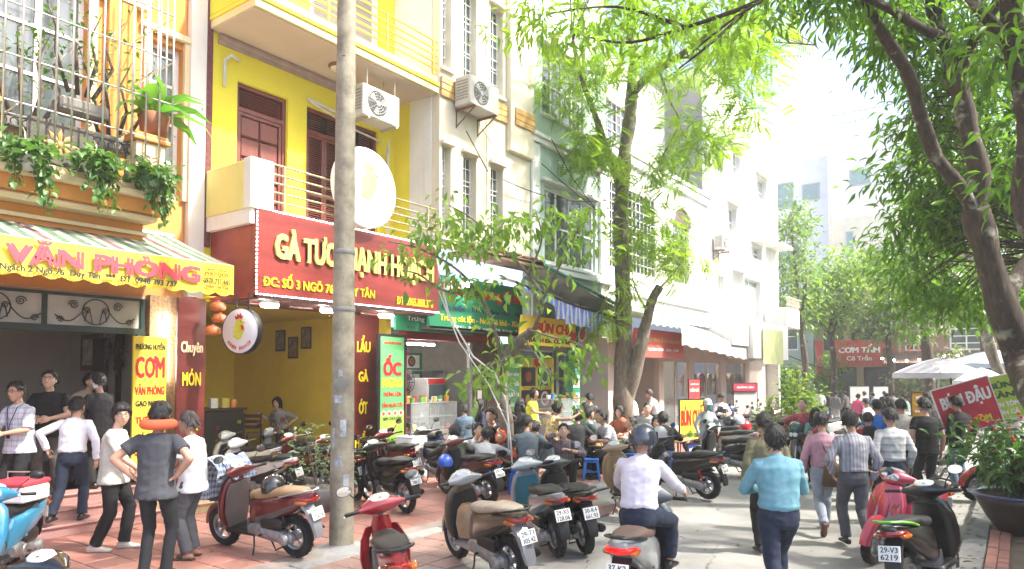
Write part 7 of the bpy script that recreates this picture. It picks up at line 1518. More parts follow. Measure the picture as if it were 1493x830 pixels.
part('cable', BLK, cpole, lambda b: [b.tube([(.10*math.cos(a), .10*math.sin(a), z), (.115*math.cos(a+1), .115*math.sin(a+1), z+.02), (.12*math.cos(a+2), .12*math.sin(a+2), z-.02), (.10*math.cos(a+3), .1*math.sin(a+3), z)], .006, 5) for a, z in ((-2.6, 2.4), (-2.2, 3.4), (-2.9, 6.0))], True)
def span(label, a, b_, sag, r=.012):
    q = thing('cable', label, 'cable', (0, 0, 0)); a, b_ = V(a), V(b_); part('wire', BLK, q, lambda m: m.tube([a.lerp(b_, t)-V((0, 0, sag*4*t*(1-t))) for t in np.linspace(0, 1, 16)], r, 5), True)
span('white cable sagging from the far slab to the red rice sign', P3(1090, 490, 33), P3(1235, 545, 44), .25, .03); span('thin black cable along the pale green and white houses', (-9.3, 14, 7.2), (-9.5, 26, 6.2), .5)
span('thin black cable from the cream house towards the white house', (-9.4, 12.6, 6.5), (-9.55, 21, 8.4), .6)
WOODT, BLUEP = M('table_wood', (.42, .24, .10), .5, .25, 3, .1, 20, stretch=(1, 6, 1)), M('blue_plastic', (.02, .14, .52), .35, .1, 5)
def table(px, py, label, w_=.62, d_=1.1, h_=.62, rz=0.):
    g = G(px, py, h_); t = thing('table', label, 'table', (g.x, g.y, 0), rz, 'low wooden tables of the street eatery'); part('tabletop', WOODT, t, lambda b: b.box(-w_/2, w_/2, -d_/2, d_/2, h_-.03, h_, .008))
    for x in (-1, 1):
        for y in (-1, 1): part('leg', DRK, t, lambda b: b.box(x*(w_/2-.05)-.014, x*(w_/2-.05)+.014, y*(d_/2-.06)-.014, y*(d_/2-.06)+.014, 0, h_-.032))
    return V((g.x, g.y, h_))
def stool(loc, label, rz=0.):
    t = thing('stool', label, 'stool', loc, rz, 'blue plastic stools of the street eatery'); part('seat', BLUEP, t, lambda b: (b.box(-.145, .145, -.145, .145, .40, .43, .014), b.box(-.13, .13, -.13, .13, .35, .398, .01)))
    for x in (-1, 1):
        for y in (-1, 1): part('leg', BLUEP, t, lambda b: b.rings([[(x*(o+i), y*(o+j), z) for i, j in ((-w, -w), (w, -w), (w, w), (-w, w))] for z, o, w in ((0, .155, .018), (.36, .115, .024))], True))
    part('stretcher', BLUEP, t, lambda b: [b.box(-.13, .13, s*.128-.008, s*.128+.008, .16, .19) for s in (-1, 1)]+[b.box(s*.128-.008, s*.128+.008, -.13, .13, .20, .23) for s in (-1, 1)])
tabs = [table(895, 648, 'low wooden table set with bowls where two men in jackets sit by the trunk'), table(715, 640, 'low wooden table behind the cord wrapped trunk'), table(905, 588+57, 'low wooden table before the man in the grey checked shirt'), table(985, 640, 'low wooden table in front of the man in the black jacket'), table(945, 632, 'low wooden table nearest the forked tree')]
tabs[0] = None
BW = M('bowl_white', (.66, .66, .63), .3)
for k, tp in enumerate(tabs):
    if tp is None: continue
    for j in range(4):
        nm = ('bowl', 'sauce_bottle', 'plate', 'basket')[j]; p = tp+V((rnd.uniform(-.22, .22), -.4+.27*j, .001)); b = MB(); m = [BW, M('food_top', (.4, .25, .08), .7, .5, 30), M('bottle_green', (.03, .2, .05), .2, coat=.5), M('bottle_cap', (.5, .03, .03), .5)]
        lab = ('white noodle bowl', 'small green sauce bottle', 'white plate of food', 'small basket of herbs')[j]
        if j == 0: b.lathe([(0, .004), (.045, 0), (.09, .065), (.085, .066), (.05, .03)], 16).mat(1).lathe([(.078, .052), (0, .058)], 16)
        elif j == 1: b.mat(2).lathe([(0, 0), (.025, 0), (.026, .10), (.01, .14), (.01, .165)], 12).mat(3).lathe([(.013, .165), (.013, .185), (0, .186)], 10)
        elif j == 2: b.lathe([(0, .004), (.06, .0), (.115, .018), (.11, .022), (.06, .010), (0, .010)], 18).mat(1).ball((0, 0, .015), .06, .05, .025)
        else: b.mat(1).lathe([(0, 0), (.07, 0), (.10, .06), (.095, .06), (.065, .01)], 14).mat(2).ball((0, 0, .05), .075, .07, .04)
        b.build(nm, m, None, 40, loc=tuple(p), label='%s on the %s' % (lab, ('', 'table behind the cord wrapped trunk', 'table of the man in the grey checked shirt', 'table of the man in the black jacket', 'table nearest the forked tree')[k]), cat=('bowl', 'bottle', 'plate', 'basket')[j])
fstool = [(922, 692, 'beside the gold scooter'), (952, 690, 'right of the empty pair of stools'), (975, 700, 'under the man in the black jacket'), (708, 722, 'left of the wrapped trunk'), (760, 720, 'right of the wrapped trunk'), (862, 700, 'behind the black scooter'), (1040, 655, 'near the yellow noodle board'), (900, 690, 'half hidden behind the gold scooter'), (938, 705, 'just behind the rider helmet'), (1000, 690, 'at the road edge right of the black jacket')]
for px_, py_, w_ in fstool: stool(tuple(G(px_, py_)), 'blue plastic stool ' + w_, rnd.uniform(0, 1))
# boards on the road side
def stand_board(label, cat, px, d, zc, w_, h_, m, rz, tilt, lines, legs=True, fm=DRK):
    g = AT(px, d, zc); s = thing('sign_board', label, cat, tuple(g)); s.rotation_euler = (0, tilt, rz); part('panel', m, s, lambda b: b.box(-.03, 0, -w_/2, w_/2, -h_/2, h_/2, .004))
    part('frame', fm, s, lambda b: (b.box(-.036, .006, -w_/2-.02, -w_/2-.001, -h_/2-.02, h_/2+.02), b.box(-.036, .006, w_/2+.001, w_/2+.02, -h_/2-.02, h_/2+.02), b.box(-.036, .006, -w_/2, w_/2, h_/2+.001, h_/2+.02), b.box(-.036, .006, -w_/2, w_/2, -h_/2-.02, -h_/2-.001)))
    if legs: part('leg', fm, s, lambda b: [b.tube([(-.04, y, h_*.3), (-.10, y, -zc)], .013, 6) for y in (-w_*.4, w_*.4)])
    for t, y, z, lw, lh, im in lines: text(t, s, onb(y, z), lw, lh, im, .004, .05, letters=lh > .2)
    return s
AF = -YAW-.0; face = math.atan2(-FW.y, -FW.x)
stand_board('bright yellow board reading BÚN CHẢ in tall red letters by the tables', 'sign', 1008, 16.6, 1.02, .74, .92, ybm, face+.5, 0, [('BÚN CHẢ', 0, .10, .68, .50, RED), ('BÚN NEM CUA BỂ', 0, -.34, .66, .14, M('green_print', (.02, .25, .05), .5))])
stand_board('dark blue price board below the yellow BÚN CHẢ board', 'sign', 1013, 16.2, .30, .5, .36, M('navy_board', (.02, .035, .18), .5), face+.5, 0, [('BÚN: 30K', 0, .06, .4, .09, WHT), ('NEM: 10K', 0, -.08, .4, .09, WHT)], False)
s_ = stand_board('slanted red board reading BÚN ĐẬU beside the lime green board', 'sign', 1408, 12.8, 1.50, .95, .86, M('bright_red_board', (.55, .035, .05), .45), face-.25, 0, [('BÚN ĐẬU', .02, .16, .84, .36, WHT), ('MẮM TÔM', .02, -.24, .6, .16, YEL)], True, FRW); s_.rotation_euler = (-.32, 0, face-.25); s_.rotation_mode = 'ZYX'; s_.rotation_mode = 'XYZ'
s_.rotation_euler = (T(0, 0, 0) @ RZ(face-.25) @ RX(.30)).to_euler()
s_ = stand_board('lime green board with dark lettering partly behind the red BÚN ĐẬU board', 'sign', 1461, 13.1, 1.66, .58, .80, M('lime_board', (.42, .58, .05), .5), face-.3, 0, [('BÚN', .0, .24, .4, .14, M('dark_green_print', (.02, .10, .03), .5)), ('SẢN', 0, .06, .38, .14, M('dark_green_print', (.02, .10, .03), .5)), ('BÚN TÔM', 0, -.12, .44, .11, WHT), ('BÚN CÁ', 0, -.27, .4, .10, WHT)], True, FRW); s_.rotation_euler = (RZ(face-.3) @ RX(.22)).to_euler()
stand_board('brown framed menu board with yellow print near the parasol', 'sign', 1340, 15.5, 1.42, .36, .52, M('amber_board', (.50, .26, .03), .5), face, 0, [('MENU', 0, .14, .2, .08, WHT), ('TRÀ CHANH', 0, 0, .26, .07, YEL), ('SINH TỐ', 0, -.14, .26, .07, WHT)], True, M('board_brown', (.10, .05, .03), .6))
s_ = stand_board('red promotional banner inside the small shop front beyond the eatery', 'banner', 1012, 24, 1.45, .55, .9, M('promo_red', (.58, .05, .05), .5), face+.6, 0, [('KHUYẾN MÃI', 0, .3, .4, .07, WHT), ('GIẢM GIÁ', 0, .1, .44, .14, WHT)], False); stand_board('large pale panel with a red top standing by the far clothes shop', 'sign', 1086, 24.5, 1.0, .95, 1.15, M('pale_panel', (.50, .46, .44), .5, .15, 3), face+.3, 0, [], True); stand_board('red header strip on top of the pale standing panel', 'sign', 1086, 24.45, 1.63, .95, .26, M('header_red', (.55, .03, .07), .5), face+.3, 0, [('QUẢNG CÁO', 0, 0, .7, .1, WHT)], False)
def parasol(label, px, d, zt, R_, m, drop=.5):
    g = AT(px, d); t = thing('parasol', label, 'parasol', tuple(g)); n = 8
    part('canopy', m, t, lambda b: (b.sheet([[(r*R_*math.cos(2*PI*k/n+.3), r*R_*math.sin(2*PI*k/n+.3), zt-drop*(r**1.4)) for k in range(n+1)] for r in (.02, .35, .7, 1)]), b.sheet([[(R_*math.cos(2*PI*k/32+.3), R_*math.sin(2*PI*k/32+.3), zt-drop-z-.02*(k % 2)*(z > 0)) for k in range(33)] for z in (0.005, .16)])), 40)
    part('pole', STEEL, t, lambda b: b.tube([(0, 0, 0), (0, 0, zt+.05)], .024, 8)); part('rib', STEEL, t, lambda b: [b.tube([(0, 0, zt-.05), (R_*.98*math.cos(2*PI*k/n+.3), R_*.98*math.sin(2*PI*k/n+.3), zt-drop-.01)], .010, 5) for k in range(n)], kind='stuff')
UMB = M('parasol_lilac', (.48, .46, .50), .8, .1, 3)
parasol('wide pale lilac parasol with a hanging valance beside the round sign', 1368, 23, 2.62, 1.35, UMB); parasol('pale blue parasol half hidden behind the lilac one', 1450, 25, 2.95, 1.7, M('parasol_blue', (.40, .47, .58), .8, .1, 3)); parasol('low white parasol under the pale blue one', 1430, 21, 2.28, .75, M('parasol_white', (.62, .61, .6), .8, .1, 3), .4)
# chairs, counter and pictures inside the yellow shop
DKW = M('dark_chair_wood', (.055, .03, .018), .45, .3, 5)
def chair(loc, rz, label):
    t = thing('chair', label, 'chair', loc, rz, 'dark wooden chairs in the yellow shop'); part('seat', M('tan_seat', (.22, .13, .07), .6), t, lambda b: b.box(-.2, .2, -.2, .2, .43, .47, .012))
    for x in (-.18, .18):
        for y in (-.18, .18): part('leg', DKW, t, lambda b: b.box(x-.018, x+.018, y-.018, y+.018, 0, .43 if y > 0 else .92))
    part('backrest', DKW, t, lambda b: [b.box(-.16, .16, -.19, -.17, z, z+.075) for z in (.58, .70, .82)])
fz = .30
for px_, d, rz, lb in ((372, 15.8, .8, 'dark wooden chair left of the seated woman'), (406, 16.0, 1.2, 'dark wooden chair under the seated woman'), (462, 16.6, 2.2, 'dark wooden chair right of the seated woman'), (340, 16.6, .3, 'dark wooden chair near the black counter')): g = AT(px_, d); chair((g.x, g.y, fz), rz, lb)
ct = thing('counter', 'black counter at the back left of the yellow shop', 'counter', (-13.4, 7.6, fz)); part('body', M('counter_black', (.02, .016, .014), .5, .2), ct, lambda b: b.box(-.35, .35, -1.1, .9, 0, 1.05, .01)); part('top', DKW, ct, lambda b: b.box(-.4, .4, -1.15, .95, 1.052, 1.10, .01))
for k, (y, lb) in enumerate(((7.9, 'small white card holder on the black counter'), (8.15, 'little tin box on the black counter'), (8.35, 'round jar on the black counter'))): b = MB(); (b.box(-.06, .06, -.08, .08, 0, .2, .01) if k < 2 else b.lathe([(0, 0), (.07, 0), (.075, .14), (.05, .18), (0, .18)], 14)); b.build(('card_holder', 'tin_box', 'jar')[k], CLR[(3, 1, 4)[k]], None, 40, loc=(-13.2, y, fz+1.402-.30+.001), label=lb, cat=('card holder', 'box', 'jar')[k])
for a, z, lb in ((-14.53, 2.90, 'left of three dark framed photos on the yellow wall'), (-14.04, 2.72, 'middle and lowest of three dark framed photos on the yellow wall'), (-13.55, 2.94, 'right of three dark framed photos on the yellow wall')): t = thing('framed_photo', lb, 'picture', (a, 10.44, z), 0, 'framed photos on the yellow wall'); part('frame', DKW, t, lambda b: b.box(-.19, .19, -.03, 0, -.26, .26, .01)); part('photo', M('sepia_photo', (.22, .15, .09), .5, .7, 9), t, lambda b: b.box(-.15, .15, -.034, -.031, -.22, .22))
t = thing('framed_picture', 'large dark framed picture on the white wall of the awning shop', 'picture', (-14.05, 5.97, 2.5)); part('frame', DKW, t, lambda b: b.box(-.42, .42, -.04, 0, -.34, .34, .012)); part('picture', M('ink_picture', (.36, .30, .24), .5, .6, 6), t, lambda b: b.box(-.30, .30, -.044, -.041, -.24, .24))
def wallfan(t, R_):
    part('cage', BLK, t, lambda b: [b.torus(R_*k/5, .006, 28, 4, T(0, -.16+.01*k, 0) @ RX(PI/2)) for k in range(1, 6)]+[b.tube([(0, -.17, 0), (R_*math.cos(a), -.11, R_*math.sin(a))], .004, 4) for a in np.arange(0, 6.28, .26)])
    part('blade', BLK, t, lambda b: [b.sheet([[(r*math.cos(a+q), -.10+.05*q, r*math.sin(a+q)) for r in (.04, R_*.55, R_*.85)] for q in (0, .5, 1.0)]) for a in (.3, 2.4, 4.5)]); part('motor', BLK, t, lambda b: b.lathe([(0, -.14), (.07, -.12), (.09, 0), (.05, .12), (0, .16)], 14, RX(PI/2)))
t = thing('wall_fan', 'large black wall fan in the awning shop', 'fan', (-12.9, 5.96, 2.5)); wallfan(t, .42); bpy.data.objects.remove(wf); t = thing('wall_fan', 'black fan among the goods in the dessert shop', 'fan', (-11.7, 11.7, 1.9), .9); wallfan(t, .3)
lb_ = G(655, 655, 0)
# ---------------------------------------------------------------- motorbikes
PR_, PK, PCY, PBK, PGD, PWH, PGY, PBR, PBL = paint('dark_red_paint', (.12, .008, .008)), paint('pink_red_paint', (.50, .05, .085)), paint('cyan_paint', (.04, .25, .42)), paint('black_paint', (.005, .005, .0055)), paint('gold_brown_paint', (.26, .19, .10)), paint('pearl_white_paint', (.62, .62, .60)), paint('silver_grey_paint', (.26, .27, .28)), paint('maroon_brown_paint', (.10, .03, .025)), paint('deep_blue_paint', (.02, .06, .25))
PBG = paint('bronze_paint', (.20, .14, .085)); TAN = M('tan_seat_vinyl', (.32, .20, .10), .55, .2, 10, .2, 120); BEIGE = M('beige_seat_vinyl', (.42, .35, .26), .55, .2, 10, .2, 120); BRS = M('brown_seat_vinyl', (.10, .065, .05), .55, .2, 10, .2, 120)
def sc(px, py, ang, label, body, at='rear', **kw):
    g = G(px, py); a = math.radians(ang); d = V((math.cos(a), math.sin(a), 0)); g += d*(.60 if at == 'rear' else -.645 if at == 'front' else 0); return scooter((g.x, g.y, 0), ang, label, body, **kw)
lead = sc(437, 812, 188, 'dark red scooter with a tan seat and scarf beside the concrete pole', PR_, plate=('29-C1', '726.74'), seat=TAN, guard=PGY, trim=M('taupe_plastic', (.085, .07, .065), .45), rail=PGY)
blue = sc(-62, 880, -40, 'bright cyan scooter facing the camera at the left edge', PCY, at='front', style='big', steer=.25)
g = AT(58, 3.95); scooter((g.x, g.y, 0), 128, 'black scooter of which only the handlebar shows at the bottom left', PBK, steer=-.3, skip=('mirror',))
g = AT(1243, 3.5); scooter((g.x, g.y, 0), 128, 'grey scooter of which only the grip shows at the bottom edge', PGY, skip=('mirror',))
sc(592, 948, 142, 'bright red motorbike with a black seat in the middle foreground', paint('bright_red_paint', (.30, .012, .018)), style='underbone', dash=M('cream_gauge', (.6, .58, .48), .2, .3, 20), steer=.2, plate=('29-S6', '418.20'))
air = sc(752, 852, 158, 'bronze and black scooter with a beige seat in the front row', paint('dark_bronze_paint', (.085, .055, .032)), plate=('29-T1', '305.42'), seat=BEIGE, guard=PGY, floor=PGY, trim=BLK, cowl=PGY, skip=('mirror',))
sc(815, 812, 142, 'grey scooter with a white plate next to the bronze scooter', PGY, plate=('29-X5', '128.06'), trim=M('teal_plastic', (.02, .10, .13), .4))
sc(856, 808, 140, 'black scooter with a red tail lamp third in the front row', PBK, plate=('30-K4', '661.93'), rail=BLK)
sc(925, 758, 128, 'gold scooter with a tan seat tucked behind the rider', PGD, style='big', seat=TAN, trim=PGD, plate=('29-E1', '807.55'))
bk = sc(1035, 728, 168, 'black scooter with a red shock absorber parked askew in the road', PBK, plate=('30-E1', '243.85'), shock=RED)
sc(1098, 695, 165, 'black scooter with white and black helmets on its front behind the askew one', PBK, rail=BLK)
ridden = sc(916, 918, 102, 'silver grey scooter ridden by the man in the lilac shirt', PGY, style='big', plate=('37-K2', '516.15'), lean=0, seat=BRS, group='motorbikes being ridden', tail=M('lit_tail_lamp', (.7, .006, .004), .2, .1, 20, 0, emit=.5), skip=("kickstand", "mirror"))
sc(1268, 822, 250, 'pink scooter facing the camera beside the man in grey trousers', PK, at='front', steer=.1, skip=('mirror',), trim=PK)
sc(1330, 890, 80, 'black scooter with a bright green tail and an old plate at the lower right', PBK, plate=('29-V3', '6219'), rail=M('lime_plastic', (.14, .42, .03), .4), trim=PBK)
sc(1420, 730, 215, 'red and black scooter behind the lower right pair', paint('scarlet_paint', (.48, .015, .015)), at='front', trim=PBK)
row = [(520, 730, 168, 'black and red motorbike nearest the concrete pole on its right', PR_, 'underbone', ('29-B1', '126.77')), (595, 748, 165, 'black motorbike with a white wall plate in the sidewalk row', PBK, 'underbone', ('29-H1', '788.57')), (600, 715, 162, 'red tailed motorbike second in the sidewalk row', PR_, 'underbone', ('29-L5', '013.89')), (655, 708, 160, 'black motorbike with a blue helmet box third in the sidewalk row', PBK, 'underbone', ('18-N2', '179.72')), (715, 735, 165, 'maroon brown scooter with a black seat just left of the wrapped trunk', PBR, 'scooter', ('29-D1', '768.03')),
       (545, 700, 172, 'black motorbike with chrome parts behind the sidewalk row', PBK, 'underbone', None), (640, 690, 170, 'deep blue motorbike half hidden beside the air cooler', PBL, 'underbone', None), (480, 722, 185, 'red striped underbone motorbike behind the potted shrub', PR_, 'underbone', None)]
for px_, py_, a, lb, m, st, pl in row: sc(px_, py_, a, lb, m, style=st, plate=pl)
sc(415, 735, 195, 'pearl white scooter behind the dark red scooter', PWH, seat=SEATM, skip=('mirror',)); sc(395, 712, 200, 'second pearl white scooter close to the shop step', PWH, style='big'); sc(450, 705, 190, 'grey motorbike with orange indicators by the potted shrub', PGY, style='underbone')
FARP = [PBK, PWH, PR_, PGY, PBK, PBL, PWH, PBR, PBK, PGY]; wh = ['black', 'white', 'dark red', 'silver', 'glossy black', 'blue', 'pale', 'maroon', 'dull black', 'grey']
for k, (px_, py_, a, lb) in enumerate(((1075, 668, 175, 'parked behind the yellow noodle board'), (1100, 655, 172, 'in front of the pale standing panel'), (1128, 660, 168, 'left of the sapling'), (1148, 650, 175, 'behind the sapling stem'), (1170, 645, 170, 'right of the sapling'), (1110, 640, 180, 'by the far clothes shop'), (1140, 636, 178, 'beyond the sapling at the shop front'), (1178, 655, 165, 'behind the woman in green'), (1200, 640, 170, 'among the far pedestrians'), (1090, 678, 172, 'behind the olive shirted man'))): sc(px_, py_, a, '%s motorbike %s' % (wh[k], lb), FARP[k], style=('scooter', 'underbone', 'big')[k % 3], far=True, group='motorbikes parked far along the pavement')
for k, (px_, py_, a, lb) in enumerate(((1365, 700, 250, 'white scooter right of the man in the black shirt'), (1392, 655, 240, 'black motorbike by the potted shrub beyond the kerb'), (1345, 652, 245, 'silver motorbike near the brown menu board'), (1300, 640, 230, 'dark motorbike ridden into the crowd'), (1225, 648, 235, 'white motorbike left of the blue shirted man'))): sc(px_, py_, a, lb, (PWH, PBK, PGY, PBK, PWH)[k], far=True, style=('big', 'underbone', 'scooter', 'underbone', 'big')[k], group='motorbikes on the right of the street')
redbike = sc(1150, 712, 262, 'black motorbike ridden by the man in the red checked shirt', PBK, at='front', style='underbone', lean=0, group='motorbikes being ridden', skip=('kickstand',))
def on(par, name, label, cat, fn, m, loc, smooth=True): b = MB(); fn(b); return b.build(name, m, None, smooth, loc=loc, label=label, cat=cat)
def hel(p, label, c, s_=1.): return on(None, 'helmet', label, 'helmet', lambda b: (b.lathe([(.128, -.06), (.135, -.02), (.134, .02), (.118, .075), (.08, .118), (.035, .138), (.001, .142)], 24, Matrix.Diagonal((.95, 1.12, 1, 1))), b.lathe([(.001, .12), (.08, .10), (.12, .03), (.122, -.06)], 20, Matrix.Diagonal((.95, 1.12, 1, 1))), b.sheet([[(.142*math.sin(a), .158*math.cos(a), z) for a in np.linspace(-1, 1, 9)] for z in (-.02, .05)])), M('helmet_shell_%d%d%d' % tuple(int(x*50) for x in c), c, .2, .1, coat=.8, bump=0), p)
def rel(root, x, y, z): bpy.context.view_layer.update(); return root.matrix_world @ V((x, y, z))
hel(rel(lead, 0, -.30, .84), 'black half helmet on the seat of the dark red scooter', (.02, .02, .02))
hel(rel(bk, .0, .30, .62), 'black helmet hanging inside the leg shield of the askew black scooter', (.02, .02, .02))
hel(AT(1075, 14.6, 1.12), 'white helmet on the front of a black scooter behind the askew one', (.7, .7, .7)); hel(AT(1062, 14.4, 1.10), 'black open helmet beside the white helmet', (.02, .02, .02)); hel(AT(1085, 15.3, .95), 'small red helmet among the parked scooters', (.5, .02, .03)); hel(rel(redbike, 0, .30, 1.12), 'dark green helmet hung on the front of the red shirted rider bike', (.02, .06, .05)); hel(rel(bk, .02, .34, 1.10), 'silver helmet resting on the dashboard of the askew scooter', (.45, .45, .45))
SCF = stripes('blue_check_cloth', [(.05, .12, .25), (.55, .58, .62), (.08, .16, .3), (.5, .52, .56)], .07, 0, plaid=[(.06, .14, .28), (.6, .62, .66)])
p = rel(lead, 0, .40, 1.06); scf = thing('scarf', 'blue and white checked scarf draped over the dark red scooter front', 'scarf', tuple(p), math.radians(188)-PI/2); part('cloth', SCF, scf, lambda b: b.sheet([[(x+.03*math.sin(z*19+x*17), .17*math.cos(q)+.035*math.sin(x*23+z*9)+.05, z+.02*math.sin(x*31)) for x in np.linspace(-.30, .24, 16)] for q, z in ((2.6, -.14), (2.3, -.02), (1.9, .07), (1.4, .12), (.9, .10), (.5, .0), (.35, -.12), (.3, -.26), (.35, -.38))]), True)
part('cloth', M('grey_cloth', (.10, .10, .11), .9, .3), scf, lambda b: b.sheet([[(x+.02*math.sin(z*17), .225+.03*math.sin(x*29+z*7), z) for x in np.linspace(-.12, .14, 8)] for z in (.02, -.15, -.30, -.44)]), True)
p = rel(air, .0, .22, .335); on(None, 'carrier_bag', 'shiny golden brown bag standing on the bronze scooter floor', 'bag', lambda b: b.rings([[(px*(1+.1*math.sin(k*3)), py+.02*math.sin(k*5+px*20), z) for k, (px, py) in enumerate(superell(14, w_, d_, 3))] for z, w_, d_ in ((0, .15, .10), (.15, .18, .12), (.30, .17, .10), (.36, .14, .05))], True), M('bag_foil', (.30, .19, .10), .3, .3, 6, .3, 14, coat=.4), tuple(p), 50)
p = rel(blue, 0, -.30, .88); bx = thing('delivery_box', 'red and white box on the seat of the cyan scooter', 'box', tuple(p), .6); part('body', WHT, bx, lambda b: b.box(-.2, .2, -.2, .2, -.06, .10, .015)); part('lid', M('box_red', (.55, .04, .06), .5), bx, lambda b: b.box(-.21, .21, -.21, .21, .102, .16, .02)); part('handle', CHR, bx, lambda b: b.tube([(-.12, .0, .16), (-.12, 0, .24), (.12, 0, .24), (.12, 0, .16)], .008, 6))
bb = G(655, 690, .8); on(None, 'helmet', 'blue and white helmet hanging on the third motorbike of the sidewalk row', 'helmet', lambda b: b.lathe([(.12, -.06), (.13, .0), (.115, .07), (.06, .125), (.001, .14)], 20), M('blue_helmet', (.03, .10, .45), .25, .2, coat=.7), tuple(AT(650, 11.8, .62)))
# ---------------------------------------------------------------- clothes
def cloth(n, c, v=.15): return M('cloth_'+n, c, .85, v, 9, .25, 240)
WSHIRT, NAVY, BLACKT, GREYT = cloth('white_shirt', (.62, .62, .66)), cloth('navy', (.010, .017, .038)), cloth('black', (.005, .005, .006)), cloth('charcoal', (.028, .028, .032)); GREYTR = cloth('grey_trouser', (.075, .078, .09)); JEANB = cloth('black_jean', (.009, .010, .013)); JEAN = cloth('blue_jean', (.10, .15, .23), .3); LJEAN = cloth('light_jean', (.26, .30, .36), .3)
TEAL = stripes('teal_stripe', [(.075, .25, .31), (.095, .29, .35), (.065, .23, .29)], .012, 0); PINKS = stripes('pink_stripe', [(.46, .22, .27), (.40, .19, .24)], .014, 0); LILAC = stripes('lilac_stripe', [(.56, .52, .58), (.60, .57, .62)], .012, 0)
GREYS = stripes('grey_wide_stripe', [(.24, .24, .27), (.14, .14, .16), (.30, .30, .33), (.18, .18, .20), (.36, .36, .39), (.20, .20, .22)], .12, 0); PLAIDW = stripes('white_plaid', [(.44, .46, .54), (.60, .61, .66), (.26, .29, .40), (.58, .59, .64)], .07, 0, plaid=[(.6, .61, .66), (.3, .33, .44), (.6, .61, .66)]); STRW = stripes('pale_grey_stripe', [(.52, .52, .50), (.36, .36, .36), (.56, .56, .54)], .10, 2)
PLAIDR, PLAIDD, PLAIDG = stripes('red_plaid', [(.42, .015, .03), (.10, .01, .015), (.45, .02, .03)], .06, 0, plaid=[(.42, .015, .03), (.08, .01, .012), (.4, .015, .03)]), stripes('dark_plaid', [(.05, .035, .05), (.20, .10, .09), (.04, .03, .05), (.25, .18, .15)], .09, 0, plaid=[(.05, .03, .05), (.16, .06, .06), (.03, .03, .05)]), stripes('grey_plaid', [(.26, .27, .28), (.40, .41, .42), (.20, .21, .22)], .06, 0, plaid=[(.28, .29, .3), (.42, .42, .43), (.22, .22, .23)])
ZIG = stripes('black_white_weave', [(.03, .03, .03), (.5, .5, .48)], .026, 0, plaid=[(.04, .04, .04), (.5, .5, .48), (.06, .06, .06)])
OLIVE, BEIGET, DGREEN, DENIM, BLUEGR, LGREY, GREENC, NEON = cloth('olive', (.15, .14, .075)), cloth('beige', (.52, .49, .41)), cloth('dark_green', (.014, .045, .035)), cloth('denim_jacket', (.08, .12, .17), .35), cloth('blue_grey', (.095, .125, .145)), cloth('light_grey', (.34, .35, .36)), cloth('army_green', (.045, .055, .035)), cloth('neon_yellow', (.55, .60, .04)); SAGE, ROYAL, PINKB, CREAM = cloth('sage', (.33, .38, .36)), cloth('royal_blue', (.02, .14, .48)), cloth('hot_pink', (.6, .08, .18)), cloth('cream', (.5, .47, .40)); TURQ = cloth('turquoise', (.16, .33, .30))
FLOR = M('floral_cloth', (.60, .45, .18), .8, .0, 16, .1, 60, c2=(.45, .06, .07)); 
n_, l_ = FLOR.node_tree.nodes, FLOR.node_tree.links
vo = n_.new('ShaderNodeTexVoronoi'); vo.inputs['Scale'].default_value = 17; tc_ = n_.new('ShaderNodeTexCoord'); l_.new(tc_.outputs['Object'], vo.inputs[0]); cr_2 = n_.new('ShaderNodeValToRGB'); e_ = cr_2.color_ramp.elements; e_[0].color = (.45, .04, .06, 1); e_[1].color = (.62, .50, .20, 1); e_[0].position = .25; e_[1].position = .42; l_.new(vo.outputs[0], cr_2.inputs[0]); l_.new(cr_2.outputs[0], n_['Principled BSDF'].inputs['Base Color'])
BRSHOE, WSHOE, SANDB = M('brown_shoe', (.10, .04, .02), .4), M('white_slipper', (.56, .52, .44), .8, .2), M('brown_sandal', (.07, .035, .025), .6)
BAGB = M('brown_bag', (.11, .055, .025), .55, .3, 6, .2, 30)
@acc
def neck_pillow(q, root, HM): c = q['N']+V((0, .0, .075)); part('neck_pillow', M('orange_pillow', (.75, .13, .05), .8, .1, 8, .15, 50), root, lambda b: b.tube([tuple(c+V((.115*math.sin(a), -.005+.105*-math.cos(a), .03*math.cos(a)*0))) for a in np.linspace(-2.5, 2.5, 18)], [.04]+[.06]*16+[.04], 12, flat=.85), True)
@acc
def lanyard(q, root, HM): N = q['N']; part('lanyard', M('blue_lanyard', (.02, .05, .16), .7), root, lambda b: [b.tube([tuple(N+V((s*.07, -.02, .01))), tuple(N+V((s*.08, .09, -.04))), tuple(N+V((s*.03, .135, -.22))), tuple(N+V((0, .14, -.34)))], .008, 5, flat=.5) for s in (-1, 1)]); part('badge', M('badge_black', (.02, .02, .03), .4), root, lambda b: b.box(-.035, .035, .136, .146, -.44, -.34, .004, T(N)))
@acc
def shoulder_bag(q, root, HM):
    N = q['N']; part('shoulder_bag', BAGB, root, lambda b: b.rings([[(.14+px, -.10+py, z) for px, py in superell(14, w_, d_, 3.2)] for z, w_, d_ in ((.60, .15, .05), (.63, .19, .075), (.80, .18, .075), (.90, .165, .06), (.92, .15, .045))], True, T(0, 0, .05)), 50); part('bag_strap', BAGB, root, lambda b: b.tube([(.10, -.12, .95), (.0, -.165, 1.15), tuple(N+V((-.08, -.06, -.02))), tuple(N+V((-.06, .10, -.06))), (.10, .14, 1.1), (.2, .02, .95)], .018, 6, flat=.35))
@acc
def backpack(q, root, HM, m): part('backpack', m, root, lambda b: b.rings([[(px, -.20+py, z) for px, py in superell(14, w_, d_, 3)] for z, w_, d_ in ((1.0, .12, .06), (1.04, .15, .09), (1.25, .15, .10), (1.42, .12, .07), (1.46, .08, .03))], True), 50)
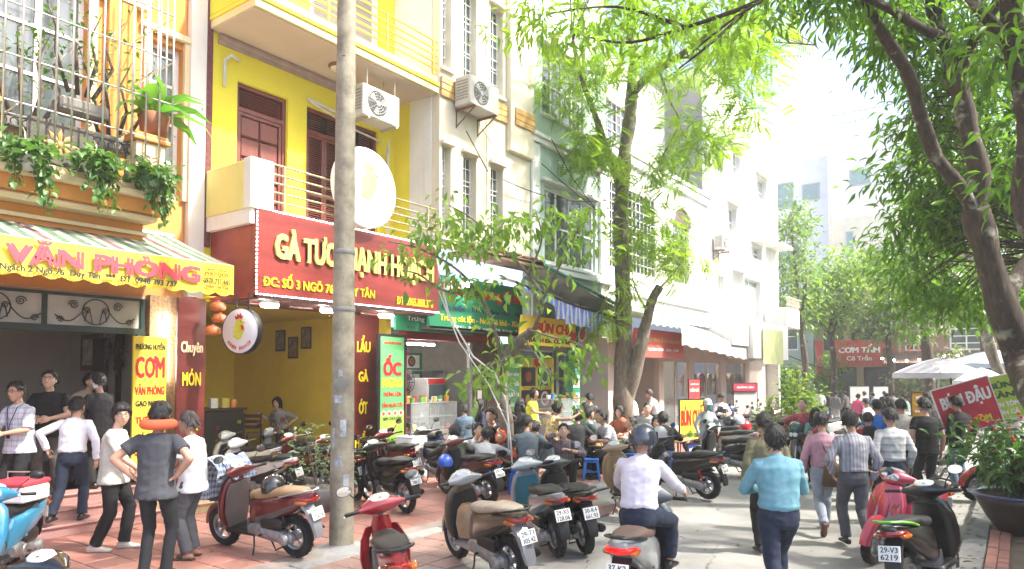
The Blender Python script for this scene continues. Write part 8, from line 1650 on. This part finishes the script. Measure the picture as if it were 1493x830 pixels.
@acc
def vest(q, root, HM, m): b = MB(); b.rings(q['ringset']([(.0, .185, .142), (.1, .178, .138), (.32, .19, .142), (.41, .185, .135), (.455, .12, .105)]), True); b.build('vest', m, root, True)
@acc
def phone(q, root, HM): w_ = q['A'][1][2]; part('phone', BLK, root, lambda b: b.box(-.036, .036, -.075, .075, -.004, .004, .003, T(w_+V((-.02, .09, .035))) @ RX(.6)))
@acc
def collar_tab(q, root, HM): pass
def who(px, hpy, d, base=0.):
    p = P3(px, hpy, d); return (p.x, p.y, base), p.z-base
def W(px, hpy, d, label, shirt, tr, face_=0., base=0., sit=False, h=None, **kw):
    """stand (or seat) a person under the head-top pixel at depth d; face_ is the turn from facing straight away from the camera (degrees, + = left)"""
    loc, hh = who(px, hpy, d, base); rz = YAW+math.radians(face_)
    if sit: kw.setdefault('pose', 'sit'); kw.setdefault('hunch', .16); kw.setdefault('lean', .12); h = (h or 1.66)*1.05; k = h/1.70; top = hh; kw.setdefault('hip', (0, 0, min(.62, max(.36, top/k-.80)))); z = kw['hip'][2]; kw.setdefault('legs', (((-.15, .36, .075), .2, (-.25, 1, 1)), ((.15, .36, .075), -.2, (.25, 1, 1))))
    else: h = h or hh
    person(loc, rz, label, h=h, shirt=shirt, trouser=tr, lod=1 if d < 11 else 2 if d < 19 else 3, **kw)
DOWN = ((-.24, .03, .82), (.24, .03, .82)); FRONT = (((-.10, .33, 1.05), (-1, -.6, -.5)), ((.10, .33, 1.05), (1, -.6, -.5))); FR1 = (((-.13, .30, 1.10), (-1, -.6, -.5)), None); FR2 = (None, ((.12, .32, 1.12), (1, -.6, -.5)))
EAT = (((-.15, .40, .72), (-1, -.4, -.3)), ((.14, .38, .74), (1, -.4, -.3))); CHIN = (((-.12, .36, .70), (-1, -.4, -.3)), ((.03, .24, .98), (1, -.2, -.8)))
# group at the left
W(32, 557, 9.15, 'man in a white checked shirt with glasses and a dark lanyard on the steps', PLAIDW, BLACKT, 165, .30, sleeve='elbow', tuck=False, arms=FRONT, acc=('glasses', 'lanyard'), group=None, slim=1.05, head=(.1, -.05, 0))
W(75, 541, 9.75, 'man in a black polo shirt with glasses looking down in the doorway', BLACKT, cloth('khaki_grey', (.12, .11, .10)), 195, .45, sleeve='short', tuck=False, arms=FRONT, acc=('glasses',), head=(0, -.35, 0), skin=1, bulk=1.08)
W(114, 549, 10.3, 'masked man in a beige shirt bending forward inside the doorway', cloth('tan_shirt', (.33, .28, .21)), BLACKT, -110, .45, sleeve='long', lean=.25, hunch=.15, arms=EAT, acc=('mask',), head=(0, -.3, 0), h=1.72)
W(148, 544, 10.2, 'man in a dark grey T-shirt seen from the side in the doorway', GREYT, BLACKT, 70, .45, sleeve='short', tuck=False, arms=FRONT, collar=False, head=(0, -.1, 0))
W(107, 587, 9.3, 'man in a white shirt and navy trousers climbing the steps with his back turned', WSHIRT, NAVY, 8, .15, lean=.10, head=(-.15, -.15, 0), pose='stand', legs=(((-.10, -.34, .13), .1, (0, 1, 0)), ((.10, .10, .075), 0, (0, 1, 0))), arms=(((-.32, .0, .98), (-1, -.9, .2)), ((.30, .02, .84), (1, -.8, 0))), h=1.64, sleeve='long')
W(168, 583, 8.4, 'young man in a beige T-shirt and white slippers turning to the camera', BEIGET, BLACKT, -80, 0, sleeve='elbow', tuck=False, collar=False, hair='bowl', acc=('glasses',), head=(-1.05, 0, .05), arms=(((-.22, .12, .90), (-1, -.8, 0)), ((.12, .34, .92), (1, -.6, -.5))), shoe=WSHOE, sandal=False, skin=1, h=1.74, slim=1.05, legs=(((-.08, .10, .075), 0, (0, 1, 0)), ((.08, -.16, .075), 0, (0, 1, 0))))
W(230, 583, 7.25, 'man in a grey T-shirt with an orange neck pillow and hands on his hips', cloth('slate_tee', (.055, .057, .066)), JEANB, 3, 0, sleeve='short', tuck=False, collar=False, arms=(((-.20, -.04, .98), (-1, -.55, .1)), ((.20, -.04, .98), (1, -.55, .1))), acc=('neck_pillow',), slim=.80, h=1.80, hd=((( .75, .5, -.35), (0, .2, -1)), ((-.75, .5, -.35), (0, .2, -1))), sandal=True, shoe=SANDB, hems=(.04, .04), bulk=.98)
W(283, 601, 8.05, 'older man in a white short sleeved shirt and brown sandals facing left', cloth('bright_white', (.70, .70, .70)), GREYTR, 84, 0, sleeve='short', tuck=False, hairm=HAIRG, arms=(((-.10, .32, .98), (-1, -.5, -.5)), ((.10, .34, .95), (1, -.5, -.5))), sandal=True, shoe=SANDB, skin=2, head=(.1, -.1, 0), slim=1.1)
W(412, 579, 15.9, 'woman in a black and white patterned shirt sitting inside the yellow shop', ZIG, BLACKT, 165, .30, sit=True, h=1.58, fem=True, hair='pony', sleeve='elbow', tuck=False, arms=(((-.26, .18, .66), (-1, -.5, 0)), ((.42, .22, .88), (.6, -.6, -.8))), skin=1, hip=(0, 0, .52), bulk=1.06)
# street eatery
G_ = 'people eating at the low tables'
W(664, 618, 12.2, 'man in an army green jacket eating with his back turned', GREENC, BLACKT, 8, sit=True, arms=EAT, head=(0, -.45, 0), group=G_)
W(678, 590, 14.2, 'person in a denim jacket standing at the dessert shop counter', DENIM, JEAN, 15, .10, tuck=False, head=(0, -.2, 0), arms=FRONT, group=G_)
W(706, 622, 12.3, 'person in a light grey sweater eating with back turned', LGREY, JEAN, -12, sit=True, arms=EAT, head=(0, -.4, 0), collar=False, group=G_)
W(722, 603, 13.4, 'man in black resting his hand on his mouth facing the camera', BLACKT, BLACKT, 160, sit=True, h=1.76, arms=CHIN, skin=1, collar=False, sleeve='short', group=G_, hip=(0, 0, .56))
W(738, 578, 15.0, 'woman in a dark top wearing a white face mask behind the wrapped trunk', BLACKT, BLACKT, 175, fem=True, hair='long', acc=('mask',), arms=FRONT, group=G_, h=1.6)
W(703, 588, 14.6, 'woman with a face mask and long hair looking at her phone', cloth('dark_blue_top', (.02, .025, .05)), BLACKT, 120, fem=True, hair='longdown', acc=(('mask', (.35, .55, .6)),), arms=FRONT, head=(0, -.3, 0), group=G_, h=1.56)
W(757, 583, 14.4, 'woman with long dark hair and a black jacket seen from behind', BLACKT, BLACKT, -20, fem=True, hair='longdown', h=1.58, group=G_)
W(775, 560, 16.3, 'woman in a neon yellow green top serving at the noodle counter', NEON, BLACKT, -115, .1, fem=True, hair='bun', sleeve='short', tuck=False, collar=False, arms=(((-.2, .1, .9), (-1, -.5, 0)), ((.15, .42, 1.12), (1, -.5, -.5))), head=(-.2, -.1, 0), h=1.66)
W(738, 650, 13.0, 'person in an orange hood bending over the table behind the trunk', cloth('orange_hood', (.55, .10, .03)), BLACKT, 150, sit=True, head=(0, -.6, 0), arms=EAT, hairm=cloth('orange_hood', (.55, .10, .03)), hair='long', group=G_, h=1.5)
W(770, 615, 12.6, 'man in a blue grey jacket sitting with his head turned right', BLUEGR, JEAN, 5, sit=True, arms=EAT, head=(-1.0, 0, 0), group=G_, hip=(0, 0, .46), h=1.74, tuck=False)
W(803, 592, 13.6, 'woman in a floral sleeveless dress raising her right arm', FLOR, cloth('floral_skirt', (.10, .12, .16), .5), -75, fem=True, hair='bun', sleeve='none', tuck=False, collar=False, acc=('glasses',), arms=(((-.2, .15, .75), (-1, -.5, 0)), ((.25, .55, 1.45), (1, -.3, -.6))), skirt=True, h=1.56, lean=.15, head=(-.1, 0, 0))
W(823, 617, 12.9, 'man in a dark checked shirt holding his hand to his face', PLAIDD, BLACKT, 172, sit=True, arms=CHIN, head=(0, -.45, 0), sleeve='rolled', skin=1, group=G_, h=1.7)
W(838, 612, 14.0, 'person in a charcoal hooded jacket beside the dark checked shirt', GREYT, BLACKT, -25, sit=True, arms=EAT, head=(0, -.35, 0), group=G_, h=1.72, hip=(0, 0, .52))
W(846, 605, 14.6, 'man in a dark green sweater reaching over the table', DGREEN, BLACKT, -60, sit=True, arms=EAT, head=(0, -.3, 0), group=G_, h=1.72, hip=(0, 0, .54))
W(858, 604, 15.4, 'man in white behind the dark green sweater', WSHIRT, BLACKT, 10, sit=True, group=G_, h=1.7, hip=(0, 0, .6), arms=EAT)
W(862, 574, 17.0, 'man in a white T-shirt standing at the noodle counter', cloth('white_tee', (.62, .62, .62)), GREYTR, 40, sleeve='short', tuck=False, collar=False, arms=FRONT)
W(891, 608, 14.2, 'man in a grey checked shirt eating at the table by the forked tree', PLAIDG, BLACKT, 105, sit=True, sleeve='elbow', arms=EAT, head=(.0, -.3, 0), group=G_, h=1.72, hip=(0, 0, .5))
W(876, 606, 15.5, 'person half hidden behind the grey checked shirt', WSHIRT, BLACKT, 120, sit=True, arms=EAT, group=G_, hip=(0, 0, .58))
W(943, 601, 16.2, 'smiling man in a grey T-shirt facing the camera beside the forked tree', LGREY, GREYTR, 172, sit=True, sleeve='short', collar=False, skin=1, arms=EAT, group=G_, h=1.72, hip=(0, 0, .58), hair='crop')
W(934, 620, 15.0, 'person in a white top with head bowed over a bowl', WSHIRT, BLACKT, 95, sit=True, head=(0, -.6, 0), arms=EAT, group=G_)
W(970, 608, 14.2, 'person in a black jacket on a blue stool with back turned', BLACKT, JEAN, 0, sit=True, arms=EAT, head=(0, -.5, 0), group=G_, h=1.72, hip=(0, 0, .47))
W(792, 630, 13.9, 'person in a navy shirt bent over a bowl left of the floral dress', cloth('mid_navy', (.03, .05, .10)), BLACKT, 60, sit=True, head=(0, -.5, 0), arms=EAT, group=G_)
W(908, 604, 16.0, 'woman in a rust red top beside the grey checked shirt', cloth('rust', (.30, .10, .05)), BLACKT, 150, sit=True, fem=True, hair='bun', arms=EAT, group=G_, skin=1, hip=(0, 0, .56))
W(690, 615, 13.4, 'man in a white T-shirt between the denim jacket and the wrapped trunk', cloth('white_tee', (.62, .62, .62)), JEAN, -150, sit=True, sleeve='short', collar=False, arms=EAT, head=(0, -.3, 0), group=G_, skin=1)
W(958, 618, 15.6, 'woman in a mustard blouse facing the black jacket across the table', cloth('mustard', (.42, .26, .05)), BLACKT, 165, sit=True, fem=True, hair='pony', arms=EAT, group=G_)
W(925, 576, 21.5, 'man in a white shirt seated inside the open eatery', WSHIRT, BLACKT, 60, .1, sit=True, h=1.72, hip=(0, 0, .62), arms=EAT); W(957, 574, 21.8, 'second man in a white shirt seated inside the open eatery on the right', WSHIRT, BLACKT, 75, .1, sit=True, h=1.72, hip=(0, 0, .64), arms=EAT, hairm=HAIRG)
W(1029, 588, 15.2, 'woman in a pale grey sun jacket with a cap and a blue face mask', SAGE, cloth('pale_trouser', (.42, .44, .42)), 195, fem=True, tuck=False, acc=(('cap', (.65, .65, .62)), ('mask', (.05, .35, .40))), arms=(((-.15, .3, .95), (-1, -.5, -.4)), ((.25, .12, .85), (1, -.5, 0))), skirt=False, h=1.55)
W(1050, 574, 20, 'man in a dark vest over a white shirt wearing a black cap', WSHIRT, LJEAN, 190, acc=(('vest', BLACKT), ('cap', (.03, .03, .03))), arms=FRONT); W(1026, 580, 21, 'person in a dark cap behind the woman in the sun jacket', BLACKT, BLACKT, 170, acc=(('cap', (.04, .04, .04)),)); W(1072, 572, 25, 'shop assistant in a pink top at the far clothes shop', cloth('pale_pink', (.55, .40, .38)), BLACKT, 100, fem=True, hair='long', arms=FRONT)
# riders and walkers
loc = ridden.location; person((loc.x, loc.y, 0), math.radians(102)-PI/2, 'man in a lilac shirt and dark helmet riding the silver scooter', h=1.61, shirt=LILAC, trouser=NAVY, pose='ride', hip=(0, -.22, .93), arms=(((-.31, .30, 1.08), (-.5, -.5, -.9)), ((.31, .30, 1.08), (.5, -.5, -.9))), legs=(((-.19, .24, .40), .1, (-.5, 1, .7)), ((.19, .24, .40), -.1, (.5, 1, .7))), lean=.14, hunch=.08, acc=(('helmet', (.03, .035, .05)),), sleeve='long', hcurl=(.9, .9), hems=(.10, .10), lod=1)
loc = redbike.location; person((loc.x, loc.y, 0), math.radians(262)-PI/2, 'man in a red checked shirt sitting on a motorbike and looking down', h=1.66, shirt=PLAIDR, trouser=BLACKT, pose='ride', hip=(0, -.22, .88), arms=(((-.30, .26, 1.04), (-1, -.4, .3)), ((.30, .26, 1.04), (1, -.4, .3))), legs=(((-.26, .12, .10), .1, (-.5, 1, .7)), ((.22, .22, .36), -.1, (.5, 1, .7))), head=(0, -.5, 0), lean=.10, hunch=.14, hair='crop', skin=1, tuck=False, shoe=WSHOE, lod=2, hcurl=(.9, .9), bulk=1.08)
W(1134, 627, 6.3, 'man in a teal striped shirt and navy trousers looking down at his hands', TEAL, NAVY, -2, arms=FRONT, head=(0, -.55, 0), hunch=.10, acc=('phone',), h=1.66, pose='walkr', bulk=1.06)
W(1117, 603, 8.3, 'man in an olive shirt walking ahead of the teal shirt', OLIVE, BLACKT, 0, head=(0, -.1, 0), bulk=1.05)
W(1199, 601, 9.4, 'man in a pink shirt with a brown shoulder bag', PINKS, LJEAN, -12, pose='walkr', acc=('shoulder_bag', 'glasses'), shoe=BRSHOE, head=(-.7, 0, 0), hip=(0, 0, .88))
W(1243, 597, 8.65, 'man in a grey striped shirt and grey trousers walking away', GREYS, GREYTR, -3, pose='walkr', head=(-.6, -.2, 0), arms=((( -.22, .1, .88), (-1, -.8, 0)), ((.24, .02, .82), (1, -.8, 0))), legs=(((-.08, .06, .078), 0, (0, 1, 0)), ((.08, -.28, .12), 0, (0, 1, -.2))))
W(1300, 594, 9.9, 'man in a pale grey banded shirt and navy trousers', STRW, NAVY, -5, pose='walkl', head=(.2, 0, 0), arms=DOWN)
W(1281, 582, 13.0, 'man in a royal blue polo shirt walking away', ROYAL, NAVY, 0, sleeve='short', tuck=False, pose='walkl', arms=FR1); W(1316, 583, 12.6, 'man in a cream shirt behind the banded shirt', CREAM, BLACKT, 0, tuck=False)
W(1350, 583, 11.5, 'man in a black T-shirt with a line of orange print', BLACKT, JEANB, -4, sleeve='short', tuck=False, collar=False, head=(.1, 0, 0), arms=DOWN, h=1.70); W(1357, 573, 15, 'man in a dark jacket with a black shoulder bag near the menu board', GREYT, BLACKT, 40, head=(.4, 0, 0)); W(1398, 578, 12.6, 'person in dark clothes and blue jeans behind the potted shrub', BLACKT, JEAN, 10, tuck=False)
W(1187, 595, 13.2, 'long haired woman in a turquoise top and glasses facing the camera', TURQ, BLACKT, 178, fem=True, hair='longdown', acc=('glasses',), tuck=False, arms=FRONT, skin=1); W(1266, 608, 11.6, 'person in a dark red jacket with a black backpack', cloth('dark_red', (.28, .015, .02)), BLACKT, -20, acc=(('backpack', BLACKT),), h=1.45, hair='short'); W(1477, 568, 14.5, 'woman in a pale pink blouse under the trees at the right', cloth('pale_blouse', (.6, .5, .5)), BLACKT, 170, fem=True, hair='pony', acc=(('cap', (.5, .1, .15)),), tuck=False)
FC = [(1196, 569, 33, WSHIRT, 'white shirt at the far left of the crowd'), (1208, 571, 33, GREYT, 'dark grey shirt beside the far white shirt'), (1218, 571, 30, cloth('mid_grey', (.2, .2, .22)), 'grey T-shirt and shorts walking towards the restaurant'), (1233, 570, 31, cloth('black_white', (.12, .12, .13)), 'black vest and pale trousers in the crowd'), (1250, 574, 26, PINKB, 'hot pink shirt in the crowd'), (1262, 571, 30, WSHIRT, 'white shirt before the white menu boards'), (1274, 572, 28, cloth('sky_blue', (.15, .35, .6)), 'sky blue shirt in the crowd'), (1289, 570, 31, NAVY, 'navy shirt at the canopy entrance'), (1303, 571, 28, WSHIRT, 'white shirt in front of the shrub'), (1266, 580, 18, WSHIRT, 'white shirt just ahead of the royal blue polo'), (1300, 578, 17, BLACKT, 'black top and long hair ahead of the cream shirt'), (1321, 574, 22, cloth('mint', (.3, .42, .36)), 'mint green shirt left of the menu board'), (1294, 573, 24, GREYT, 'charcoal shirt in the middle of the crowd'), (1282, 570, 34, CREAM, 'cream shirt far back in the crowd'), (1243, 569, 36, WSHIRT, 'white shirt by the restaurant door'), (1334, 571, 26, WSHIRT, 'white shirt under the parasol edge')]
for k, (px_, hp_, d, m, lb) in enumerate(FC): W(px_, hp_, d, 'person in a '+lb, m, (BLACKT, JEAN, cloth('pale_trouser', (.42, .44, .42)), NAVY)[k % 4], rnd.uniform(-60, 60), pose=('walkl', 'walkr', 'stand')[k % 3], sleeve=('long', 'short')[k % 2], tuck=False, fem=k == 10, hair='longdown' if k == 10 else 'short', group='people in the crowd at the street end')
for k, (px_, d) in enumerate(((1252, 33), (1283, 33))): stand_board('white menu easel at the restaurant entrance, %s of two' % ('left', 'right')[k], 'sign', px_, d, 1.1, .9-.2*k, .8, M('easel_white', (.6, .6, .58), .5, .1, 3), face, 0, [], True)
for q in PQ: start_person(q)
dg_ = bpy.context.evaluated_depsgraph_get()
for q in PQ: end_person(q, dg_)
finish_text()
# ---------------------------------------------------------------- haze
m = bpy.data.materials.new('haze_air'); m.use_nodes = True; nn = m.node_tree.nodes; nn.remove(nn['Principled BSDF']); pvv = nn.new('ShaderNodeVolumePrincipled'); pvv.inputs['Color'].default_value = (.92, .95, .97, 1); pvv.inputs['Density'].default_value = .0016; pvv.inputs['Anisotropy'].default_value = .35
m.node_tree.links.new(pvv.outputs[0], nn['Material Output'].inputs['Volume'])
b = MB(); b.box(-60, 60, -40, 130, -1.2, 36); b.build('haze', m, None, kind='stuff')
